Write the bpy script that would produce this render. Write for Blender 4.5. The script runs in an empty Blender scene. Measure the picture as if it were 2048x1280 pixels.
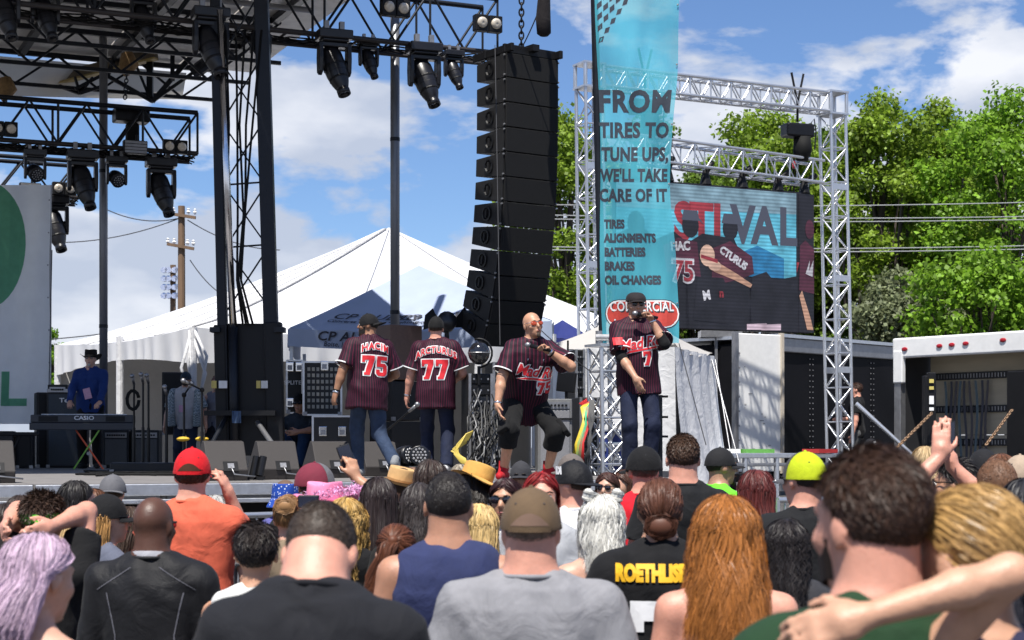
import bpy, bmesh, math, random
import numpy as np
from mathutils import Vector, Matrix, Euler
from mathutils.bvhtree import BVHTree
rad = math.radians
random.seed(7); RNG = np.random.default_rng(7)
SC = bpy.context.scene
COL = SC.collection
# ------------------------------------------------------------------ camera
CZ, HZ, FPX = 1.85, 892.0, 3400.0        # eye height, horizon row, focal length in photo pixels
cam_d = bpy.data.cameras.new('camera'); cam = bpy.data.objects.new('camera', cam_d); COL.objects.link(cam)
cam.location = (0, 0, CZ); cam.rotation_euler = (rad(90), 0, 0)
cam_d.sensor_width = 36; cam_d.lens = FPX/2048*36; cam_d.shift_y = (HZ-640)/2048
cam_d.clip_end = 3000; cam_d.clip_start = .05
cam_d.dof.use_dof = True; cam_d.dof.focus_distance = 17.0; cam_d.dof.aperture_fstop = 6.3
SC.camera = cam
# ------------------------------------------------------------------ sky and sun
SUN_EL, SUN_AZ = 64.0, 192.0               # azimuth clockwise from +Y (the view direction)
SC.view_settings.view_transform = 'Standard'; SC.view_settings.look = 'None'
SC.view_settings.exposure = 0.6; SC.view_settings.gamma = 1.0; SC.view_settings.use_curve_mapping = False
SC.render.engine = 'CYCLES'
SC.cycles.use_denoising = True
SC.cycles.max_bounces = 8; SC.cycles.transparent_max_bounces = 16
SC.cycles.use_adaptive_sampling = True
w = bpy.data.worlds.new('World'); SC.world = w; w.use_nodes = True
def build_world():
    nt = w.node_tree; N = nt.nodes; L = nt.links
    bg = N['Background']; bg.inputs['Strength'].default_value = .08
    sky = N.new('ShaderNodeTexSky'); sky.sky_type = 'NISHITA'; sky.sun_disc = False
    sky.sun_elevation = rad(SUN_EL); sky.sun_rotation = rad(SUN_AZ)
    sky.air_density = 1.0; sky.dust_density = .25; sky.ozone_density = 3.2; sky.altitude = 800
    tc = N.new('ShaderNodeTexCoord')
    # clouds: noise over the sky direction, flattened so that they bank up towards the horizon
    sep = N.new('ShaderNodeSeparateXYZ'); L.new(tc.outputs['Generated'], sep.inputs[0])
    mp = N.new('ShaderNodeMapping'); mp.inputs['Scale'].default_value = (1, 1, 2.3); mp.inputs['Location'].default_value = (8.8, 1.2, .66)
    L.new(tc.outputs['Generated'], mp.inputs[0])
    n1 = N.new('ShaderNodeTexNoise'); n1.inputs['Scale'].default_value = 6.5; n1.inputs['Detail'].default_value = 9; n1.inputs['Roughness'].default_value = .55
    n1.inputs['Distortion'].default_value = .15
    L.new(mp.outputs[0], n1.inputs['Vector'])
    # more cover near the horizon, as any cloud deck shows
    mr = N.new('ShaderNodeMapRange'); mr.inputs[1].default_value = .02; mr.inputs[2].default_value = .27; mr.inputs[3].default_value = .235; mr.inputs[4].default_value = -.035
    L.new(sep.outputs['Z'], mr.inputs[0])
    ad = N.new('ShaderNodeMath'); ad.operation = 'ADD'; L.new(n1.outputs['Fac'], ad.inputs[0]); L.new(mr.outputs[0], ad.inputs[1])
    ramp = N.new('ShaderNodeValToRGB'); ramp.color_ramp.elements[0].position = .515; ramp.color_ramp.elements[1].position = .575
    ramp.color_ramp.elements[0].color = (0, 0, 0, 1); ramp.color_ramp.elements[1].color = (1, 1, 1, 1)
    L.new(ad.outputs[0], ramp.inputs[0])
    n2 = N.new('ShaderNodeTexNoise'); n2.inputs['Scale'].default_value = 9; n2.inputs['Detail'].default_value = 6
    mp2 = N.new('ShaderNodeMapping'); mp2.inputs['Scale'].default_value = (1, 1, 2.2); mp2.inputs['Location'].default_value = (8.8, 1.2, .74)
    L.new(tc.outputs['Generated'], mp2.inputs[0]); L.new(mp2.outputs[0], n2.inputs['Vector'])
    cr = N.new('ShaderNodeValToRGB'); cr.color_ramp.elements[0].position = .40; cr.color_ramp.elements[1].position = .66
    cr.color_ramp.elements[0].color = (4.6, 5.1, 6.2, 1); cr.color_ramp.elements[1].color = (8.2, 8.3, 8.7, 1)
    L.new(n2.outputs['Fac'], cr.inputs[0])
    mix = N.new('ShaderNodeMix'); mix.data_type = 'RGBA'
    mm = N.new('ShaderNodeMath'); mm.operation = 'MULTIPLY'; mm.inputs[1].default_value = .93
    L.new(ramp.outputs['Color'], mm.inputs[0]); L.new(mm.outputs[0], mix.inputs[0])
    tint = N.new('ShaderNodeMix'); tint.data_type = 'RGBA'; tint.blend_type = 'MULTIPLY'; tint.inputs[0].default_value = 1; tint.inputs[7].default_value = (.80, .91, 1.10, 1); L.new(sky.outputs[0], tint.inputs[6]); L.new(tint.outputs[2], mix.inputs[6]); L.new(cr.outputs['Color'], mix.inputs[7])
    L.new(mix.outputs[2], bg.inputs['Color'])
build_world()
sd = bpy.data.lights.new('sun', 'SUN'); sd.energy = 5.0; sd.angle = rad(.53); sd.color = (1, .955, .88)
sun = bpy.data.objects.new('sun', sd); COL.objects.link(sun)
_az, _el = rad(SUN_AZ), rad(SUN_EL)
_to = Vector((math.sin(_az)*math.cos(_el), math.cos(_az)*math.cos(_el), math.sin(_el)))
sun.rotation_euler = _to.to_track_quat('Z', 'Y').to_euler()
# ------------------------------------------------------------------ helpers
def P(px, py, Y): return Vector(((px-1024)*Y/FPX, Y, CZ-(py-HZ)*Y/FPX))
DECK = 1.53; SA = rad(24); SU = Vector((math.cos(SA), math.sin(SA), 0)); SV = Vector((-math.sin(SA), math.cos(SA), 0)); SO = Vector((.6, 16.2, 0))
def S(u, v, z=DECK): p = SO+SU*u+SV*v; return Vector((p.x, p.y, z))
def V(*a): return Vector(a)
def rotz(a): return Matrix.Rotation(a, 3, 'Z')
def frame_z(d, up=None):
    d = Vector(d).normalized(); up = Vector(up) if up is not None else (Vector((0, 0, 1)) if abs(d.z) < .95 else Vector((0, 1, 0)))
    x = up.cross(d).normalized(); y = d.cross(x); return Matrix((x, y, d)).transposed()
class MB:
    def __init__(s): s.v = []; s.f = []; s.m = []; s.mi = 0
    def add(s, v, f):
        o = len(s.v); s.v += [tuple(x) for x in v]; s.f += [tuple(i+o for i in q) for q in f]; s.m += [s.mi]*len(f); return s
    def box(s, c, sz, R=None):
        x, y, z = sz[0]/2, sz[1]/2, sz[2]/2
        vs = [Vector((a*x, b*y, d*z)) for a in (-1, 1) for b in (-1, 1) for d in (-1, 1)]
        if R is not None: vs = [R @ p for p in vs]
        return s.add([p+Vector(c) for p in vs], [(0, 1, 3, 2), (4, 6, 7, 5), (0, 4, 5, 1), (2, 3, 7, 6), (0, 2, 6, 4), (1, 5, 7, 3)])
    def beam(s, a, b, w_, h_, up=None):
        a, b = Vector(a), Vector(b); R = frame_z(b-a, up); return s.box((a+b)/2, (w_, h_, (b-a).length), R)
    def tube(s, pts, r, n=8, cap=True):
        pts = [Vector(p) for p in pts]; m = len(pts); rr = r if hasattr(r, '__len__') else [r]*m
        vs = []; R = None
        for i, p in enumerate(pts):
            d = (pts[min(i+1, m-1)]-pts[max(i-1, 0)])
            if d.length < 1e-9: d = Vector((0, 0, 1))
            d.normalize()
            if R is None: R = frame_z(d)
            else:
                x = R.col[0]-d*R.col[0].dot(d)
                x = x.normalized() if x.length > 1e-6 else frame_z(d).col[0]
                R = Matrix((x, d.cross(x), d)).transposed()
            for k in range(n):
                a = 2*math.pi*k/n; vs.append(p+R.col[0]*(rr[i]*math.cos(a))+R.col[1]*(rr[i]*math.sin(a)))
        fs = [(i*n+k, i*n+(k+1) % n, (i+1)*n+(k+1) % n, (i+1)*n+k) for i in range(m-1) for k in range(n)]
        if cap: fs += [tuple(range(n-1, -1, -1)), tuple((m-1)*n+k for k in range(n))]
        return s.add(vs, fs)
    def cyl(s, a, b, r, n=12, r2=None): return s.tube([a, b], [r, r if r2 is None else r2], n)
    def lathe(s, prof, c=(0, 0, 0), R=None, n=20, cap=True):
        vs = []; c = Vector(c)
        for r, z in prof:
            for k in range(n):
                a = 2*math.pi*k/n; p = Vector((r*math.cos(a), r*math.sin(a), z)); vs.append((R @ p if R is not None else p)+c)
        m = len(prof); fs = [(i*n+k, i*n+(k+1) % n, (i+1)*n+(k+1) % n, (i+1)*n+k) for i in range(m-1) for k in range(n)]
        if cap: fs += [tuple(range(n-1, -1, -1)), tuple((m-1)*n+k for k in range(n))]
        return s.add(vs, fs)
    def ell(s, c, r, R=None, n=14, m=8):
        pr = [(max(1e-4, math.sin(math.pi*i/m)), -math.cos(math.pi*i/m)) for i in range(m+1)]
        T = Matrix.Diagonal(r); 
        return s.lathe(pr, c, (R @ T) if R is not None else T, n)
    def prism(s, poly, t, M):
        """poly: 2D outline in the local xz plane, extruded t along local y; M 4x4"""
        n = len(poly); vs = [M @ Vector((x, y, z)) for y in (0, t) for x, z in poly]
        return s.add(vs, [tuple(range(n)), tuple(range(2*n-1, n-1, -1))]+[(k, k+n, (k+1) % n+n, (k+1) % n) for k in range(n)])
    def sheet(s, fn, nu, nv):
        vs = [fn(i/nu, j/nv) for j in range(nv+1) for i in range(nu+1)]
        return s.add(vs, [(j*(nu+1)+i, j*(nu+1)+i+1, (j+1)*(nu+1)+i+1, (j+1)*(nu+1)+i) for j in range(nv) for i in range(nu)])
    def mesh(s, name='mesh', smooth=False, base=None):
        me = bpy.data.meshes.new(name)
        v = s.v if base is None else [(a[0]-base[0], a[1]-base[1], a[2]-base[2]) for a in s.v]
        me.from_pydata(v, [], s.f)
        if smooth: me.polygons.foreach_set('use_smooth', [True]*len(s.f))
        if any(s.m): me.polygons.foreach_set('material_index', s.m)
        me.update(); return me
    def build(s, name, m, parent=None, smooth=False, base=None, bevel=0, **kw):
        if parent is not None and base is None: base = parent.get('_b', (0, 0, 0))
        me = s.mesh(name, smooth, base)
        o = bpy.data.objects.new(name, me); COL.objects.link(o)
        for x in (m if isinstance(m, (list, tuple)) else [m]): me.materials.append(x)
        if parent is not None: o.parent = parent
        elif base is not None: o.location = base
        if bevel:
            b = o.modifiers.new('bevel', 'BEVEL'); b.width = bevel; b.segments = 1 if bevel < .008 else 2; b.limit_method = 'ANGLE'; b.angle_limit = rad(40)
        if kw: tag(o, **kw)
        return o
def tag(o, label=None, cat=None, group=None, kind=None):
    if label: o['label'] = label
    if cat: o['category'] = cat
    if group: o['group'] = group
    if kind: o['kind'] = kind
    return o
def thing(name, loc, label, cat, group=None):
    e = bpy.data.objects.new(name, None); COL.objects.link(e); e.location = loc; e.empty_display_size = .1
    e['_b'] = tuple(loc); tag(e, label, cat, group); return e
def drop_keys():
    for o in bpy.data.objects:
        if '_b' in o.keys(): del o['_b']
_unit = {}
def unit(kind, m):
    k = (kind, m.name)
    if k not in _unit:
        b = MB()
        if kind == 'rod': b.cyl((0, 0, -.5), (0, 0, .5), 1, 8)
        elif kind == 'bar': b.box((0, 0, 0), (1, 1, 1))
        me = b.mesh(kind, kind == 'rod')
        if kind == 'rod':
            for p in me.polygons:
                if len(p.vertices) > 4: p.use_smooth = False
        me.materials.append(m); _unit[k] = me
    return _unit[k]
def place(parent, name, me, M):
    o = bpy.data.objects.new(name, me); COL.objects.link(o); o.parent = parent
    b = Vector(parent.get('_b', (0, 0, 0))); o.matrix_basis = Matrix.Translation(-b) @ M; return o
def rod(parent, name, a, b, r, m, kind='rod', r2=None, up=None):
    a, b = Vector(a), Vector(b); d = b-a
    M = Matrix.Translation((a+b)/2) @ frame_z(d, up).to_4x4() @ Matrix.Diagonal((r, r2 or r, d.length, 1))
    return place(parent, name, unit(kind, m), M)
# ------------------------------------------------------------------ materials
_mats = {}
def mat(name, col, rough=.6, metal=0, nscale=12, var=.12, bump=.0, bscale=80, spec=.5, coat=0, emit=None, alpha=1, trans=0, sss=0, island=0, stretch=None, sheen=0, wrinkle=0):
    if name in _mats: return _mats[name]
    m = bpy.data.materials.new(name); m.use_nodes = True; nt = m.node_tree; N = nt.nodes; L = nt.links
    b = N['Principled BSDF']; b.inputs['Roughness'].default_value = rough; b.inputs['Metallic'].default_value = metal
    b.inputs['Specular IOR Level'].default_value = spec
    if coat: b.inputs['Coat Weight'].default_value = coat
    if sheen: b.inputs['Sheen Weight'].default_value = sheen; b.inputs['Sheen Roughness'].default_value = .5
    if sss: b.inputs['Subsurface Weight'].default_value = sss; b.inputs['Subsurface Radius'].default_value = (.012, .005, .003); b.inputs['Subsurface Scale'].default_value = 1
    tc = N.new('ShaderNodeTexCoord'); vec = tc.outputs['Object']
    if stretch:
        mp = N.new('ShaderNodeMapping'); mp.inputs['Scale'].default_value = stretch; L.new(vec, mp.inputs[0]); vec = mp.outputs[0]
    n = N.new('ShaderNodeTexNoise'); n.inputs['Scale'].default_value = nscale; n.inputs['Detail'].default_value = 5; n.inputs['Roughness'].default_value = .6; L.new(vec, n.inputs['Vector'])
    mr = N.new('ShaderNodeMapRange'); mr.inputs[1].default_value = .25; mr.inputs[2].default_value = .75; mr.inputs[3].default_value = 1-var; mr.inputs[4].default_value = 1+var
    L.new(n.outputs['Fac'], mr.inputs[0]); fac = mr.outputs[0]
    if island:
        g = N.new('ShaderNodeNewGeometry'); r2 = N.new('ShaderNodeMapRange'); r2.inputs[3].default_value = 1-island; r2.inputs[4].default_value = 1+island
        L.new(g.outputs['Random Per Island'], r2.inputs[0]); mu = N.new('ShaderNodeMath'); mu.operation = 'MULTIPLY'; L.new(fac, mu.inputs[0]); L.new(r2.outputs[0], mu.inputs[1]); fac = mu.outputs[0]
    mx = N.new('ShaderNodeMix'); mx.data_type = 'RGBA'; mx.blend_type = 'MULTIPLY'; mx.inputs[0].default_value = 1
    mx.inputs[6].default_value = (*col, 1); L.new(fac, mx.inputs[7]); L.new(mx.outputs[2], b.inputs['Base Color'])
    rr = N.new('ShaderNodeMapRange'); rr.inputs[3].default_value = max(.03, rough-.08); rr.inputs[4].default_value = min(1, rough+.1); L.new(n.outputs['Fac'], rr.inputs[0]); L.new(rr.outputs[0], b.inputs['Roughness'])
    if bump:
        nb = N.new('ShaderNodeTexNoise'); nb.inputs['Scale'].default_value = bscale; nb.inputs['Detail'].default_value = 4; L.new(vec, nb.inputs['Vector'])
        bp = N.new('ShaderNodeBump'); bp.inputs['Strength'].default_value = bump; bp.inputs['Distance'].default_value = .01; L.new(nb.outputs['Fac'], bp.inputs['Height']); last = bp
        if wrinkle:
            wv = N.new('ShaderNodeTexNoise'); wv.inputs['Scale'].default_value = 7; wv.inputs['Detail'].default_value = 3; wv.inputs['Distortion'].default_value = 1.2; L.new(vec, wv.inputs['Vector'])
            b2 = N.new('ShaderNodeBump'); b2.inputs['Strength'].default_value = wrinkle; b2.inputs['Distance'].default_value = .05; L.new(wv.outputs['Fac'], b2.inputs['Height']); L.new(bp.outputs[0], b2.inputs['Normal']); last = b2
        L.new(last.outputs[0], b.inputs['Normal'])
    if emit: b.inputs['Emission Color'].default_value = (*emit[:3], 1); b.inputs['Emission Strength'].default_value = emit[3]
    if alpha < 1: b.inputs['Alpha'].default_value = alpha
    if trans:
        tl = N.new('ShaderNodeBsdfTranslucent'); L.new(mx.outputs[2], tl.inputs[0]); ms = N.new('ShaderNodeMixShader'); ms.inputs[0].default_value = trans
        L.new(b.outputs[0], ms.inputs[1]); L.new(tl.outputs[0], ms.inputs[2]); L.new(ms.outputs[0], N['Material Output'].inputs[0])
    _mats[name] = m; return m
def fabric(col, rough=.85, name=None, var=.1, wrinkle=.25):
    if max(col) < .035: col = tuple(c*.55 for c in col)
    return mat(name or 'fabric_%.3f_%.3f_%.3f' % col, col, rough, 0, 30, var, .25, 350, .25, wrinkle=wrinkle, sheen=.03)
def skin(col): return mat('skin_%.3f_%.3f_%.3f' % col, col, .46, 0, 30, .12, .16, 190, .5, sss=.10)
def hairm(col, rough=.5): return mat('hair_%.3f_%.3f_%.3f' % col, col, rough, 0, 6, .25, 0, 0, .32, island=.4)
M_BLACK = mat('black_paint', (.005, .005, .006), .5, 0, 8, .3, .08, 60, .3)
M_BLACKSATIN = mat('black_satin_plastic', (.006, .006, .007), .36, 0, 10, .25, .05, 90, .35)
M_DARKSTEEL = mat('dark_steel', (.010, .012, .017), .42, .2, 6, .3, .1, 40, .35)
M_ALU = mat('aluminium', (.62, .63, .65), .34, .85, 14, .12, .1, 40)
M_STEEL = mat('galvanised_steel', (.30, .30, .31), .42, .75, 10, .2, .15, 25)
M_CHROME = mat('chrome', (.7, .7, .72), .16, 1, 20, .1)
M_RUBBER = mat('black_rubber', (.006, .006, .006), .75, 0, 20, .2, .1, 100, .25)
M_WHITEPRINT = mat('white_print', (.78, .78, .78), .7, 0, 40, .04)
M_REDPRINT = mat('red_print', (.62, .016, .025), .6, 0, 40, .06)
M_DARKPRINT = mat('dark_print', (.03, .03, .04), .75, 0, 40, .1)
M_GLASS = mat('dark_lens', (.008, .008, .012), .08, 0, 10, .1, coat=.6)
# ------------------------------------------------------------------ lettering (built-in font, as mesh)
def text2d(s, size=1, bold=0, shear=0, spacing=1.0, xs=1.0, align='CENTER'):
    cu = bpy.data.curves.new('lettering', 'FONT'); cu.body = s; cu.size = size; cu.offset = bold; cu.shear = shear; cu.space_character = spacing
    cu.align_x = align; cu.align_y = 'CENTER'; cu.resolution_u = 3; cu.fill_mode = 'FRONT'
    ob = bpy.data.objects.new('lettering_tmp', cu); me = ob.to_mesh()
    vs = [(v.co.x*xs, v.co.y) for v in me.vertices]; fs = [tuple(p.vertices) for p in me.polygons]
    ob.to_mesh_clear(); bpy.data.objects.remove(ob); bpy.data.curves.remove(cu)
    return vs, fs
def poly_offset(poly, d):
    n = len(poly); out = []; area = sum(poly[i][0]*poly[(i+1) % n][1]-poly[(i+1) % n][0]*poly[i][1] for i in range(n)); sg = 1 if area > 0 else -1
    for i in range(n):
        p0, p1, p2 = (Vector(poly[(i+k) % n]) for k in (-1, 0, 1))
        a = (p1-p0).normalized(); b = (p2-p1).normalized(); na = Vector((a.y, -a.x))*sg; nb = Vector((b.y, -b.x))*sg
        m = (na+nb); m = m/max(.35, m.dot(na)) if m.length > 1e-6 else na
        out.append(tuple(p1+m*d))
    return out
SEVEN = [(0, 1), (.62, 1), (.62, .78), (.40, 0), (.10, 0), (.10, .13), (.17, .13), (.34, .78), (.15, .78), (.15, .66), (0, .66)]
FIVE = [(.02, 1), (.60, 1), (.60, .80), (.24, .80), (.24, .64), (.48, .64), (.62, .52), (.62, .12), (.49, 0), (.13, 0), (0, .12), (0, .32), (.22, .32), (.22, .19), (.40, .19), (.40, .46), (.02, .46)]
def poly2d(polys, off=0):
    from mathutils.geometry import tessellate_polygon
    vs = []; fs = []
    for p in polys:
        q = poly_offset(p, off) if off else p; o = len(vs); vs += q
        fs += [tuple(o+i for i in t) for t in tessellate_polygon([[Vector((x, y, 0)) for x, y in q]])]
    return vs, fs
def digits(s, h, off=0):
    polys = []; x = 0
    for c in s:
        polys.append([((a+x)*h, b*h) for a, b in {'7': SEVEN, '5': FIVE}[c]]); x += .74
    wd = (x-.12)*h
    return poly2d([[(a-wd/2, b-h/2) for a, b in p] for p in polys], off)
def gridcut(vf, step):
    bm = bmesh.new(); vs = [bm.verts.new((x, y, 0)) for x, y in vf[0]]
    for f in vf[1]:
        try: bm.faces.new([vs[i] for i in f])
        except ValueError: pass
    xs = [v[0] for v in vf[0]]; ys = [v[1] for v in vf[0]]
    for ax, lo, hi in ((0, min(xs), max(xs)), (1, min(ys), max(ys))):
        k = math.ceil(lo/step)
        while k*step < hi:
            no = (1, 0, 0) if ax == 0 else (0, 1, 0); co = (k*step, 0, 0) if ax == 0 else (0, k*step, 0)
            bmesh.ops.bisect_plane(bm, geom=bm.verts[:]+bm.edges[:]+bm.faces[:], plane_co=co, plane_no=no); k += 1
    bm.verts.index_update(); r = [(v.co.x, v.co.y) for v in bm.verts], [tuple(v.index for v in f.verts) for f in bm.faces]; bm.free(); return r
def flat_print(vf, M, m, parent, name='lettering', fn=None):
    """2D shape laid on a plane: x -> col0, y -> col1 of M, col2 outwards"""
    b = MB(); b.add([(M @ Vector((x, y, 0))) if fn is None else fn(x, y) for x, y in vf[0]], vf[1]); return b.build(name, m, parent)
def plane_M(o, x, y):
    x = Vector(x).normalized(); y = (Vector(y)-x*Vector(y).dot(x)).normalized(); z = x.cross(y)
    M = Matrix((x, y, z)).transposed().to_4x4(); M.translation = Vector(o); return M
# ================================================================== setting
b = MB(); b.sheet(lambda i, j: (-900+1800*i, -300+2000*j, 0), 24, 24)
b.build('ground', mat('asphalt', (.075, .072, .07), .9, 0, 3, .25, .4, 60, .3), kind='structure')
# ------------------------------------------------------------------ truss
def truss(par, a, b, w_, h_, nb, m, rc, rb, up=(0, 0, 1), x_brace=False, ends=True):
    a, b = Vector(a), Vector(b); R = frame_z(b-a, up); X, Y_ = R.col[0]*w_/2, R.col[1]*h_/2; d = b-a
    cs = [X+Y_, -X+Y_, -X-Y_, X-Y_]
    for c in cs: rod(par, 'chord', a+c, b+c, rc, m)
    for s_ in range(4):
        c0, c1 = cs[s_], cs[(s_+1) % 4]
        for i in range(nb):
            p, q = a+d*(i/nb), a+d*((i+1)/nb)
            if (i+s_) % 2: rod(par, 'brace', p+c0, q+c1, rb, m)
            else: rod(par, 'brace', p+c1, q+c0, rb, m)
            if x_brace: rod(par, 'brace', *((p+c1, q+c0) if (i+s_) % 2 else (p+c0, q+c1)), rb, m)
        if ends:
            for i in range(0, nb+1, 2): p = a+d*(i/nb); rod(par, 'brace', p+c0, p+c1, rb, m)
# ------------------------------------------------------------------ trees
M_BARK = mat('bark', (.06, .045, .035), .9, 0, 8, .4, .6, 30, stretch=(1, 1, .25))
def leafmat(n, c): return mat(n, c, .5, 0, 1.2, .25, 0, 0, .35, island=.5, trans=.45)
LEAF = [leafmat('maple_leaf', (.20, .30, .028)), leafmat('dark_leaf', (.12, .20, .022)), leafmat('bright_leaf', (.19, .34, .028)), leafmat('silver_leaf', (.20, .23, .12))]
def tree(px, Y, ytop, ybot, rx, mi, label, n=15000, seed=0, ls=.165, gaps=.5, base_y=None):
    rg = np.random.default_rng(100+seed); base = P(px, 892, Y); base.z = 0
    ztop = P(px, ytop, Y).z; zbot = P(px, ybot, Y).z
    t = thing('broadleaf_tree', base, label, 'tree', 'trees behind the stage')
    tr = MB(); H = ztop
    trunk_pts = [(.15*math.sin(i*1.3+seed), .15*math.cos(i*.9+seed), H*.8*i/6) for i in range(7)]
    tr.tube(trunk_pts, [.34*(1-i/8.5)*H/14 for i in range(7)], 9)
    # clumps through the crown volume
    nc = 64; cl = []
    zc = (ztop+zbot)/2; rz = (ztop-zbot)/2
    while len(cl) < nc:
        q = rg.uniform(-1, 1, 3); rr = np.linalg.norm(q)
        if rr > 1 or rr < .35: continue
        wz = 1-.35*max(0, q[2])**2
        cl.append((q[0]*rx*wz, q[1]*rx*wz, zc+q[2]*rz, rg.uniform(.5, 1.1)*rx*.30))
    cl.append((0, 0, ztop-.25*rx, rx*.28))
    for c in cl[:30]:
        k = min(5, max(1, int((c[2]-.25*H)/(H*.8/6)))); p0 = Vector(trunk_pts[max(1, k-1)]); p1 = Vector(c[:3])
        mid = (p0+p1)/2+Vector((rg.normal()*.2, rg.normal()*.2, -.25))
        tr.tube([p0, mid, p1], [.10*H/14, .06*H/14, .025], 5)
    tr.build('trunk', M_BARK, t, smooth=True, base=(0, 0, 0))
    w_ = np.array([c[3]**2 for c in cl]); idx = rg.choice(len(cl), n, p=w_/w_.sum()); C = np.array(cl)
    dd = rg.normal(size=(n, 3)); dd /= np.linalg.norm(dd, axis=1)[:, None]
    r = C[idx, 3]*(rg.uniform(0, 1, n)**.42)*rg.choice([1, 1, 1, 1.35], n)
    pos = C[idx, :3]+dd*r[:, None]*np.array([1.1, 1.1, .85])
    nrm = dd*.6+rg.normal(size=(n, 3))*.7+np.array([0, 0, .5]); nrm /= np.linalg.norm(nrm, axis=1)[:, None]
    a = np.cross(nrm, rg.normal(size=(n, 3))); a /= np.linalg.norm(a, axis=1)[:, None]; bb = np.cross(nrm, a)
    s_ = ls*rg.uniform(.6, 1.3, n)[:, None]
    v = np.stack([pos-a*s_*.5, pos+bb*s_*.42-nrm*s_*.08, pos+a*s_*.55, pos-bb*s_*.42-nrm*s_*.08], 1).reshape(-1, 3)
    me = bpy.data.meshes.new('crown'); me.vertices.add(4*n); me.vertices.foreach_set('co', v.ravel())
    me.loops.add(4*n); me.loops.foreach_set('vertex_index', np.arange(4*n)); me.polygons.add(n); me.polygons.foreach_set('loop_start', np.arange(0, 4*n, 4)); me.polygons.foreach_set('loop_total', np.full(n, 4))
    me.update(calc_edges=True); me.materials.append(LEAF[mi])
    o = bpy.data.objects.new('crown', me); COL.objects.link(o); o.parent = t
    return t
TR = [(1135, 62, 238, 700, 2.5, 0, 'slender green tree right behind the hanging speaker stack'),
      (1290, 66, 232, 760, 2.2, 1, 'green tree mostly hidden behind the turquoise banner'),
      (1400, 70, 330, 760, 2.0, 1, 'lower dark tree behind the video screen, right of the banner'),
      (1530, 62, 205, 640, 2.5, 0, 'tall yellow green tree above the right half of the video screen'),
      (1655, 68, 262, 720, 2.2, 1, 'tree behind the right upright of the aluminium frame'),
      (1765, 60, 200, 690, 2.1, 0, 'tall green tree just right of the aluminium frame'),
      (1875, 64, 208, 720, 2.2, 0, 'tall tree between the aluminium frame and the box truck roof'),
      (1805, 56, 560, 720, 1.5, 3, 'low silvery shrub tree above the black trailer roof'),
      (2025, 58, 165, 720, 2.7, 2, 'tallest tree at the right edge of the picture'),
      (1965, 50, 505, 740, 1.9, 2, 'bright green low tree above the box truck'),
      (1460, 72, 300, 740, 2.0, 0, 'green tree seen through the frame between banner and tall tree'),
      (1600, 74, 300, 760, 2.1, 2, 'green tree filling the gap behind the right frame upright'),
      (1820, 72, 280, 740, 2.2, 1, 'darker tree behind the gap above the black trailer'),
      (1945, 70, 240, 740, 2.3, 0, 'green tree behind the bright low tree at right'),
      (100, 75, 655, 860, 1.0, 2, 'small green tree beside the white stage banner at left')]
for i, (px, Y, y0, y1, rx, mi, lb) in enumerate(TR): tree(px, Y, y0, y1, rx*1.12, mi, lb, n=26000 if rx >= 2 else 11000, seed=i)
# ------------------------------------------------------------------ utility pole, floodlight pole and wires
M_WOOD = mat('weathered_wood', (.16, .10, .06), .85, 0, 4, .3, .4, 40, stretch=(1, 1, .15))
M_WIRE = mat('wire', (.05, .05, .055), .6)
t = thing('utility_pole', P(363, 892, 70)*1, 'wooden utility pole with two crossarms behind the big white tent', 'pole'); t.location.z = 0; t['_b'] = tuple(t.location)
x0, y0 = t.location.x, 70; zt = P(0, 412, 70).z
b = MB(); b.cyl((x0, y0, 0), (x0, y0, zt), .19, 10, .14); b.build('post', M_WOOD, t)
for py, hw in ((430, .62), (492, .55)):
    z = P(0, py, 70).z
    b = MB(); b.beam((x0-hw, y0-.2, z-.06+.12), (x0+hw, y0-.2, z-.06-.08), .12, .12); b.build('crossarm', M_WOOD, t)
    for s_ in (-1, -.5, .55, 1):
        b = MB(); b.lathe([(.05, 0), (.05, .05), (.09, .09), (.04, .16), (.07, .2), (.02, .24)], (x0+hw*s_*.95, y0-.2, z-.02*s_*2+.03), n=8); b.build('insulator', M_WHITEPRINT, t)
t = thing('floodlight_pole', (P(346, 892, 118).x, 118, 0), 'slim stadium floodlight pole with stacked lamps beside the utility pole', 'floodlight')
x0 = t.location.x; zt = P(0, 530, 118).z
b = MB(); b.cyl((x0, 118, 0), (x0, 118, zt), .2, 8); b.build('post', M_WOOD, t)
for k in range(4):
    z = P(0, 545+k*17, 118).z; b = MB(); b.beam((x0-.55, 117.8, z), (x0+.55, 117.8, z), .08, .08); b.build('crossarm', M_STEEL, t)
    for s_ in (-.5, -.2, .25, .5):
        b = MB(); b.lathe([(.05, 0), (.16, .1), (.24, .32)], (x0+s_, 117.6, z), Matrix.Rotation(rad(70), 3, 'X') @ rotz(0), n=8); b.build('lamp', M_CHROME, t)
def wire(p0, p1, sag, r, label, n=12, m=M_WIRE, nm='power_line'):
    p0, p1 = Vector(p0), Vector(p1)
    b = MB(); b.tube([p0.lerp(p1, i/n)-Vector((0, 0, sag*4*(i/n)*(1-i/n))) for i in range(n+1)], r, 5)
    return b.build(nm, m, label=label, cat='wire', group='overhead wires')
M_WIREL = mat('pale_wire', (.35, .36, .36), .5)
for k, (y0, y1) in enumerate(((408, 402), (428, 431), (436, 437), (492, 489), (498, 496))):
    wire(P(1020, y0, 48), P(2150, y1, 50), .1, .016, ['topmost', 'second', 'third', 'fourth', 'lowest'][k]+' overhead wire crossing in front of the trees', m=M_WIREL)
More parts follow.
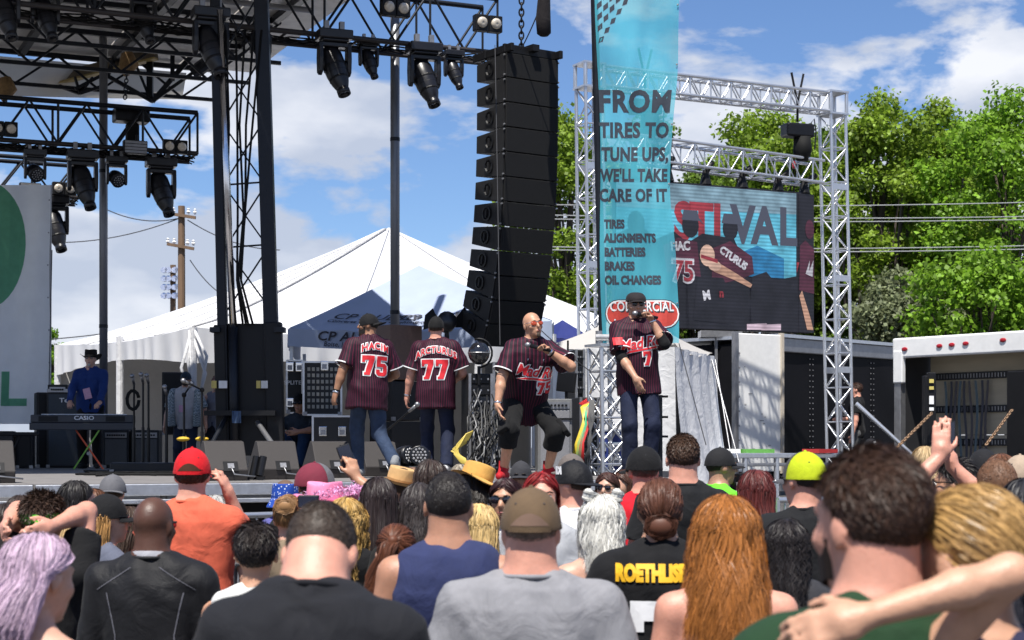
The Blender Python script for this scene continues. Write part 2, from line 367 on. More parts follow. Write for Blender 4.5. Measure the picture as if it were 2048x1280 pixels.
for k, (a, c) in enumerate((((100, 485), (370, 432)), ((205, 415), (360, 436)), ((375, 440), (560, 500)), ((380, 520), (470, 600)))):
    wire(P(*a, 70), P(*c, 70), .3, .022, ['wire from the left banner to the lower crossarm', 'wire left of the utility pole top', 'wire sloping right from the upper crossarm', 'service wire dropping right towards the tent'][k])
wire(P(105, 678, 60), P(300, 652, 60), .05, .02, 'low wire just above the left eave of the big tent')
# ------------------------------------------------------------------ tents
M_TENT = mat('white_tent_vinyl', (.70, .70, .71), .5, 0, 2, .04, .12, 5, .4, trans=.12)
M_TENTWALL = mat('white_tent_wall', (.66, .66, .67), .6, 0, 2, .06, .2, 6, .3, trans=.1, wrinkle=.3)
def tent_roof(corners, peak, sag=1.25, n=10):
    b = MB(); peak = Vector(peak)
    for i in range(len(corners)):
        A, B = Vector(corners[i]), Vector(corners[(i+1) % len(corners)])
        def fn(s_, t_):
            e = A.lerp(B, s_)+Vector((0, 0, -.10*math.sin(math.pi*s_)))
            p = peak.lerp(e, t_); p.z = e.z+(peak.z-e.z)*(1-t_)**sag+.012*math.sin(s_*26)*t_*t_; return p
        b.sheet(fn, 14, n)
    return b
def valance(A, B, drop, scal, fold, seed=0, nx=60, out=None):
    A, B = Vector(A), Vector(B); d = (B-A).normalized(); nrm = Vector((d.y, -d.x, 0)); b = MB(); ln = (B-A).length
    def fn(s_, t_):
        p = A.lerp(B, s_); p.z -= .10*math.sin(math.pi*s_)
        dr = drop*(1-scal*abs(math.sin(math.pi*s_))) if scal else drop
        return p+nrm*(.02+fold*t_*math.sin(s_*ln*13+2*math.sin(s_*ln*3+seed)))-Vector((0, 0, dr*t_))
    b.sheet(fn, nx, 4); return b
def side_wall(A, B, ztop, zbot, fold=.05, seed=0):
    A, B = Vector(A), Vector(B); d = (B-A).normalized(); nrm = Vector((d.y, -d.x, 0)); ln = (B-A).length; b = MB()
    def fn(s_, t_):
        p = A.lerp(B, s_); p.z = ztop+(zbot-ztop)*t_
        return p+nrm*fold*(math.sin(s_*ln*5+seed+1.5*math.sin(t_*3+s_*4))*.6+math.sin(s_*ln*11+t_*2+seed)*.4)
    b.sheet(fn, 40, 10); return b
A = V(-5.52, 29.4, 3.9); B = V(-9.22, 34.5, 3.9); C = V(4.2, 36.4, 3.9); D = B+C-A
t = thing('event_tent', (A.x, A.y, 0), 'large white peaked event tent rising behind the stage', 'tent')
tent_roof([A, B, D, C], P(778, 455, 35.5), 1.18).build('roof', M_TENT, t, smooth=True)
for i_, (a_, c_) in enumerate(((A, B), (A, C))):
    for f in (.0, .25, .5, .75):
        e_ = a_.lerp(c_, f); pk_ = P(778, 455, 35.5); pts = []
        for j in range(13):
            t_ = .02+.98*j/12; p_ = pk_.lerp(e_, t_); p_.z = e_.z-.10*math.sin(math.pi*f)+(pk_.z-e_.z+.10*math.sin(math.pi*f))*(1-t_)**1.18+.015; pts.append(p_)
        b = MB(); b.tube(pts, .022, 5); b.build('seam', M_TENTWALL, t, smooth=True)
for p, q in ((B, A), (A, C)): valance(p, q, .62, .45, .03, nx=110).build('valance', M_TENT, t, smooth=True)
M_TENTIN = mat('white_tent_wall_shaded', (.40, .39, .38), .7, 0, 2, .08, .2, 6, .3, wrinkle=.3)  # grey base colour stands in for shade on the white inner walls
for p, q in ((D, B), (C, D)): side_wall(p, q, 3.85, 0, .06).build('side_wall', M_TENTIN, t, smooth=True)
for p in (A, B, C, A.lerp(B, .5), A.lerp(C, .5)):
    b = MB(); b.cyl((p.x, p.y, 0), (p.x, p.y, 3.9), .07, 10); b.build('leg', M_TENTWALL, t)
b = MB()
for k in range(5): b.tube([A+V(.02*k-.05, -.03, -.05), A+V(.25*math.sin(k*2), -.05, -.9+.1*k), A+V(.02*k, -.02, -1.5)], .03, 5)
b.build('gathered_curtain', M_TENTWALL, t, smooth=True)
# audio crew canopy
F1 = P(578, 655, 25); F2 = P(1105, 640, 23.5); F2.z = F1.z = 3.58; back = V(-.25, 3.6, 0)
t = thing('pop_up_canopy', (F1.x, F1.y, DECK), 'shade tinted white pop up canopy lettered CP AUDIO behind the performers', 'canopy')
M_CANOPY = mat('shaded_canopy_cloth', (.36, .42, .56), .6, 0, 3, .06, .15, 8, .3, trans=.1)  # bluish base colour puts shade into the white cloth
pk = P(838, 531, 26.1)
tent_roof([F1, F1+back, F2+back, F2], pk, 1.05).build('roof', M_CANOPY, t, smooth=True)
for p, q, s_ in ((F1, F2, 1), (F1+back, F1, 2), (F2, F2+back, 3)): valance(p, q, .26, 0, .012, s_).build('valance', M_CANOPY, t, smooth=True)
for p in (F1, F2, F1+back, F2+back):
    b = MB(); b.box((p.x+.03, p.y+.05, (3.4+DECK)/2), (.05, .05, 3.4-DECK)); b.build('leg', M_WHITEPRINT, t)
dv = (F2-F1).normalized()
def val_print(s, size, f, dz, bold=.0, sh=.25, xs=1.0):
    def fn(x, y): 
        p = F1+dv*(f+x); p.z -= .10*math.sin(math.pi*min(1, max(0, (f+x)/(F2-F1).length))); return p+V(dv.y, -dv.x, 0)*.05+V(0, 0, dz+y)
    flat_print(gridcut(text2d(s, size, bold, sh, 1.05, xs), .12), None, M_DARKPRINT, t, fn=fn)
val_print('CP AUDIO', .19, 1.06, -.09, .004, xs=1.25); val_print('Boise, Idaho \u2022 208 94', .10, 1.05, -.20, .001)
def roof_print(A_, B_, s, size, f, h, bold=.003, xs=1.2):
    d = (B_-A_).normalized(); mid = A_.lerp(B_, f); e = (pk-A_.lerp(B_, .5)); up = e.normalized(); n_ = d.cross(up).normalized(); n_ = n_ if n_.y < 0 else -n_
    ln_ = (B_-A_).length; sl_ = e.length
    def fn(x, y):
        t_ = 1-(h+y)/sl_; s_ = .5+(f-.5)+x/(ln_*t_); q = A_.lerp(B_, s_)+V(0, 0, -.10*math.sin(math.pi*s_)); p_ = pk.lerp(q, t_); p_.z = q.z+(pk.z-q.z)*(1-t_)**1.05; return p_+n_*.012+V(0, 0, .012)
    flat_print(gridcut(text2d(s, size, bold, .3, 1.05, xs), .12), None, M_DARKPRINT, t, fn=fn)
roof_print(F1, F2, 'CP AUDIO', .24, .30, .42); roof_print(F1, F2, 'Concerts \u2022 Staging \u2022 Lighting', .10, .30, .27)
roof_print(F1, F2, 'CP AUDIO', .24, .62, .42); roof_print(F1, F2, 'Concerts \u2022 Staging', .10, .62, .27)
# blue canopy glimpsed behind
t = thing('blue_canopy', (P(1128, 892, 31).x, 31, 0), 'small dark blue canopy corner behind the lead singer', 'canopy')
cs = [P(1085, 665, 31), P(1085, 665, 31)+V(0, 2.5, 0), P(1170, 668, 31)+V(0, 2.5, 0), P(1170, 668, 31)]
M_BLUEC = mat('blue_canopy_cloth', (.012, .02, .13), .6, 0, 3, .1, .2, 8)
tent_roof(cs, P(1125, 640, 32), 1.0).build('roof', M_BLUEC, t, smooth=True); valance(cs[0], cs[3], .4, 0, .03).build('valance', M_BLUEC, t, smooth=True)
for p in (cs[0], cs[3]): rod(t, 'leg', (p.x, p.y+.05, 0), (p.x, p.y+.05, p.z), .025, M_STEEL)
# grey topped canopy with white side walls
t = thing('walled_canopy', (P(1260, 892, 24).x, 24, 0), 'grey topped canopy with draped white side walls behind the singer in the flat cap', 'canopy')
G1 = P(1092, 684, 23.6); G2 = P(1350, 698, 23.2); G3 = P(1425, 688, 25.5); G4 = G1+(G3-G2)
for g in (G1, G2, G3, G4): g.z = 3.24
M_GREYC = mat('grey_canopy_cloth', (.46, .44, .42), .7, 0, 3, .06, .2, 8, trans=.15)
tent_roof([G1, G4, G3, G2], P(1262, 620, 24.4), 1.25).build('roof', M_GREYC, t, smooth=True)
def wall2(a, c, z0, z1, lean, seed): 
    b = MB(); d = (c-a).normalized(); n_ = V(d.y, -d.x, 0)
    def fn(s_, t_):
        p = a.lerp(c, s_); p.z = z0+(z1-z0)*t_; ln = (c-a).length
        return p+n_*(lean*t_**1.5+.06*math.sin(s_*ln*4.5+seed+2*t_)*t_+.03*math.sin(s_*ln*11-3*t_))+d*(.10*s_*t_*lean*4)
    b.sheet(fn, 44, 16); return b
wall2(G1, G2, 3.2, .0, .10, 1).build('side_wall', M_TENTWALL, t, smooth=True)
wall2(G2, G3, 3.2, .0, .45, 2).build('side_wall', M_TENTWALL, t, smooth=True)
for g in (G1, G2, G3, G4): rod(t, 'leg', (g.x, g.y+.1, 0), (g.x, g.y+.1, 3.2), .03, M_STEEL)
W1 = P(1362, 668, 26.5); W2 = P(1445, 690, 27.5)
for k in range(2): rod(t, 'guy_rope', G3+V(-.02+.05*k, -.1, -.1), P(1478-14*k, 925, 24.5), .011, M_STEEL)
# ------------------------------------------------------------------ trailer, white door, platform
M_TRAILER = mat('black_trailer_skin', (.010, .010, .012), .3, 0, 1.2, .25, .12, 3.5, .03)
M_WHITEMETAL = mat('white_painted_metal', (.74, .74, .73), .45, 0, 5, .07, .1, 20)
M_RED = mat('red_lamp_lens', (.35, .012, .02), .25, 0, 10, .1, coat=.4)
TA = P(1555, 676, 30); TB = P(1905, 683, 34.5)
def zline(p, z): return V(p.x, p.y, z)
t = thing('cargo_trailer', (TA.x, TA.y, 0), 'long black panelled cargo trailer behind the aluminium frame', 'trailer')
d = zline(TB, 0)-zline(TA, 0); L_ = d.length; d.normalize(); nrm = V(d.y, -d.x, 0); RT = Matrix((d, -nrm, V(0, 0, 1))).transposed(); TH = 3.74
b = MB(); b.box(zline(TA, 2.45)+d*L_/2-nrm*1.27, (L_, 2.5, 2.5), RT); b.build('body', M_TRAILER, t, bevel=.03)
NP = 6
for k in range(NP):
    b = MB(); a0 = zline(TA, 0)+d*(L_*k/NP+.006); 
    def fn(i, j): return a0+d*(i*(L_/NP-.012))+nrm*(.012+.010*math.sin(i*3.1+k*2)*math.sin(j*5+k))+V(0, 0, 1.25+2.25*j)
    b.sheet(fn, 8, 10); b.build('panel', M_TRAILER, t, smooth=True)
b = MB(); 
for k in range(NP+1):
    for off in (-.05, .05) if k not in (0, NP) else ((.05,) if k == 0 else (-.05,)):
        for j in range(22): b.ell(zline(TA, 1.32+j*.1)+d*(L_*k/NP+off)+nrm*.026, (.012, .012, .012), n=5, m=3)
b.build('rivet_row', M_STEEL, t, kind='stuff')
b = MB(); b.box(zline(TA, TH-.1)+d*L_/2+nrm*.03, (L_, .06, .26), RT); b.build('top_rail', M_STEEL, t, bevel=.02)
b = MB(); b.box(zline(TA, TH+.06)+d*L_/2-nrm*1.2, (L_+.1, 2.6, .06), RT); b.build('roof', M_ALU, t)
b = MB(); b.box(zline(TA, 1.14)+d*L_/2+nrm*.03, (L_, .07, .16), RT); b.build('bottom_rail', M_STEEL, t)
for k in (.25, .42):
    b = MB(); c = zline(TA, .48)+d*L_*k; Rw = frame_z(nrm)
    b.lathe([(.2, -.15), (.46, -.15), (.48, -.1), (.48, .1), (.46, .15), (.2, .15)], c-nrm*.2, Rw, 20); b.build('wheel', M_RUBBER, t)
DA = P(1470, 892, 29.3); DB = P(1562, 892, 29.9)
t = thing('trailer_door', (DA.x, DA.y, 0), 'scuffed white trailer door swung open beside the black trailer', 'door')
dd = zline(DB, 0)-zline(DA, 0); RD = Matrix((dd.normalized(), V(-dd.y, dd.x, 0).normalized(), V(0, 0, 1))).transposed()
M_DOOR = mat('scuffed_white_door', (.76, .76, .75), .4, 0, 9, .06, .05, 20)
b = MB(); b.box(zline((DA+DB)/2, 2.6), (dd.length, .06, 2.4), RD); b.build('panel', M_DOOR, t, bevel=.02)
for q, w_ in ((DA, .07), (DB, .05)): b = MB(); b.box(zline(q, 2.6)+V(0, -.03, 0), (w_, .1, 2.46), RD); b.build('edge_frame', M_STEEL if q is DA else mat('cream_trim', (.5, .44, .36), .5), t)
b = MB()
for k in range(14):
    q = DA.lerp(DB, random.uniform(.15, .85)); b.box(zline(q, random.uniform(1.5, 3.5))+V(.015, -.034, 0), (random.uniform(.01, .09), .004, .008), RD)
b.build('scuff_mark', M_DARKPRINT, t, kind='stuff')
for k in range(8): b = MB(); b.ell(zline(DA, 1.7+.25*k)+dd*.06+V(.02, -.035, 0), (.018, .01, .018), n=6, m=4); b.build('bolt', M_STEEL, t)
t = thing('trailer_nose', (P(1450, 892, 31).x, 31, 0), 'dark open end of a trailer between the white tent and the white door', 'trailer')
b = MB(); b.box(P(1452, 800, 31.2)*1, (.55, .2, 2.6)); b.build('back_wall', M_BLACK, t)
b = MB(); b.box(P(1440, 669, 31), (.75, .5, .12)); b.build('roof', M_STEEL, t)
for px in (1432, 1471): b = MB(); b.box(P(px, 800, 30.9), (.05, .1, 2.5)); b.build('door_post', M_STEEL, t)
t = thing('loading_platform', (P(1550, 892, 25).x, 25, 0), 'metal loading platform with truss edge in front of the trailer', 'platform')
pa, pb = P(1392, 908, 24.5), P(1705, 918, 26); dz = pa.z
def prail(a, c, hgt, dep, nm, m): b = MB(); b.beam(a, c, dep, hgt); b.build(nm, m, t, bevel=.01)
pb.z = pa.z; top = pa.z
b = MB(); dp = (pb-pa); Rp = Matrix((dp.normalized(), V(-dp.y, dp.x, 0).normalized(), V(0, 0, 1))).transposed()
b.box((pa+pb)/2+V(-.3, 1.2, -.03), (dp.length, 2.4, .06), Rp); b.build('deck', M_ALU, t)
prail(pa-V(0, .02, .03), pb-V(0, .02, .03), .07, .05, 'edge_rail', M_ALU); prail(pa-V(0, 0, .16), pb-V(0, 0, .16), .05, .05, 'lower_rail', M_STEEL)
for k in range(5): q = pa.lerp(pb, (k+.5)/5); rod(t, 'leg', q, (q.x, q.y, 0), .04, M_ALU)
for k in range(4): a_, c_ = pa.lerp(pb, (k+.5)/5), pa.lerp(pb, (k+1.5)/5); rod(t, 'brace', (a_.x, a_.y, .6), (c_.x, c_.y, 1.35), .03, M_ALU)
for k, (px, c, nm) in enumerate(((1445, (.8, .8, .8), 'white'), (1510, (.09, .28, .05), 'green'), (1640, (.45, .03, .03), 'red'))):
    b = MB(); q = P(px, 901, 25.6); b.box(V(q.x, q.y, top+.04), (.5, .3, .06), rotz(.4*k)); b.build('folder', mat('sheet_%s' % nm, c, .6), label='%s flat folder lying on the loading platform' % nm, cat='folder', group='papers on the loading platform')
# ------------------------------------------------------------------ box truck
t = thing('box_truck', (P(1930, 892, 27.5).x, 27.5, 0), 'white box truck with open back, cargo straps and red marker lights', 'truck')
HA, HB = P(1795, 690, 29), P(2075, 672, 26.8); HB.z = HA.z+.08
dh = (HB-HA); dhn = V(dh.x, dh.y, 0).normalized(); inn = V(-dhn.y, dhn.x, 0); RH = Matrix((dhn, inn, V(0, 0, 1))).transposed(); W_ = dh.length
b = MB(); b.box((HA+HB)/2-V(0, 0, .10), (W_+.1, .16, .34), RH); b.build('header', M_WHITEMETAL, t, bevel=.03)
for f in (.08, .34, .43, .53, .79):
    b = MB(); b.ell(HA.lerp(HB, f)-inn*.09-V(0, 0, .09), (.065, .02, .035), RH, 10, 6); b.build('marker_light', M_RED, t)
zf = 1.05
for q, nm in ((HA, 'side_post'), (HB, 'side_post')):
    b = MB(); b.box(V(q.x, q.y, (HA.z+zf)/2-.1)+dhn*(.05 if q is HA else -.05), (.14, .14, HA.z-zf), RH); b.build(nm, M_STEEL if q is HA else M_WHITEMETAL, t, bevel=.01)
b = MB(); b.box(V(HA.x, HA.y, HA.z-.38)+dhn*.08-inn*.05, (.2, .1, .55), RH); b.build('corner_cap', M_WHITEMETAL, t, bevel=.02)
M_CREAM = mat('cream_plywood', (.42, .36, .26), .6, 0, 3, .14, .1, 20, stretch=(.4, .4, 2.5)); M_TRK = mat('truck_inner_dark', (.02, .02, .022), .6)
cc = V((HA.x+HB.x)/2, (HA.y+HB.y)/2, 0); dep = 4.6
for k in range(5):
    b = MB(); z0 = zf+(HA.z-.1-zf)*k/5; b.box(cc+inn*.75+V(0, 0, z0+.26), (W_-.25, .04, (HA.z-zf)/5-.03), RH); b.build('plywood_panel', M_CREAM, t)
for k in range(4):
    b = MB(); z0 = zf+.3+(HA.z-.5-zf)*k/3.6; b.box(cc+inn*.71+V(0, 0, z0), (W_-.25, .03, .12), RH); r_ = b.build('cargo_rail', M_TRK, t)
    b = MB()
    for j in range(40): b.box(cc+inn*.69+V(0, 0, z0)+dhn*(-W_/2+.2+(W_-.4)*j/39), (.018, .01, .07), RH)
    b.build('slot', M_STEEL, t, kind='stuff')
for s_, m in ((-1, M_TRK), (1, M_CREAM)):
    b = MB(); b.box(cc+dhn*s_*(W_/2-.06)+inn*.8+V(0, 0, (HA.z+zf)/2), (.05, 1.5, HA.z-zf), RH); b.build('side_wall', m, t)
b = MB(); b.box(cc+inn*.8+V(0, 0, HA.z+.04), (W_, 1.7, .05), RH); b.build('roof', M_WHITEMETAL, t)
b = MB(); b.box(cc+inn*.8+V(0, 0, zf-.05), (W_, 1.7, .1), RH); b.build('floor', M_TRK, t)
b = MB(); b.box(cc+inn*.02+V(0, 0, .75), (W_, .2, .3), RH); b.build('bumper', M_BLACK, t)
for f in (.06, .86):
    b = MB(); b.box(HA.lerp(HB, f)-inn*.12+V(0, 0, 1.2-HA.z), (.07, .05, .3), RH); b.build('tail_light', M_RED, t, bevel=.02)
M_STRAP = [mat('strap_%d' % i, c, .8, 0, 30, .2) for i, c in enumerate(((.10, .14, .16), (.06, .06, .075), (.09, .08, .085)))]
for k in range(9):
    b = MB(); f = .17+.038*k; p = HA.lerp(HB, f)+inn*.64; z1 = 2.95; z0 = 1.3+.4*random.random()
    b.sheet(lambda i, j: p+dhn*(.05*i+.02*math.sin(j*4+k))+inn*(.015*math.sin(j*6+k))+V(0, 0, (z1+(z0-z1)*j)-p.z), 1, 8); b.build('cargo_strap', M_STRAP[k % 3], t)
b = MB(); b.box(HA.lerp(HB, .985)-inn*.35+V(0, 0, 1.95-HA.z), (.5, .10, 2.0), RH); b.build('lift_gate', M_BLACK, t, bevel=.02)
t2 = thing('lift_gate_post', (P(1862, 892, 26.5).x, 26.5, 0), 'black dented lift gate post with yellow warning stickers beside the truck', 'post')
b = MB(); q = P(1862, 835, 26.5); b.box(q, (.13, .12, 1.4)); b.box(q+V(-.09, .02, .0), (.05, .2, 1.3)); b.build('post', M_BLACK, t2, bevel=.01)
for k, (py, h) in enumerate(((762, .06), (776, .05), (800, .13), (818, .05))): b = MB(); b.box(P(1863, py, 26.42), (.07, .01, h)); b.build('sticker', mat('yellow_sticker', (.55, .45, .12), .6) if k < 2 else M_WHITEPRINT, t2)
b = MB(); b.box(V(q.x, q.y, .62), (.12, .12, 1.24)); b.build('lower_post', M_BLACK, t2)
M_CHAIN = mat('rusty_chain', (.24, .15, .09), .6, .5, 20, .3)
def chain(a, c, r, label, m=M_CHAIN, ln=.07):
    a, c = Vector(a), Vector(c); n = max(3, int((c-a).length/(ln*.72))); t = thing('chain', a, label, 'chain'); d = c-a
    me = None
    for k in range(n):
        R = frame_z(d) @ Matrix.Rotation(rad(90)*(k % 2), 3, 'Z')
        if me is None:
            bb = MB(); pts = [V(math.cos(x)*ln*.28, 0, math.sin(x)*ln*.5) for x in [2*math.pi*i/10 for i in range(11)]]; bb.tube(pts, r, 5, cap=False); me = bb.mesh('link', True); me.materials.append(m)
        place(t, 'link', me, Matrix.Translation(a+d*((k+.5)/n)) @ R.to_4x4())
    return t
chain(P(1794, 895, 25.6), P(1864, 826, 26.3), .012, 'rusty chain slanting up to the lift gate post')
chain(P(1972, 890, 25.6), P(2024, 820, 26.3), .012, 'rusty chain slanting up on the right side of the truck')
# ------------------------------------------------------------------ video screen frame
Lb, Rb = V(1.26, 25.9, 0), V(5.44, 28.0, 0); fd = (Rb-Lb).normalized(); fn_ = V(fd.y, -fd.x, 0)
t = thing('truss_frame', (Lb.x, Lb.y, 0), 'silver aluminium truss goalpost frame holding up the video screen', 'truss frame')
for q, lean in ((Lb, -.08), (Rb, -.16)):
    truss(t, q, q+V(lean, 0, 7.3), .30, .30, 26, M_ALU, .026, .013, up=fn_)
    b = MB(); b.box(q+V(lean, 0, 7.5), (.4, .4, .36), Matrix((fd, -fn_, V(0, 0, 1))).transposed()); 
    corner = q+V(lean, 0, 7.3)
    for sx in (-1, 1):
        for sy in (-1, 1): rod(t, 'corner_post', corner+fd*.16*sx+fn_*.16*sy, corner+fd*.16*sx+fn_*.16*sy+V(0, 0, .36), .03, M_ALU)
    for z in (.0, .36):
        bb = MB(); bb.box(corner+V(0, 0, z), (.38, .38, .03), Matrix((fd, -fn_, V(0, 0, 1))).transposed()); bb.build('corner_plate', M_ALU, t)
    bb = MB(); bb.box(q+V(0, 0, .03), (.8, .8, .06)); bb.build('base_plate', M_STEEL, t)
truss(t, Lb+V(-.08, 0, 7.48)+fd*.18, Rb+V(-.16, 0, 7.48)-fd*.18, .30, .30, 22, M_ALU, .026, .013)
for z in (1.5, 3.1, 4.6, 6.1):
    for q, lean in ((Lb, -.08), (Rb, -.16)):
        for sgn in (-1, 1):
            bb = MB(); bb.box(q+V(lean*z/7.3, 0, z)+fn_*.16*sgn, (.34, .015, .10), Matrix((fd, -fn_, V(0, 0, 1))).transposed()); bb.build('joint_plate', M_ALU, t)
rod(t, 'outrigger', Rb+fn_*.2+V(.1, 0, 2.55), Rb+fn_*1.3+fd*1.35+V(0, 0, 1.0), .035, M_ALU)
# hanging truss, hoists, slings
def frame_pt(px, py):
    # point of the frame's plane seen at that pixel
    dr = V((px-1024)/FPX, 1, -(py-HZ)/FPX); k = (Lb).dot(fn_)/(dr.dot(fn_)); q = dr*k; q.z = CZ+dr.z*k; return q
t = thing('hanging_truss', frame_pt(1235, 290), 'silver triangular truss hanging above the video screen', 'truss')
truss(t, frame_pt(1232, 290)-fn_*.1, frame_pt(1640, 345)-fn_*.1, .42, .36, 17, M_ALU, .024, .012)
t = thing('video_screen', frame_pt(1230, 660), 'large video screen showing the performers under letters STIVAL', 'screen')
c00, c10 = frame_pt(1228, 652), frame_pt(1598, 667); c01, c11 = frame_pt(1228, 356), frame_pt(1598, 388)
sx = (c10-c00); sx.z = 0; SWD = sx.length; sxn = sx.normalized(); SH = c01.z-c00.z; SM = plane_M(V(c00.x, c00.y, c00.z)+fn_*.06, sxn, (0, 0, 1))
RS = Matrix((sxn, -fn_, V(0, 0, 1))).transposed()
b = MB(); b.box(V(c00.x, c00.y, c00.z)+sxn*(SWD+.17)/2+V(0, 0, SH/2), (SWD+.2, .1, SH+.02), RS); b.build('cabinet', M_BLACKSATIN, t, bevel=.01)
def emis(name, c, s_=1.0, stripes=True):
    m = mat(name, tuple(x*.2 for x in c), .5); nt = m.node_tree; N = nt.nodes; L = nt.links; bs = N['Principled BSDF']
    bs.inputs['Emission Color'].default_value = (*c, 1); bs.inputs['Emission Strength'].default_value = s_
    if stripes:
        tc = N.new('ShaderNodeTexCoord'); wv = N.new('ShaderNodeTexWave'); wv.bands_direction = 'Z'; wv.inputs['Scale'].default_value = 5.5; wv.inputs['Distortion'].default_value = .6; wv.inputs['Detail'].default_value = 2; wv.inputs['Detail Scale'].default_value = .3
        L.new(tc.outputs['Object'], wv.inputs[0]); mr = N.new('ShaderNodeMapRange'); mr.inputs[3].default_value = .55*s_; mr.inputs[4].default_value = s_; L.new(wv.outputs['Fac'], mr.inputs[0]); nz = N.new('ShaderNodeTexNoise'); nz.inputs['Scale'].default_value = 4; nz.inputs['Detail'].default_value = 6; L.new(tc.outputs['Object'], nz.inputs['Vector']); nm = N.new('ShaderNodeMapRange'); nm.inputs[1].default_value = .3; nm.inputs[2].default_value = .7; nm.inputs[3].default_value = .45; nm.inputs[4].default_value = 1.15; L.new(nz.outputs['Fac'], nm.inputs[0]); mu = N.new('ShaderNodeMath'); mu.operation = 'MULTIPLY'; L.new(mr.outputs[0], mu.inputs[0]); L.new(nm.outputs[0], mu.inputs[1]); L.new(mu.outputs[0], bs.inputs['Emission Strength'])
    return m
E_BG = emis('screen_blue_light', (.10, .40, .55), .9); E_BG2 = emis('screen_grey_blue', (.20, .32, .40), .8); E_DK = emis('screen_dark', (.012, .012, .018), 1); E_BL = emis('screen_deep_blue', (.02, .16, .34), .9)
E_RED = emis('screen_red', (.30, .035, .05), .8); E_NAVY = emis('screen_letter', (.05, .055, .08), .8, False); E_SK = emis('screen_skin', (.42, .24, .17), .9); E_SKR = emis('screen_skin_bright', (.55, .36, .28), .9); E_WH = emis('screen_white', (.45, .45, .5), .9); E_MA = emis('screen_maroon', (.07, .018, .035), .9)
def scr(poly, lay, m, off=0):
    b = MB(); b.add([SM @ V(x*SWD, y*SH, .003*lay) for x, y in poly], [tuple(range(len(poly)))]); return b.build('picture_area', m, t)
scr([(0, 0), (1, 0), (1, 1), (0, 1)], 1, E_DK); scr([(0, .38), (.97, .38), (.97, .99), (0, .99)], 2, E_BG); scr([(0, .80), (.97, .84), (.97, .99), (0, .99)], 3, E_BG2); scr([(.62, .38), (.90, .38), (.90, .52), (.75, .60), (.62, .52)], 3, E_BL)
for ch, x, m in (('S', .345, E_RED), ('T', .445, E_RED), ('I', .53, E_RED), ('V', .67, E_NAVY), ('A', .79, E_NAVY), ('L', .92, E_NAVY)):
    flat_print(text2d(ch, SH*.36, SH*.014, 0, 1, .85), SM @ Matrix.Translation((x*SWD, (.725+.02*(x-.5))*SH, .012)), m, t)
def blob(cx, cy, rx, ry, n=18, k=2.0, a0=0): return [(cx+rx*math.copysign(abs(math.cos(a))**(2/k), math.cos(a)), cy+ry*math.copysign(abs(math.sin(a))**(2/k), math.sin(a))) for a in [2*math.pi*i/n+a0 for i in range(n)]]
# the small figures in the picture
for pts in ([(.0, .0), (.0, .62), (.12, .70), (.20, .60), (.30, .66), (.36, .60), (.38, .0)], [(.36, 0), (.36, .58), (.45, .66), (.62, .64), (.70, .42), (.72, 0)], [(.70, 0), (.72, .38), (.80, .42), (.84, .36), (.97, .4), (.97, 0)]): scr(pts, 5, E_DK)
for c in ((.10, .70, .045, .085), (.385, .71, .045, .085), (.60, .705, .042, .08)): scr(blob(*c), 5.5, E_DK)
for cx, cy in ((.385, .745), (.60, .74)): scr([(cx-.048, cy), (cx+.048, cy), (cx+.075, cy-.025), (cx+.046, cy+.02), (cx+.036, cy+.07), (cx-.036, cy+.07)], 6.2, E_NAVY)
scr([(.26, .38), (.24, .56), (.32, .62), (.42, .60), (.44, .36)], 6, E_MA); scr([(.50, .30), (.50, .56), (.60, .62), (.72, .52), (.73, .40), (.66, .36)], 6, E_MA)
scr(blob(.475, .51, .040, .075), 7, E_SKR); scr([(.50, .43), (.54, .46), (.64, .39), (.72, .325), (.71, .30), (.62, .35), (.51, .40)], 7.5, E_SK); scr(blob(.515, .44, .035, .035), 8, E_SKR)
scr([(.44, .49), (.53, .46), (.53, .485), (.44, .515)], 8.5, E_RED); scr([(.40, .06), (.42, .36), (.56, .36), (.62, .2), (.60, .04)], 7, E_DK)
for s_, x, y, sz, m, r_ in (('HAC', .33, .56, .085, E_WH, .1), ('CTURUS', .615, .50, .075, E_WH, -.5), ('75', .345, .385, .22, E_WH, 0), ('75', .345, .385, .20, E_RED, 0), ('M', .47, .23, .09, E_WH, .2), ('n', .55, .25, .08, E_RED, 0)):
    flat_print(text2d(s_, SH*sz, SH*(.012 if m is E_WH and s_ == '75' else .004), 0, .95, .9), SM @ Matrix.Translation((x*SWD, y*SH, .028 if m is E_WH else .031)) @ Matrix.Rotation(r_, 4, 'Z'), m, t)
b = MB(); X1 = SWD+.10
E2 = SM @ Matrix.Translation((SWD+.0, 0, 0))
for poly, lay, m in (([(.985, 0), (1.07, 0), (1.07, .99), (.985, .99)], 4, E_DK), ([(.985, .30), (.99, .62), (1.02, .66), (1.07, .6), (1.07, .28)], 6, E_MA), (blob(1.045, .74, .025, .07), 6, E_MA), ([(.985, .26), (1.0, .30), (1.05, .1), (1.065, .02), (1.03, .02)], 7, E_SK), ([(.97, .42), (.985, .50), (.97, .5)], 7, E_RED), ([(1.02, .42), (1.045, .52), (1.04, .44), (1.065, .52), (1.06, .40)], 8, E_WH)): scr(poly, lay, m)
for x in (.82, .90): scr([(x-.13, .005), (x-.02, .01), (x-.02, .055), (x-.13, .045)], 8, emis('screen_pink_white', (.55, .42, .5), .8))
for f in (.10, .28, .48, .68, .88, 1.03):
    q = c01+(c11-c01)*f; tp = frame_pt(1232, 300).lerp(frame_pt(1640, 352), f*.95)
    bb = MB(); bb.tube([q+V(0, 0, .02), q+V(0, 0, .25)], [.10, .04], 8); bb.build('hanging_bracket', M_BLACK, t)
    rod(t, 'sling', q+V(0, 0, .2), tp, .045, M_BLACK)
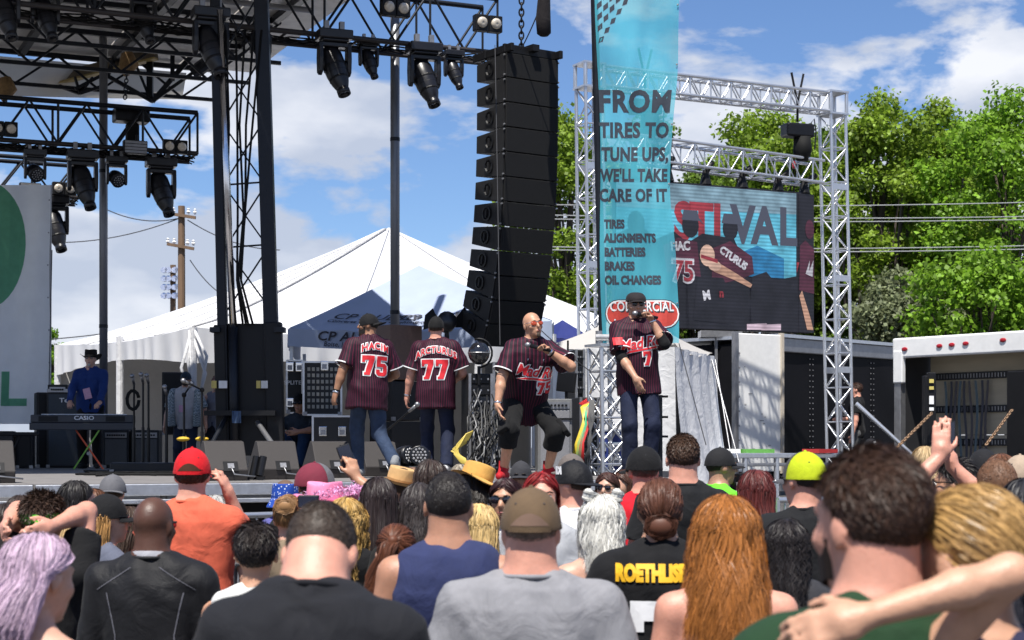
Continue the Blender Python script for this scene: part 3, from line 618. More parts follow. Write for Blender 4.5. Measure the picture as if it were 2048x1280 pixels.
def hoist(px, py, lb):
    q = frame_pt(px, py); h = thing('chain_hoist', q, lb, 'hoist', 'chain hoists on the aluminium frame')
    top = frame_pt(px, py-85); 
    for s_ in (-1, 1): rod(h, 'sling', q+V(0, 0, .45), top+fd*.12*s_+V(0, 0, .25), .035, M_BLACK, 'bar', .012)
    rod(h, 'hook_chain', q+V(0, 0, .15), q+V(0, 0, .46), .02, M_BLACK)
    b = MB(); b.box(q, (.5, .26, .22), rotz(.35)); b.build('motor_body', M_BLACKSATIN, h, bevel=.03)
    for k in range(4): b = MB(); b.box(q+V(-.05, -.14, -.07+.045*k), (.34, .03, .015), rotz(.35)); b.build('cooling_fin', M_BLACK, h)
    b = MB(); b.tube([q+V(.08, 0, -.1), q+V(.09, 0, -.3), q+V(.08, 0, -.48)], [.13, .15, .10], 10); b.build('chain_bag', M_RUBBER, h, smooth=True)
    rod(h, 'load_chain', q+V(-.05, 0, -.1), q+V(-.06, 0, -.62), .015, M_BLACK)
    b = MB(); b.ell(q+V(-.06, 0, -.55), (.03, .03, .07)); b.build('hook_latch', M_RED, h)
    b = MB(); b.tube([q+V(.2, 0, .1), q+V(.27, 0, .2), q+V(.3, 0, 0), q+V(.28, 0, -.3)], .012, 5); b.build('cable', M_BLACK, h)
hoist(1595, 262, 'black chain hoist hanging from the right end of the top truss'); hoist(1290, 215, 'black chain hoist seen through the turquoise banner')
# ------------------------------------------------------------------ turquoise banner on its tower
bt = P(1216, 892, 20); BTW = V(bt.x, 20, 0)
t = thing('banner_tower', BTW, 'short silver lattice tower carrying the turquoise banner pole', 'truss tower')
truss(t, BTW, BTW+V(-.03, 0, 3.0), .29, .29, 11, M_ALU, .025, .012, up=V(math.sin(.5), -math.cos(.5), 0), x_brace=True)
b = MB(); b.box(BTW+V(-.03, 0, 3.03), (.36, .36, .03), rotz(.5)); b.build('top_plate', M_ALU, t)
b = MB(); b.cyl(BTW+V(-.1, -.05, 3.05), BTW+V(-.1, -.05, 3.2), .05); b.cyl(BTW+V(-.15, -.1, 3.12), BTW+V(.02, -.1, 3.12), .04); b.build('clamp', M_STEEL, t)
b = MB(); b.cyl(BTW+V(-.06, .02, 3.05), BTW+V(-.19, .02, 8.4), .045, 10); b.build('mast', M_DARKSTEEL, t)
b = MB(); b.box(BTW+V(0, 0, .02), (.9, .9, .04)); b.build('base_plate', M_STEEL, t)
BY = 19.82
def ban(x, y, off=0):     # x 0..1 across, y 0..1 from the bottom
    yy = 686+(-110-686)*y; l = 1206-16*y-3*math.sin(y*9); r = 1350+12*math.sin(y*5.2+.6)*(.6)+8*y
    r = 1358-18*math.exp(-((y-.42)/.2)**2)+2*math.sin(y*30)*.3; px = l+(r-l)*x
    dep = .05*math.sin(x*7+y*4)*(.3+.7*(1-y))+.03*math.sin(x*15-y*11)+.02*math.sin(y*22+x*5)
    d_ = BY-.35*(x-.2)+dep-off
    return P(px, yy, d_)
t = thing('banner', P(1206, 686, BY), 'tall translucent turquoise banner reading FROM TIRES TO TUNE UPS', 'banner')
M_BAN = mat('turquoise_mesh_banner', (.11, .56, .68), .65, 0, 4, .03, .06, 60, .2)
def see_through_cloth(m, opacity, trl):
    nt = m.node_tree; N = nt.nodes; L = nt.links; b_ = N['Principled BSDF']; out = N['Material Output']
    tl = N.new('ShaderNodeBsdfTranslucent'); L.new(b_.inputs['Base Color'].links[0].from_socket, tl.inputs[0])
    ms = N.new('ShaderNodeMixShader'); ms.inputs[0].default_value = trl; L.new(b_.outputs[0], ms.inputs[1]); L.new(tl.outputs[0], ms.inputs[2])
    tr = N.new('ShaderNodeBsdfTransparent'); m2 = N.new('ShaderNodeMixShader'); m2.inputs[0].default_value = opacity; L.new(tr.outputs[0], m2.inputs[1]); L.new(ms.outputs[0], m2.inputs[2]); L.new(m2.outputs[0], out.inputs[0])
see_through_cloth(M_BAN, .72, .35)
b = MB(); b.sheet(lambda i, j: ban(i, j), 34, 110); b.build('cloth', M_BAN, t, smooth=True)
M_BANP = mat('banner_print', (.032, .042, .06), .8, 0, 30, .1)
def ban_text(s, size, cx, cy, bold, align='CENTER', xs=1.0, m=None, off=.003, shear=0, sp=1.0):
    vs, fs = gridcut(text2d(s, size, bold, shear, sp, xs, align), .05)
    b = MB(); b.add([ban(cx+x/.95, cy+y/4.66, off) for x, y in vs], fs); b.build('lettering', m or M_BANP, t)
def by(py): return (686-py)/796
ban_text('FROM', .35, .47, by(205), .014, xs=.93, sp=1.10); ban_text('TIRES TO', .24, .47, by(262), .010, xs=.88, sp=1.06); ban_text('TUNE UPS,', .215, .49, by(310), .010, xs=.84, sp=1.06); ban_text("WE'LL TAKE", .20, .48, by(352), .009, xs=.80, sp=1.06); ban_text('CARE OF IT', .20, .47, by(392), .009, xs=.84, sp=1.06)
for k, s in enumerate(('TIRES', 'ALIGNMENTS', 'BATTERIES', 'BRAKES', 'OIL CHANGES')): ban_text(s, .135, .06, by(449+28*k), .008, 'LEFT', .80)
def rrect(cx, cy, w_, h_, n=8):
    r = h_/2; pts = []
    for sx_, a0 in ((1, -90), (-1, 90)):
        for i in range(n+1): a = rad(a0+180*i/n); pts.append((cx+sx_*(w_/2-r)+r*math.cos(a), cy+r*math.sin(a)))
    return pts
M_BRED = mat('banner_red', (.50, .05, .035), .7, 0, 20, .1); M_BWH = mat('banner_white', (.72, .74, .74), .7, 0, 20, .05)
for w_, h_, m, o_ in ((.92, .34, M_DARKPRINT, .003), (.90, .32, M_BWH, .005), (.87, .29, M_BRED, .007)):
    vs, fs = gridcut(poly2d([rrect(0, 0, w_, h_)]), .06); b = MB(); b.add([ban(.53+x/.95, by(628)+y/4.66, o_) for x, y in vs], fs); b.build('logo_shape', m, t)
ban_text('COMMERCIAL', .155, .535, by(616), .006, m=M_DARKPRINT, off=.009, xs=.76, sp=1.08); ban_text('COMMERCIAL', .155, .525, by(614), .003, m=M_BWH, off=.011, xs=.76, sp=1.08)
ban_text('TIRE', .13, .4, by(648), .006, m=M_BWH, off=.011, xs=1)
# tyre tread print at the top: slanted rows of blocks
for row in range(5):
    for k in range(16):
        x0_ = -.05+k*.075; y0_ = by(105)+k*.0235*1.0
        off_ = row*.028
        if row in (0, 4): poly = [(0, 0), (.055, .004), (.075, .018), (.02, .014)]
        else: poly = [(0, 0), (.058, .010), (.058, .024), (0, .014)]
        pts = [(x0_+a+.0, y0_+off_+c) for a, c in poly]
        if all(0.0 <= p[0] <= 1 and p[1] < 1 for p in pts):
            b = MB(); b.add([ban(*p, .003) for p in pts], [(0, 1, 2, 3)]); b.build('tread_print', M_BANP, t)
for y in (.1, .25, .4, .55, .7, .85):
    b = MB(); b.ell(ban(.985, y, .015), (.012, .006, .012), n=8, m=4); b.build('eyelet', M_STEEL, t)
# ================================================================== stage
M_DECKTOP = mat('stage_plywood', (.17, .16, .155), .75, 0, 5, .2, .15, 60); M_UNDER = mat('under_stage_cloth', (.012, .012, .013), .9)
RSt = Matrix((SU, SV, V(0, 0, 1))).transposed()
t = thing('stage', S(0, 0, 0), 'long raised concert stage with grey deck panels and aluminium edge', 'stage')
ue = 1.08
cols = [ue-1.22*k for k in range(10)]
for i in range(9):
    for j in range(5):
        b = MB(); b.box(S(cols[i]-.61, 1.22+2.44*j, DECK-.04), (1.21, 2.43, .08), RSt); b.build('deck_panel', M_DECKTOP, t)
for i in range(2):
    for j in range(4):
        b = MB(); b.box(S(ue+.62+1.22*i, 4.4+1.0+2.0*j, DECK-.04), (1.21, 1.99, .08), RSt); b.build('deck_panel', M_DECKTOP, t)
for i in range(9):
    b = MB(); b.box(S(cols[i]-.61, -.03, DECK-.055), (1.20, .05, .10), RSt); b.box(S(cols[i]-.61, -.045, DECK-.155), (1.20, .03, .04), RSt); b.build('edge_rail', M_ALU, t, bevel=.006)
b = MB(); b.box(S(ue+.03, 2.2, DECK-.09), (.05, 4.4, .16), RSt); b.build('edge_rail', M_ALU, t)
b = MB(); b.box(S(ue-5.5, .6, .70), (11, .05, 1.35), RSt); b.box(S(ue-.06, 3.4, .70), (.05, 5.4, 1.35), RSt); b.build('skirt', M_UNDER, t)
b = MB(); b.box(S(ue+1.2, 4.45, .70), (2.4, .05, 1.35), RSt); b.build('skirt', M_UNDER, t)
for i in range(10):
    rod(t, 'leg', S(cols[i]-.1 if i < 9 else cols[9], .15, 0), S(cols[i]-.1 if i < 9 else cols[9], .15, DECK-.1), .03, M_STEEL)
for i in range(9): rod(t, 'brace', S(cols[i]-.1, .15, .2), S(cols[i]-1.2, .15, DECK-.25), .02, M_STEEL)
b = MB(); b.box(S(-2.5, 13.8, 1.28), (7, 3.0, .10), RSt); b.build('rear_platform', M_DECKTOP, label='low rear platform behind the dark stage', cat='platform')
# ------------------------------------------------------------------ roof
RZ = 7.95
t = thing('stage_roof', S(-4, 8, RZ), 'grey panelled stage roof on dark steel beams at upper left', 'stage roof')
M_ROOF = mat('roof_panel', (.60, .58, .55), .7, 0, 3, .2, .25, 14); M_CREAMC = mat('cream_canvas', (.62, .58, .50), .8, 0, 2, .08, .2, 8, trans=.35)
for i in range(8):
    for j in range(6):
        b = MB(); b.box(S(.3-.62-1.24*i, 3.0+.8+1.6*j, RZ+.04), (1.22, 1.58, .06), RSt); b.build('panel', M_ROOF, t)
def planar(v, z0, z1, u0, u1, n, r=.045):
    rod(t, 'beam', S(u0, v, z0), S(u1, v, z0), r, M_DARKSTEEL, 'bar', r*1.2, up=(0, 0, 1)); rod(t, 'beam', S(u0, v, z1), S(u1, v, z1), r*1.6, M_DARKSTEEL, 'bar', r*1.6, up=(0, 0, 1))
    for k in range(n):
        a, c = u0+(u1-u0)*k/n, u0+(u1-u0)*(k+1)/n; rod(t, 'brace', S(a, v, z0 if k % 2 else z1), S(c, v, z1 if k % 2 else z0), r*.75, M_DARKSTEEL, 'bar')
for v, z0 in ((8.9, 7.3), (10.6, 7.35), (12.3, 7.4)): planar(v, z0, RZ-.07, -8, -.3, 12, .045)
for u in (-7.6, -6.2, -4.8, -3.4, -2.0, -.4): rod(t, 'rafter', S(u, 3.1, RZ-.06), S(u, 12.4, RZ-.06), .10, M_DARKSTEEL, 'bar', .10, up=(0, 0, 1))
for v in (6.6, 7.4): rod(t, 'pipe', S(-8, v, 7.7), S(-.3, v, 7.7), .04, M_STEEL)
b = MB(); b.sheet(lambda i, j: S(-8+7.2*i, 12.55+.3*j, RZ-.1-(.62-.25*i)*j-.08*math.sin(math.pi*i)*j), 12, 6); b.build('back_canvas', M_CREAMC, t, smooth=True)
b = MB(); b.beam(P(312, 108, 26.4), P(78, 168, 26.9), .13, .17); b.build('cross_beam', mat('dusty_beam', (.16, .13, .09), .7, 0, 5, .25, .2, 30), t)
b = MB(); b.beam(P(312, 117, 26.35), P(78, 177, 26.85), .13, .03); b.build('beam_flange', mat('lit_yellow_underside', (.42, .31, .12), .6, 0, 6, .25), t)  # brighter yellow paints the lit underside of the tan beam
# folding wing brackets below the right edge
q0 = P(305, 203, 26.3)
for a, c, r in (((305, 203), (395, 98), .075), ((305, 203), (450, 100), .05), ((305, 203), (215, 152), .06), ((300, 198), (300, 105), .09), ((300, 198), (262, 105), .03), ((345, 160), (345, 95), .07), ((215, 152), (292, 195), .055), ((215, 152), (235, 100), .05), ((150, 178), (205, 150), .05), ((118, 172), (160, 187), .05), ((160, 187), (212, 170), .05), ((160, 187), (185, 155), .035), ((160, 187), (150, 155), .035), ((395, 98), (480, 85), .06), ((395, 98), (420, 60), .05)):
    rod(t, 'bracket_bar', P(*a, 26.3), P(*c, 26.5), r, M_DARKSTEEL, 'bar')
b = MB(); b.cyl(P(385, 148, 26.2), P(425, 118, 26.2), .11, 12); b.build('hydraulic_cylinder', M_DARKSTEEL, t)
M_BURLAP = mat('burlap_wrap', (.26, .16, .07), .9, 0, 20, .35, .5, 60)
for (px, py), (qx, qy), lb in (((254, 118), (250, 190), 'short chain with brown wrapping hanging from the roof beam'), ((10, 168), (10, 200), 'chain with brown wrapping at the far left roof corner')):
    ch = chain(P(px, py+24, 25.3), P(qx, qy+8, 25.1), .010, lb, M_DARKSTEEL, .09)
    b = MB(); q = P(px, py+12, 25.4); b.tube([q+V(0, 0, .18), q+V(.03, 0, .02), q+V(-.02, 0, -.1), q+V(0, 0, -.16)], [.09, .15, .10, .04], 9); b.build('wrapping', M_BURLAP, ch, smooth=True)
# ------------------------------------------------------------------ two tall steel poles
M_POLE = mat('weathered_pole', (.20, .205, .22), .42, .55, 5, .3, .2, 20, stretch=(1, 1, .2))
for px, Y, z0, lb in ((207, 25.2, DECK, 'tall weathered steel pole behind the keyboard player'), (790, 22.6, DECK, 'tall weathered steel pole in front of the lettered canopy')):
    q = P(px, 892, Y); t = thing('steel_pole', V(q.x, Y, z0), lb, 'pole', 'tall steel poles')
    b = MB(); b.cyl((q.x, Y, z0), (q.x, Y, 9.2), .062, 16); b.build('tube', M_POLE, t, smooth=True)
    b = MB(); b.cyl((q.x, Y, z0), (q.x, Y, z0+.04), .15, 16); b.build('base_flange', M_STEEL, t)
    for z in (3.6, 5.9): b = MB(); b.cyl((q.x, Y, z), (q.x, Y, z+.05), .066, 16); b.build('collar', M_DARKSTEEL, t)
# ------------------------------------------------------------------ mast tower
tb = P(490, 892, 20.6); TW = V(tb.x, 20.6, DECK)
t = thing('mast_tower', TW, 'black telescoping roof tower with two masts and steel box base', 'tower')
def tp(px, py, dy=0): return P(px, py, 20.6+dy)
def mast(pb, ptp, w_, m, nm, dy=0, smooth=False):
    b = MB(); a, c = tp(pb[0], pb[1], dy), tp(ptp[0], ptp[1], dy); b.beam(a, c, w_, w_*.9, up=(0, 1, 0)); return b.build(nm, m, t, bevel=.015)
mast((452, 945), (430, -30), .12, M_DARKSTEEL, 'mast'); mast((551, 945), (522, -20), .17, M_DARKSTEEL, 'mast'); mast((553, 945), (547, 645), .20, M_BLACK, 'lower_sleeve', -.01)
b = MB(); b.cyl(tp(466, 660, -.1), tp(440, 20, -.1), .042, 14); b.build('ram', M_CHROME, t, smooth=True)
b = MB(); b.cyl(tp(470, 940, -.1), tp(466, 655, -.1), .056, 14); b.build('ram_sleeve', M_DARKSTEEL, t, smooth=True)
mast((447, 945), (440, 650), .14, M_BLACK, 'lower_sleeve', -.0)
for k in range(5):
    y0, y1 = 620-(k)*125, 620-(k+1)*125; xl = lambda y: 440+(y-130)*.03; xr = lambda y: 520+(y-130)*.045
    for a, c in (((xl(y0), y0), (xr(y1), y1)), ((xr(y0), y0), (xl(y1), y1))): rod(t, 'brace', tp(*a, .05), tp(*c, .05), .018, M_DARKSTEEL, 'bar')
    if k in (1, 2): rod(t, 'cross_rung', tp(xl(y0), y0, .05), tp(xr(y0), y0-6, .05), .02, M_DARKSTEEL, 'bar')
for k, (xa, xb) in enumerate(((462, 478), (475, 492), (486, 498), (497, 503), (505, 512))):
    b = MB(); b.tube([tp(xb-6, 650, -.12), tp(xb-14-4*k, 560, -.14), tp(xa-8+10*math.sin(k), 430, -.1), tp(xa-4+4*math.sin(k*2), 250, -.1), tp(xa-10+7*k, 60, -.08)], .014, 6); b.build('hanging_cable', M_RUBBER, t, smooth=True)
b = MB(); b.box((tp(505, 780, .15)), (.55, .35, 1.6)); b.build('base_box', M_BLACK, t, bevel=.01)
for px in (432, 560): b = MB(); b.box(tp(px, 660, -.05), (.12, .2, .06)); b.build('lug', M_DARKSTEEL, t)
b = MB(); b.box(tp(480, 826, -.22), (.85, .08, .06)); b.build('cross_arm', M_BLACK, t)
rod(t, 'outrigger', tp(515, 845, -.1), tp(556, 905, -.9), .032, M_STEEL); rod(t, 'outrigger', tp(455, 830, -.1), tp(415, 905, -.7), .03, M_DARKSTEEL)
for px, c, w_ in ((428, (.45, .36, .10), .06), (446, (.6, .6, .6), .10), (517, (.45, .36, .10), .05), (529, (.55, .55, .53), .08)): b = MB(); b.box(tp(px, 769, -.17 if px < 480 else -.12), (w_, .02, .09)); b.build('warning_label', mat('label_%d' % px, c, .6), t)
b = MB(); b.sheet(lambda i, j: tp(464+18*i, 822+24*j, -.30+.03*math.sin(i*7+j*2)), 6, 5); b.build('towel', fabric((.06, .10, .18)), label='small blue towel hung on the black mast tower', cat='towel')
# ------------------------------------------------------------------ lighting trusses and lamps
M_TUBE = mat('brown_black_tube', (.035, .03, .03), .45, .3, 8, .3)
def ltruss(nm_label, pa, pb, h_, w_, n):
    t = thing('lighting_truss', pa, nm_label, 'lighting truss', 'lighting trusses under the stage roof'); a, c = Vector(pa), Vector(pb)
    d = (c-a).normalized(); nv = V(-d.y, d.x, 0)*w_
    for off in (V(0, 0, 0), nv):
        rod(t, 'chord', a+off, c+off, .035, M_TUBE); rod(t, 'chord', a+off+V(0, 0, h_), c+off+V(0, 0, h_), .035, M_DARKSTEEL)
        for k in range(n):
            p, q = a.lerp(c, k/n)+off, a.lerp(c, (k+1)/n)+off; z0, z1 = (0, h_) if k % 2 else (h_, 0)
            rod(t, 'brace', p+V(0, 0, z0), q+V(0, 0, z1), .017, M_DARKSTEEL)
            if k % 3 == 0 or k == n-1: qq = q if k == n-1 else p; rod(t, 'upright', qq, qq+V(0, 0, h_), .03, M_DARKSTEEL, 'bar')
    for k in range(n+1): p = a.lerp(c, k/n); rod(t, 'cross_tube', p, p+nv, .018, M_TUBE)
    for k in (.2, .45, .7): rod(t, 'hang_pipe', a.lerp(c, k-.2)+nv*.5-V(0, 0, .10), a.lerp(c, min(1, k+.28))+nv*.5-V(0, 0, .10), .024, M_TUBE)
    b = MB()
    for k in range(5): b.tube([a.lerp(c, i/24)+nv*(.3+.1*k)+V(0, 0, -.05+.05*math.sin(i*1.7+k*2)) for i in range(25)], .011, 5)
    b.build('cable_bundle', M_RUBBER, t, smooth=True, kind='stuff')
    return t
FT0, FT1 = P(-60, -14, 19.75), P(995, 92, 22.5); FT0.z = FT1.z = 7.05
ltruss('front black lighting truss across the top of the picture', FT0, FT1, .72, .5, 14)
T20, T21 = P(-60, 275, 23.7), P(395, 305, 25.0); T20.z = T21.z = 6.15
ltruss('middle black lighting truss hanging at upper left', T20, T21, .60, .5, 8)
T30, T31 = P(-60, 385, 27.6), P(160, 398, 28.4); T30.z = T31.z = 6.0
ltruss('rearmost short black lighting truss above the white stage banner', T30, T31, .6, .5, 4)
M_HEAD = mat('lamp_housing', (.010, .010, .013), .34, 0, 8, .3, .06, 50); M_LENS = mat('lamp_lens', (.30, .30, .31), .15, .2, 10, .2, coat=.5)
def moving_head(px, py, Y, s, led, label, aim=(.30, -.35, -1), yaw=.3):
    """py: the top of its base"""
    q = P(px, py, Y); t = thing('moving_light', q, label, 'stage light', 'moving head lights on the trusses'); R = rotz(yaw)
    def at(x, y, z): return q+R @ V(x*s, y*s, z*s)
    b = MB(); b.box(at(0, 0, -.06), (.44*s, .30*s, .12*s), R); b.box(at(0, 0, -.135), (.34*s, .24*s, .04*s), R); b.build('base', M_HEAD, t, bevel=.015*s)
    for sx in (-.1, .1): b = MB(); b.box(at(sx, 0, .05), (.06*s, .08*s, .14*s), R); b.build('clamp', M_STEEL, t)
    b = MB()
    for sx in (-1, 1):
        poly = [(-.07, 0), (.07, 0), (.09, -.2), (.07, -.38), (0, -.42), (-.07, -.38), (-.09, -.2)]
        M = Matrix.Translation(at(.185*sx-.025, 0, -.16)) @ (R @ Matrix(((0, 1, 0), (1, 0, 0), (0, 0, 1)))).to_4x4() @ Matrix.Scale(s, 4); b.prism(poly, .055, M)
    b.box(at(0, 0, -.185), (.42*s, .14*s, .06*s), R); b.build('yoke', M_HEAD, t, bevel=.012*s)
    Rh = frame_z(R @ Vector(aim)); c = at(0, 0, -.44)
    if not led:
        pr = [(.04, -.24), (.11, -.23), (.145, -.14), (.150, .0), (.140, .14), (.115, .26), (.085, .34), (.075, .36), (.085, .37), (.085, .44), (.07, .44), (.06, .40)]
    else: pr = [(.05, -.17), (.12, -.15), (.15, -.05), (.155, .06), (.16, .12), (.15, .125)]
    b = MB(); b.lathe([(r*s, z*s) for r, z in pr], c, Rh, 18); hd = b.build('head', M_HEAD, t, smooth=True)
    if not led:
        b = MB()
        for k in range(3): b.lathe([((.152-.012*k)*s, (.02+.09*k)*s), ((.154-.012*k)*s, (.035+.09*k)*s), ((.150-.014*k)*s, (.05+.09*k)*s)], c, Rh, 18, cap=False)
        b.build('cooling_ring', M_BLACK, t)
    b = MB()
    if led:
        b.lathe([(.148*s, .115*s), (.001, .118*s)], c, Rh, 18, cap=False); b.build('front_plate', M_BLACK, t)
        b = MB()
        for ring, n in ((0, 1), (.05, 6), (.10, 12)):
            for k in range(n): a = 2*math.pi*k/n; b.ell(c+Rh @ V(ring*s*math.cos(a), ring*s*math.sin(a), .122*s), (.019*s, .019*s, .010*s), Rh, 7, 4)
        b.build('led_array', M_LENS, t, smooth=True, kind='stuff')
    else: b.lathe([(.07*s, .40*s), (.001, .42*s)], c, Rh, 14, cap=False); b.build('lens', M_GLASS, t)
    for sx in (-1, 1): b = MB(); b.lathe([(.07*s, -.03*s), (.07*s, .03*s)], at(.17*sx, 0, -.44), R @ Matrix.Rotation(rad(90), 3, 'Y'), 12); b.build('pivot', M_HEAD, t)
HEADS = [(8, -40, 19.9, .85, 0, 'leftmost spotlight, cut off by the left edge at top'), (90, -30, 20.3, .8, 0, 'second spotlight from the left under the roof'),
         (286, -15, 20.9, .75, 0, 'third spotlight from the left under the roof'), (421, 18, 20.6, 1.0, 0, 'large spotlight pointing down just left of the mast tower'),
         (521, 52, 21.3, .62, 0, 'small spotlight right above the mast tower'), (668, 62, 21.3, .98, 0, 'large spotlight right of the mast tower'),
         (737, 80, 21.9, .60, 0, 'small spotlight left of the middle pole'), (848, 88, 22.0, .98, 0, 'large spotlight right of the middle pole'), (907, 102, 22.2, .60, 0, 'small spotlight nearest the hanging speaker stack'),
         (70, 300, 24.1, .72, 1, 'round multi lens light on the middle truss, left one'), (165, 302, 24.3, 1.0, 0, 'dark spotlight second on the middle truss'), (233, 314, 24.6, .70, 1, 'round multi lens light on the middle truss, right one'),
         (322, 318, 24.9, 1.0, 0, 'spotlight at the right end of the middle truss'), (20, 392, 27.9, .80, 1, 'round multi lens light above the white stage banner'), (108, 392, 28.2, 1.10, 0, 'lowest spotlight at left, over the edge of the white banner')]
for h in HEADS: moving_head(*h[:5], h[5], aim=(.25, -.4, -1) if not h[4] else (.35, -.9, -.6), yaw=.35)
M_BULB = mat('warm_lamp_glass', (.62, .55, .45), .2, .1, 30, .2, coat=.6)
def blinder(px, py, Y, s, label):
    q = P(px, py, Y); t = thing('blinder_light', q, label, 'stage light', 'two lamp blinders on the trusses'); R = rotz(.42)
    for sx in (-1, 1):
        b = MB(); b.box(q+R @ V(.115*sx*s, 0, 0), (.22*s, .14*s, .25*s), R); b.build('housing', M_BLACK, t, bevel=.01)
        Rn = frame_z(R @ V(.1, -1, -.2)); b = MB(); b.lathe([(.085*s, .0), (.08*s, .025), (.05*s, .04), (.001, .03)], q+R @ V(.115*sx*s, -.065*s, 0), Rn, 14, cap=False); b.build('lamp', M_BULB, t, smooth=True)
    b = MB(); b.box(q+V(0, .12*s, .05), (.3*s, .05, .06), R); b.build('bracket', M_BLACK, t)
for h in ((790, 17, 21.7, .85, 'two lamp blinder on the front truss above the middle pole'), (975, 48, 22.2, .85, 'two lamp blinder at the right end of the front truss'), (350, 294, 24.6, .78, 'two lamp blinder at the right end of the middle truss'), (8, 258, 23.6, .8, 'two lamp blinder at the left picture edge'), (128, 378, 28.0, .85, 'two lamp blinder on the rearmost truss')): blinder(*h)
for px, py, Y, lb in ((270, 295, 24.4, 'rectangular striped light panel on the middle truss'), (60, 378, 27.8, 'rectangular striped light panel on the rearmost truss')):
    q = P(px, py, Y); t = thing('strip_light', q, lb, 'stage light'); b = MB(); b.box(q, (.34, .12, .19), rotz(.42)); b.build('housing', M_BLACK, t, bevel=.01)
    for k in range(4): b = MB(); b.box(q+rotz(.42) @ V(0, -.065, -.07+.045*k), (.31, .01, .035), rotz(.42)); b.build('reflector', M_STEEL, t)
    rod(t, 'bracket', q+V(0, .1, 0), q+V(0, .12, .2), .02, M_BLACK)
q = P(262, 232, 24.9); t = thing('chain_motor', q, 'black motor box inside the middle lighting truss', 'hoist')
b = MB(); b.box(q, (.5, .3, .2), rotz(.42)); b.build('motor_body', M_BLACKSATIN, t, bevel=.02); b = MB(); b.box(q+V(.02, 0, -.32), (.18, .18, .42), rotz(.42)); b.build('chain_bag', M_RUBBER, t, bevel=.03)
# ------------------------------------------------------------------ hanging loudspeaker column
PN = V(math.sin(rad(35)), -math.cos(rad(35)), 0); PW = V(math.cos(rad(35)), math.sin(rad(35)), 0); ZV = V(0, 0, 1)
ptop = (P(1010, 104, 20.8)+P(1115, 112, 21.25))/2; ptop.z = P(1062, 112, 21).z
M_CAB = mat('black_cabinet_paint', (.006, .006, .007), .6, 0, 30, .2, .2, 200); M_GRILLE = mat('speaker_grille', (.0075, .0075, .008), .7, 0, 200, .35, .5, 260, .25)
p = ptop.copy(); W0, H0, D0 = .80, .303, .64
for i, deg in enumerate([0, 0, .7, 1.5, 3, 4.5, 6.5, 9, 11.5, 15, 19, 23]):
    a = rad(deg); nf = PN*math.cos(a)-ZV*math.sin(a); dn = -ZV*math.cos(a)-PN*math.sin(a)
    t = thing('array_speaker', p, ['top', 'second', 'third', 'fourth', 'fifth', 'sixth', 'seventh', 'eighth', 'ninth', 'tenth', 'eleventh', 'lowest'][i]+' black loudspeaker box of the tall hanging column', 'loudspeaker', 'hanging loudspeaker column')
    # side profile: x forward, z down
    prof = [(0, .006), (0, H0-.006), (-.14, H0-.010), (-D0, H0-.045), (-D0, .045), (-.14, .010)]
    for nm, x0, x1, m in (('cabinet', -W0/2+.012, W0/2-.012, M_CAB),):
        b = MB(); n_ = len(prof); vs = [p+PW*x+nf*fx+dn*fz for x in (x0, x1) for fx, fz in prof]
        b.add(vs, [tuple(range(n_-1, -1, -1)), tuple(range(n_, 2*n_))]+[(k, (k+1) % n_, (k+1) % n_+n_, k+n_) for k in range(n_)]); b.build(nm, m, t, bevel=.006)
    Rb_ = Matrix((PW, -nf, -dn)).transposed()
    b = MB(); b.box(p+dn*H0/2+nf*.012, (W0-.01, .024, H0-.014), Rb_); b.build('grille', M_GRILLE, t, bevel=.004)
    for sx in (-1, 1):
        b = MB(); b.box(p+PW*sx*(W0/2-.005)+dn*H0/2-nf*.05, (.02, .09, H0-.01), Rb_); b.build('rigging_plate', M_CAB, t)
        b = MB(); c = p+PW*sx*(W0/2-.006)+dn*H0/2-nf*.34; Rr = frame_z(PW*sx, nf)
        b.lathe([(.085, .0), (.095, .012), (.075, .014), (.06, -.02), (.001, -.025)], c, Rr, 10, cap=False); h_ = b.build('handle_cup', M_BLACKSATIN, t)
        b = MB(); b.box(c+PW*sx*.010, (.02, .03, .10), Rb_); b.build('handle', M_STEEL if False else M_CAB, t)
        for zz in (.03, H0-.03): b = MB(); b.cyl(p+PW*sx*(W0/2)+dn*zz+nf*.0, p+PW*sx*(W0/2+.02)+dn*zz, .012, 6); b.build('pin', M_STEEL, t)
    p = p+dn*H0
t = thing('fly_frame', ptop+V(0, 0, .05), 'black steel fly frame on top of the hanging speaker column', 'rigging')
Rb0 = Matrix((PW, -PN, ZV)).transposed()
b = MB(); b.box(ptop+V(0, 0, .055)-PN*.02, (W0+.02, .05, .11), Rb0); b.box(ptop+V(0, 0, .055)-PN*.45, (W0+.02, .05, .11), Rb0); b.build('cross_bar', M_BLACK, t, bevel=.01)
for sx in (-1, 1): b = MB(); b.box(ptop+V(0, 0, .05)+PW*sx*(W0/2-.03)-PN*.30, (.05, .85, .10), Rb0); b.build('side_bar', M_BLACK, t, bevel=.01)
b = MB(); b.box(ptop+V(0, 0, .09)-PN*.25, (.10, .7, .08), Rb0); b.build('lifting_bar', M_BLACK, t)
ct = ptop+V(0, 0, .12)-PN*.22
chain(ct, V(ct.x+.01, ct.y, 8.6), .012, 'black hoist chain above the hanging speaker column', M_DARKSTEEL, .10)
q = V(P(1088, 0, 20.4).x, 20.4, 0); t = thing('chain_bag', P(1088, 40, 20.4), 'black cloth chain bag hanging at the top of the picture', 'bag')
b = MB(); zz = P(0, 72, 20.4).z; b.tube([V(q.x, q.y, zz), V(q.x, q.y, zz+.03), V(q.x-.01, q.y, zz+.2), V(q.x, q.y, zz+.45), V(q.x+.0, q.y, zz+1.2)], [.05, .085, .09, .075, .08], 12); b.build('bag', fabric((.022, .018, .02)), t, smooth=True)
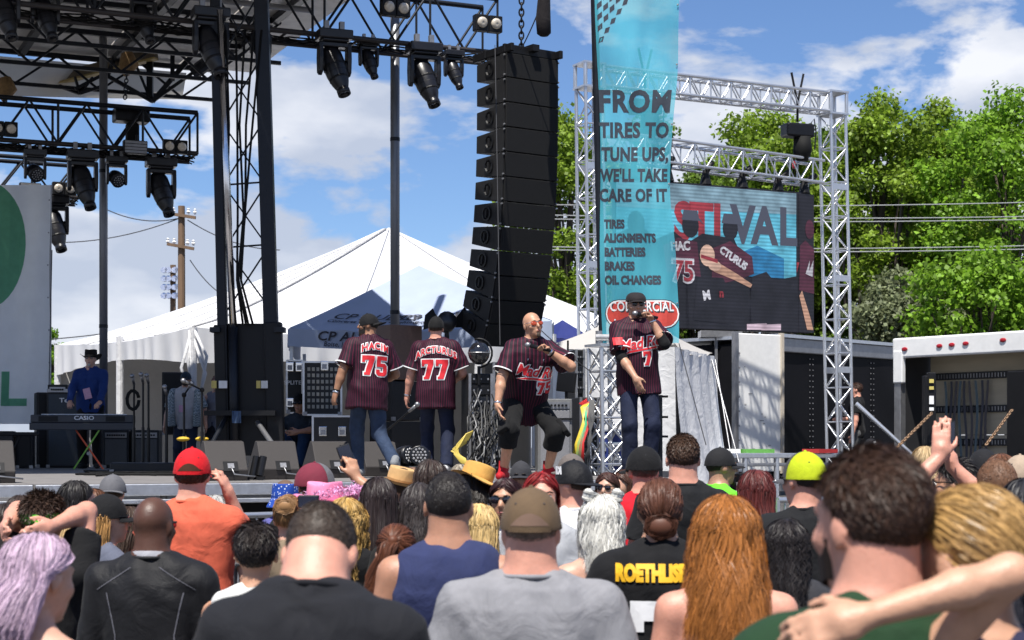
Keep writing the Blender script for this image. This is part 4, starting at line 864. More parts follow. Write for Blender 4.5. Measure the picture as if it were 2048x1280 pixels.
b = MB(); b.tube([V(q.x, q.y, zz+1.1), V(q.x-.1, q.y, zz+1.6)], .03, 6); b.build('strap', M_RUBBER, t)
wire(P(1078, 20, 20.5), P(1041, 100, 20.9), .02, .008, 'thin black cable beside the hoist chain', nm='cable'); wire(P(990, 90, 20.3), P(1000, 690, 19.5), -.1, .005, 'thin dark cable running down the speaker column front', nm='cable')
wire(P(1060, 640, 19.5), P(1184, 745, 19.9), .02, .006, 'thin guy wire slanting down beside the lead singer', nm='guy_wire')
wire(P(1358, 687, 19.3), P(1412, 890, 19.0), .0, .006, 'thin guy wire from the banner foot down across the white wall', nm='guy_wire')
# ================================================================== stage gear
def on(px, Y, dz=0): q = P(px, 892, Y); return V(q.x, Y, DECK+dz)
# white stage banner at left
t = thing('stage_banner', P(50, 845, 25.3), 'white stage backdrop banner with green disc and green letter L', 'banner')
M_BACKD = mat('white_mesh_banner', (.78, .79, .78), .8, 0, 3, .06, .2, 30, trans=.45); M_GREEN = mat('green_print', (.15, .42, .25), .7, 0, 10, .1, trans=.4)
bd = SU*.9+V(0, 0, 0)
def bk(px, py, off=0): 
    f = (px+80)/180; return P(px+1.5*math.sin(py*.02), py, 24.9+.7*f+.035*math.sin(px*.09+py*.008)-off)
b = MB(); b.sheet(lambda i, j: bk(-80+180*i, 848-478*j), 24, 30); b.build('cloth', M_BACKD, t, smooth=True)
circ = [(-30+82*math.cos(a), 490+128*math.sin(a)) for a in [2*math.pi*k/40 for k in range(40)]]
vs, fs = gridcut(poly2d([circ]), 20); b = MB(); b.add([bk(x, y, .02) for x, y in vs], fs); b.build('green_disc', M_GREEN, t)
for poly in ([(2, 743), (18, 743), (18, 797), (54, 797), (54, 812), (2, 812)], [(-60, 743), (-12, 743), (-12, 812), (-28, 812), (-28, 757), (-60, 757)]):
    vs, fs = gridcut(poly2d([poly]), 20); b = MB(); b.add([bk(x, y, .02) for x, y in vs], fs); b.build('lettering', M_GREEN, t)
rod(t, 'side_pole', P(101, 370, 25.7), P(100, 850, 25.7), .02, M_STEEL)
for k in range(7): b = MB(); b.ell(bk(97, 400+65*k, .015), (.012, .006, .012), n=8, m=4); b.build('eyelet', M_STEEL, t)
wire(P(104, 500, 25.5), P(98, 780, 25.5), .0, .008, 'black cable hanging beside the white stage banner', nm='cable')
# monitor wedges
M_WEDGE = mat('brown_grey_cabinet', (.032, .027, .025), .65, 0, 60, .12, .3, 250)
for k, (px, lb) in enumerate(((455, 'brown stage wedge monitor, leftmost of the four'), (560, 'brown stage wedge monitor, second from left'), (668, 'brown stage wedge monitor behind the raised phone'), (765, 'brown stage wedge monitor behind the foot of the walking man'), (-15, 'stage wedge monitor cut off by the left edge of the picture'))):
    lam = (px-1024)/FPX; v = (.8, 1.15, 1.7, 2.4, .6)[k]
    u = (lam*(SO.y+SV.y*v)-SO.x-SV.x*v)/(SU.x-lam*SU.y); o = S(u, v)
    t = thing('wedge_monitor', o, lb, 'monitor speaker', 'wedge monitors along the stage front')
    prof = [(0, .0), (-.02, .10), (.13, .36), (.20, .37), (.52, .06), (.52, 0)]; hw = .19
    b = MB(); n_ = len(prof); vs = [o+SU*x+SV*a+ZV*c for x in (-hw, hw) for a, c in prof]; b.add(vs, [tuple(range(n_)), tuple(range(2*n_-1, n_-1, -1))]+[(i, i+n_, (i+1) % n_+n_, (i+1) % n_) for i in range(n_)]); b.build('cabinet', M_WEDGE, t, bevel=.008)
    sl = (SV*.15+ZV*.26).normalized(); nn = sl.cross(SU).normalized(); nn = nn if nn.y < 0 else -nn; Rw = Matrix((SU, -nn, sl)).transposed()
    b = MB(); b.box(o+SV*.005+ZV*.13+SU*.03+nn*.004, (.14, .012, .10), Rw); pl = b.build('connector_plate', M_BLACK, t)
    b = MB(); b.box(o+SV*.005+ZV*.13+SU*.03+nn*.012, (.06, .012, .05), Rw); b.build('socket', M_STEEL, t)
    b = MB(); b.tube([o+SV*.0+ZV*.12+SU*.03+nn*.02, o+nn*.06+ZV*.03+SU*.05, o+nn*.05+ZV*.012+SU*.25], .008, 5); b.build('cable', M_STEEL, t, smooth=True)
    for sx in (-1, 1): b = MB(); b.box(o+SU*sx*(hw+.001)+SV*.2+ZV*.13, (.006, .12, .05), RSt); b.build('side_grip', M_BLACK, t)
for k, (px, lb) in enumerate(((505, 'left of two short black cylinders between the wedges'), (519, 'right of two short black cylinders between the wedges'))):
    o = on(px, 15.9); t = thing('effect_cannon', o, lb, 'cannon', 'cylinders between the wedges'); b = MB(); b.cyl(o+V(0, 0, .04), o+V(.03, .05, .22), .035, 12); b.build('barrel', M_BLACKSATIN, t); b = MB(); b.box(o+V(0, 0, .02), (.09, .12, .03)); b.build('foot', M_BLACK, t)
# keyboard and stand
KY = 23.5
t = thing('keyboard', P(167, 838, KY), 'long dark grey CASIO keyboard on a crossed stand', 'keyboard'); kc = P(167, 838, KY); Rk = rotz(.12)
M_KEYB = mat('keyboard_plastic', (.035, .037, .045), .45, 0, 20, .15)
b = MB(); b.box(kc+V(0, 0, .0), (1.38, .34, .11), Rk); b.build('case', M_KEYB, t, bevel=.015)
b = MB(); b.box(kc+Rk @ V(0, -.155, -.105), (1.41, .03, .10), Rk); b.build('lower_front', M_KEYB, t, bevel=.01)
for k in range(30):
    b = MB(); b.box(kc+Rk @ V(-.56+.0385*k, .10, .062), (.031, .12, .016), Rk); b.build('key', M_WHITEPRINT, t)
flat_print(text2d('CASIO', .075, .002, 0, 1.0, 1.25), plane_M(kc+Rk @ V(.03, -.176, .01), Rk @ V(1, 0, 0), ZV), M_WHITEPRINT, t)
for x in (-.45, .45): b = MB(); b.box(kc+Rk @ V(x, -.174, 0), (.26, .006, .07), Rk); b.build('speaker_panel', M_BLACK, t)
t = thing('keyboard_stand', on(175, KY), 'crossed keyboard stand with one orange red leg and one lime green leg', 'stand')
M_ORANGE = mat('orange_tape', (.72, .09, .02), .5, 0, 20, .06); M_LIME = mat('lime_tape', (.22, .48, .06), .5, 0, 20, .06)
rod(t, 'leg', P(142, 846, KY-.06), P(207, 939, KY-.06), .019, M_ORANGE, 'bar'); rod(t, 'leg', P(208, 846, KY-.1), P(147, 939, KY-.1), .019, M_LIME, 'bar')
rod(t, 'top_bar', P(138, 849, KY-.08), P(138, 849, KY+.25), .018, M_BLACK, 'bar'); rod(t, 'top_bar', P(213, 849, KY-.08), P(213, 849, KY+.25), .018, M_BLACK, 'bar'); b = MB(); b.cyl(P(177, 907, KY-.14), P(177, 907, KY), .025); b.build('pivot_bolt', M_STEEL, t)
# boxes: amplifiers, cabinets, racks, cases
M_AMP = mat('amp_vinyl', (.010, .010, .011), .6, 0, 40, .2, .4, 300); M_CLOTH = mat('grille_cloth', (.10, .10, .10), .9, 0, 150, .3, .5, 260); M_CASE = mat('case_laminate', (.006, .006, .007), .5, 0, 20, .2, .2, 100); M_BROWN = mat('brown_cabinet', (.12, .070, .052), .5, 0, 30, .15, .3, 200)
def pbox(x0, x1, y0, y1, Y, dep=.5, rz=.42): 
    c = P((x0+x1)/2, (y0+y1)/2, Y+dep*.4); w_ = (x1-x0)*Y/FPX; return c, (w_/(math.cos(rz)+.35*math.sin(abs(rz))), dep, (y1-y0)*Y/FPX), rotz(rz)
def cabinet(nm, x0, x1, y0, y1, Y, label, cat, m, dep=.45, rz=.35, grille=None, knobs=0, group=None, floor=True):
    if floor: y1 = HZ+(CZ-DECK)*FPX/Y
    c, sz, R = pbox(x0, x1, y0, y1, Y, dep, rz); t = thing(nm, V(c.x, c.y, c.z-sz[2]/2), label, cat, group)
    b = MB(); b.box(c, sz, R); b.build('cabinet', m, t, bevel=.012)
    if grille: b = MB(); b.box(c+R @ V(0, -dep/2-.004, -.04 if knobs else 0), (sz[0]-.06, .02, sz[2]-(.18 if knobs else .06)), R); b.build('grille', grille, t, bevel=.004)
    if knobs:
        b = MB(); b.box(c+R @ V(0, -dep/2-.006, sz[2]/2-.075), (sz[0]-.06, .02, .075), R); b.build('control_panel', M_STEEL, t)
        for k in range(knobs): b = MB(); q = c+R @ V((-.5+(k+.5)/knobs)*(sz[0]-.1), -dep/2-.016, sz[2]/2-.075); b.cyl(q, q+R @ V(0, -.02, 0), .014, 8); b.build('knob', M_BLACK, t)
    for sx in (-1, 1):
        b = MB(); b.box(c+R @ V(sx*(sz[0]/2-.02), -dep/2-.002, -sz[2]/2+.02), (.05, .03, .05), R); b.build('corner', M_STEEL, t)
    return t, c, sz, R
t, c, sz, R = cabinet('speaker_cabinet', 70, 100, 785, 945, 25.0, 'tall black cabinet in the shade under the white stage banner', 'speaker', M_AMP, grille=M_BLACK)
t, c, sz, R = cabinet('guitar_cabinet', 98, 175, 785, 940, 24.9, 'tall dark grey speaker cabinet left of the keyboard player', 'speaker', M_AMP, grille=mat('slate_grille', (.05, .06, .07), .8, 0, 120, .3, .4, 200), rz=.1)
flat_print(text2d('Tec', .09, .002, 0, 1, 1.3), plane_M(c+R @ V(.0, -.25, sz[2]/2-.12), R @ V(1, 0, 0), ZV), M_WHITEPRINT, t)
t, c, sz, R = cabinet('amp_head', 100, 140, 770, 785, 24.9, 'small amplifier head with silver front on the dark grey cabinet', 'amplifier', M_AMP, floor=False, knobs=6, rz=.1)
t, c, sz, R = cabinet('guitar_amp', 210, 262, 860, 0, 24.6, 'grey combo amplifier right of the crossed stand', 'amplifier', M_AMP, grille=M_CLOTH, knobs=8, rz=.1)
t, c, sz, R = cabinet('guitar_amp', 264, 322, 860, 0, 24.7, 'grey combo amplifier beside the bearded man at the microphone', 'amplifier', M_AMP, grille=M_CLOTH, knobs=8, rz=.1)
t, c, sz, R = cabinet('monitor_cabinet', 326, 372, 745, 870, 28.6, 'black upright speaker behind the bearded man', 'speaker', M_AMP, floor=False, grille=M_BLACK, rz=.1)
rod(t, 'stand_pole', V(c.x, c.y, 1.33), V(c.x, c.y, c.z-.4), .03, M_BLACK)
t, c, sz, R = cabinet('drum_riser', 218, 420, 925, 0, 20.3, 'low black riser step on the dark stage', 'riser', M_CASE, dep=.6, rz=.2)
def case(x0, x1, y0, y1, Y, label, floor, latches, text=None, dots=False, m=M_CASE, rz=.3):
    t, c, sz, R = cabinet('road_case', x0, x1, y0, y1, Y, label, 'road case', m, dep=.6, rz=rz, group='road cases', floor=floor)
    for sx in (-1, 1): b = MB(); b.box(c+R @ V(sx*sz[0]/2, -.30, 0), (.025, .025, sz[2]), R); b.build('edge_trim', M_ALU, t)
    for sz_ in (-1, 1): b = MB(); b.box(c+R @ V(0, -.30, sz_*(sz[2]/2-.005)), (sz[0], .022, .022), R); b.build('edge_trim', M_ALU, t)
    for fx, fz in latches: 
        b = MB(); b.box(c+R @ V(fx*sz[0]/2, -.306, fz*sz[2]/2), (.10, .02, .12), R); lt = b.build('latch', M_CHROME, t, bevel=.008)
        b = MB(); b.box(c+R @ V(fx*sz[0]/2, -.318, fz*sz[2]/2-.01), (.06, .012, .06), R); b.build('latch_handle', M_STEEL, lt, base=tuple(t['_b']))
    if text: flat_print(text2d(text, .07, .001, 0, 1.1), plane_M(c+R @ V(-.0, -.306, .05), R @ V(1, 0, 0), ZV), M_WHITEPRINT, t)
    if dots:
        b = MB()
        for i in range(7):
            for j in range(7): b.box(c+R @ V(-sz[0]*.36+sz[0]*.72*i/6, -.304, -sz[2]*.34+sz[2]*.7*j/6), (.035, .01, .045), R)
        b.build('vent_slots', mat('vent_light', (.35, .33, .28), .7), t, kind='stuff')
    return t
case(572, 604, 722, 828, 21.8, 'upright road case lettered SPLITER beside the perforated rack', False, ((-.6, .75), (.6, .75), (-.6, -.6), (.6, -.6)), 'SPLITER', rz=.15)
case(604, 682, 725, 832, 21.6, 'large rack case with rows of square slots behind the man with number 75', False, ((.1, .85),), dots=True, rz=.15)
case(578, 612, 832, 0, 21.9, 'lower black road case with silver edges left of the seated man', True, ((.2, .6), (.2, .2)), rz=.15)
case(622, 706, 832, 0, 21.1, 'wide lower black road case with four silver latches', True, ((-.5, .45), (.45, .45), (-.55, -.15), (.4, -.15)), rz=.15)
t, c, sz, R = cabinet('subwoofer', 752, 828, 652, 762, 21.4, 'brown subwoofer box on top of the stack beside the middle pole', 'subwoofer', M_BROWN, floor=False, rz=.62, dep=.55)
t, c, sz, R = cabinet('subwoofer', 755, 828, 764, 842, 21.4, 'black subwoofer box in the middle of the stack', 'subwoofer', M_AMP, floor=False, rz=.62, dep=.55)
t, c, sz, R = cabinet('subwoofer', 755, 828, 843, 0, 21.4, 'black subwoofer box at the bottom of the stack', 'subwoofer', M_AMP, rz=.62, dep=.55)
# floor moving lights
for px, lb, yw in ((808, 'black floor light turned away from the audience', .9), (838, 'black floor light with round honeycomb lens facing the crowd', .1)):
    o = on(px, 18.6); t = thing('floor_light', o, lb, 'stage light'); R = rotz(yw)
    b = MB(); b.box(o+V(0, 0, .05), (.24, .22, .10), R); b.build('base', M_HEAD, t, bevel=.01)
    b = MB()
    for sx in (-1, 1): b.box(o+R @ V(.11*sx, 0, .17), (.03, .10, .20), R)
    b.build('yoke', M_HEAD, t, bevel=.01)
    Rh = frame_z(R @ V(0, -1, .1)); c = o+V(0, 0, .21); b = MB(); b.lathe([(.05, -.12), (.09, -.1), (.11, 0), (.11, .08), (.10, .085)], c, Rh, 16); b.build('head', M_HEAD, t, smooth=True)
    b = MB(); b.lathe([(.10, .087), (.001, .092)], c, Rh, 16, cap=False); b.build('lens_plate', M_DARKSTEEL, t)
    b = MB()
    for ring, n in ((0, 1), (.035, 6), (.07, 12)):
        for k in range(n): a = 2*math.pi*k/n; b.ell(c+Rh @ V(ring*math.cos(a), ring*math.sin(a), .095), (.015, .015, .008), Rh, 6, 4)
    b.build('led_array', M_LENS, t, kind='stuff')
# tall rack with cables behind the lead singer
def rack(px0, px1, ytop, Y, label, units=9, rz=.2):
    t, c, sz, R = cabinet('equipment_rack', px0, px1, ytop, 0, Y, label, 'equipment rack', M_CASE, rz=rz, dep=.5, group='equipment racks')
    for sx in (-1, 1): b = MB(); b.box(c+R @ V(sx*(sz[0]/2-.01), -.27, 0), (.03, .03, sz[2]), R); b.build('rack_rail', M_STEEL, t)
    for k in range(units):
        b = MB(); h = sz[2]/units; b.box(c+R @ V(0, -.262-.01*(k % 2), -sz[2]/2+h*(k+.5)), (sz[0]-.07, .03, h*.8), R); b.build('rack_unit', M_BLACKSATIN if k % 3 else M_DARKSTEEL, t, bevel=.004)
        for j in range(3): b = MB(); b.box(c+R @ V(-sz[0]*.3+sz[0]*.3*j, -.285, -sz[2]/2+h*(k+.5)), (.02, .02, .02), R); b.build('knob', M_STEEL, t)
    return t, c, sz, R
rack(928, 978, 748, 19.6, 'tall black equipment rack left of the lead singer'); rack(976, 1012, 725, 20.0, 'tall equipment rack with silver rails right behind the lead singer', 10)
rack(1148, 1188, 795, 20.6, 'black patch rack behind the coloured cables', 6)
rack(1140, 1160, 700, 20.9, 'narrow rack behind the computer monitor', 8)
case(1180, 1245, 860, 0, 21.2, 'blue road case behind the banner tower', True, ((-.5, .2), (.4, .2), (.4, -.5)), m=mat('blue_laminate', (.015, .03, .16), .5), rz=.1)
t, c, sz, R = cabinet('bass_amp', 1072, 1142, 798, 0, 19.4, 'grey bass amplifier stack right of the lead singer', 'amplifier', mat('grey_tolex', (.14, .14, .14), .7, 0, 60, .15, .4, 250), grille=mat('silver_grille', (.19, .19, .20), .75, 0, 150, .25, .5, 250), knobs=7, rz=.05)
b = MB(); b.box(c+R @ V(0, -.24, .2), (sz[0], .02, .02), R); b.build('divider', M_BLACK, t)
o = on(1133, 20.2); t = thing('computer_monitor', o, 'black computer monitor on a stand facing the stage crew', 'monitor'); q = P(1133, 764, 20.2)
b = MB(); b.box(q, (.24, .05, .24), rotz(-.5) @ Matrix.Rotation(.12, 3, 'Y')); b.build('panel', M_BLACKSATIN, t, bevel=.01); rod(t, 'stand', o, q-V(0, -.03, .05), .02, M_BLACK); rod(t, 'rear_pole', q+V(.02, .1, .1), q+V(.02, .1, .5), .012, M_BLACK); b = MB(); b.cyl(o, o+V(0, 0, .02), .14); b.build('base', M_BLACK, t)
# loose cables
def rcable(par, nm, m, n, fn, r, kind='stuff'):
    b = MB()
    for k in range(n): b.tube(fn(k), r, 5)
    return b.build(nm, m, par, smooth=True, kind=kind)
rg = random.Random(3)
t = thing('cable_tangle', on(975, 19.1), 'tangle of grey cables spilling from the racks beside the lead singer', 'cables')
M_GCAB = [mat('cable_grey', (.09, .09, .09), .6), mat('cable_black', (.008, .008, .008), .6), mat('cable_white', (.28, .28, .28), .6)]
for ci, n in ((0, 20), (1, 26), (2, 7)):
    def fn(k):
        x = rg.uniform(942, 1008); y = rg.uniform(775, 850); pts = [P(x, y, 19.35)]
        for j in range(5): x += rg.uniform(-14, 10); y += rg.uniform(12, 26); pts.append(P(min(1015, max(935, x)), min(930, y), 19.2-.06*j+rg.uniform(-.05, .05)))
        return pts
    rcable(t, 'cable', M_GCAB[ci], n, fn, .0075)
t = thing('yellow_cables', on(922, 18.9), 'bundle of yellow cables on the stage behind the man with number 77', 'cables')
rcable(t, 'cable', mat('cable_yellow', (.55, .42, .08), .5), 16, lambda k: [P(946-k*.8, 862+k*1.5, 18.95), P(932-k*1.2, 868+k*2, 18.9), P(918-k+rg.uniform(-4, 4), 888+k, 18.88), P(908+k*1.5, 908+k*.6, 18.85), P(922+k, 926+k*.5, 18.8)], .008)
t = thing('coloured_cables', on(1165, 19.8), 'bundle of yellow, green and red cables hanging from the patch rack', 'cables')
for ci, (c, x1) in enumerate((((.60, .45, .03), 1142), ((.03, .35, .18), 1150), ((.55, .03, .03), 1157))):
    rcable(t, 'cable', mat('cable_c%d' % ci, c, .45), 6, lambda k: [P(1186-ci*6-k*3, 797+2*k, 20.1), P(1172+ci*5-k*2, 815, 19.95), P(1164+ci*5+k, 850, 19.85), P((x1+1162)/2+k*1.5, 885, 19.8), P(x1+k*2, 925, 19.75)], .010)
rcable(t, 'cable', M_GCAB[0], 5, lambda k: [P(1180+2*k, 800, 19.9), P(1176+3*k, 840, 19.8), P(1184-2*k, 880, 19.8), P(1165+4*k, 925, 19.75)], .008)
t = thing('floor_cables', on(330, 20.2), 'dark cables lying over the stage floor between the stands', 'cables')
rcable(t, 'cable', M_RUBBER, 14, lambda k: [on(rg.uniform(150, 520), rg.uniform(17.5, 21), .015) for _ in range(5)], .012)
t, c, sz, R = cabinet('road_case', -20, 30, 862, 0, 24.0, 'dark case at the left edge under the white stage banner', 'road case', M_CASE, rz=.2, group='road cases')
t, c, sz, R = cabinet('speaker_cabinet', 34, 68, 868, 0, 24.2, 'low black cabinet between the left case and the keyboard', 'speaker', M_AMP, rz=.2, grille=M_BLACK)
t = thing('folding_stand', on(20, 22.6), 'black folding table stand at the left edge of the stage', 'stand')
b = MB(); b.box(P(20, 868, 22.6), (.75, .4, .05), rotz(.3)); b.build('top', M_BLACK, t, bevel=.01)
for x0_, x1_ in ((-15, 30), (40, 5)): rod(t, 'leg', P(x0_, 872, 22.5), P(x1_, 939, 22.5), .018, M_BLACK, 'bar')
# stands
def mic_stand(px, Y, ytop, label, boom=None, base=True):
    o = on(px, Y); t = thing('microphone_stand', o, label, 'microphone stand', 'microphone stands'); top = P(px, ytop, Y)
    rod(t, 'pole', o, top, .014, M_BLACKSATIN); rod(t, 'lower_tube', o, o.lerp(top, .5), .02, M_BLACKSATIN)
    b = MB(); b.cyl(o, o+V(0, 0, .03), .13, 14); b.build('base', M_BLACK, t)
    e = top
    if boom: e = P(*boom, Y-.25); rod(t, 'boom', top, e, .011, M_BLACKSATIN); b = MB(); b.ell(top, (.03, .03, .03)); b.build('clutch', M_BLACK, t)
    d = (e-top).normalized() if boom else V(0, -.6, .5).normalized()
    b = MB(); b.tube([e, e+d*.12], [.017, .02], 8); b.ell(e+d*.15, (.03, .03, .03), n=10, m=6); b.build('microphone', M_STEEL, t, smooth=True)
    return t
mic_stand(368, 20.3, 790, 'boom microphone stand in front of the bearded man', (378, 775)); mic_stand(404, 20.0, 780, 'tilted microphone stand right of the bearded man', (380, 768))
mic_stand(333, 20.6, 790, 'straight black microphone stand left of the bearded man'); mic_stand(286, 21.0, 765, 'tall bare microphone stand with coiled cable'); mic_stand(297, 21.1, 767, 'second tall bare microphone stand beside the coiled cable one'); mic_stand(268, 21.4, 768, 'microphone stand behind the keyboard end')
mic_stand(772, 18.9, 862, 'short boom microphone stand between the two men seen from behind', (818, 823))
for px in (366, 404):
    b = MB(); b.ell(P(px, 878, 20.1), (.08, .06, .03), n=10, m=6); b.build('yellow_pouch', mat('yellow_cloth', (.6, .38, .03), .7), label='yellow pouch clipped to the %s microphone stand' % ('left' if px < 380 else 'right'), cat='pouch')
t = thing('hung_cable', P(268, 785, 21.2), 'black cable coil hung on a microphone stand', 'cable')
rcable(t, 'coil', M_RUBBER, 5, lambda k: [P(266+(10+k)*math.cos(a), 800+(17+k)*math.sin(a), 21.3) for a in [i*.55 for i in range(12)]], .010)
t = thing('rung_stand', on(1327, 20.3)*1, 'black upright stand with horizontal rungs against the white wall', 'stand'); q = P(1322, 892, 20.3)
rod(t, 'post', V(q.x, 20.3, 0), P(1320, 790, 20.3), .028, M_DARKSTEEL)
for y in (793, 834, 873): rod(t, 'rung', P(1318, y, 20.3), P(1336, y, 20.3), .014, M_BLACK)
# barn door light and black globe light
t = thing('barn_door_light', on(890, 21.6), 'stage light with open black barn doors above the man with number 77', 'stage light'); q = P(893, 645, 21.6)
b = MB(); b.lathe([(.08, -.14), (.12, -.1), (.13, .1), (.12, .12)], q, frame_z(V(.1, -1, .1)), 14); b.build('head', M_HEAD, t, smooth=True)
for poly in ([(846, 660), (850, 630), (866, 616), (880, 650)], [(908, 640), (930, 612), (938, 640), (930, 655), (905, 655)]):
    b = MB(); n_ = len(poly); b.add([P(x, y, 21.45+.004*(x-890)) for x, y in poly]+[P(x, y, 21.47+.004*(x-890)) for x, y in poly], [tuple(range(n_)), tuple(range(2*n_-1, n_-1, -1))]+[(k, (k+1) % n_, (k+1) % n_+n_, k+n_) for k in range(n_)]); b.build('barn_door', M_BLACK, t)
rod(t, 'stand', on(903, 21.7), q, .03, M_DARKSTEEL); b = MB(); b.cyl(on(903, 21.7), on(903, 21.7)+V(0, 0, .03), .2); b.build('base', M_BLACK, t)
t = thing('globe_light', on(958, 19.5), 'shiny black globe light in a round bracket beside the lead singer', 'stage light'); q = P(958, 706, 19.5)
b = MB(); b.ell(q, (.125, .125, .135), n=24, m=16); b.build('globe', mat('gloss_black', (.012, .012, .016), .12, 0, 10, .2, coat=.8), t, smooth=True)
b = MB(); b.tube([q+V(.15*math.sin(a), .02, .165*math.cos(a)) for a in [rad(-20+i*20) for i in range(11)]], .014, 6); b.build('bracket', M_BLACK, t, smooth=True); b = MB(); b.lathe([(.128, -.006), (.131, 0), (.128, .006)], q, None, 24, cap=False); b.build('seam_ring', M_STEEL, t)
rod(t, 'stand', q-V(0, 0, .15), V(q.x, q.y, DECK+1.02), .02, M_BLACK)
# crowd barriers
def barrier(pa, pb, z, label, n=14):
    t = thing('crowd_barrier', V(pa.x, pa.y, 0), label, 'barrier', 'crowd barriers'); a, c = V(pa.x, pa.y, z), V(pb.x, pb.y, z)
    rod(t, 'top_rail', a, c, .022, M_ALU); rod(t, 'bottom_rail', a-V(0, 0, z-.2), c-V(0, 0, z-.2), .02, M_ALU)
    for k in range(n+1): q = a.lerp(c, k/n); rod(t, 'upright', q, q-V(0, 0, z-.2), .009, M_ALU)
    for q in (a, c): rod(t, 'post', q, V(q.x, q.y, .0), .02, M_ALU)
barrier(P(380, 0, 12.2), P(640, 0, 12.9), 1.34, 'steel crowd barrier at the foot of the stage, left part'); barrier(P(1555, 0, 12.2), P(1700, 0, 12.6), 1.46, 'steel crowd barrier in front of the loading platform', 10)
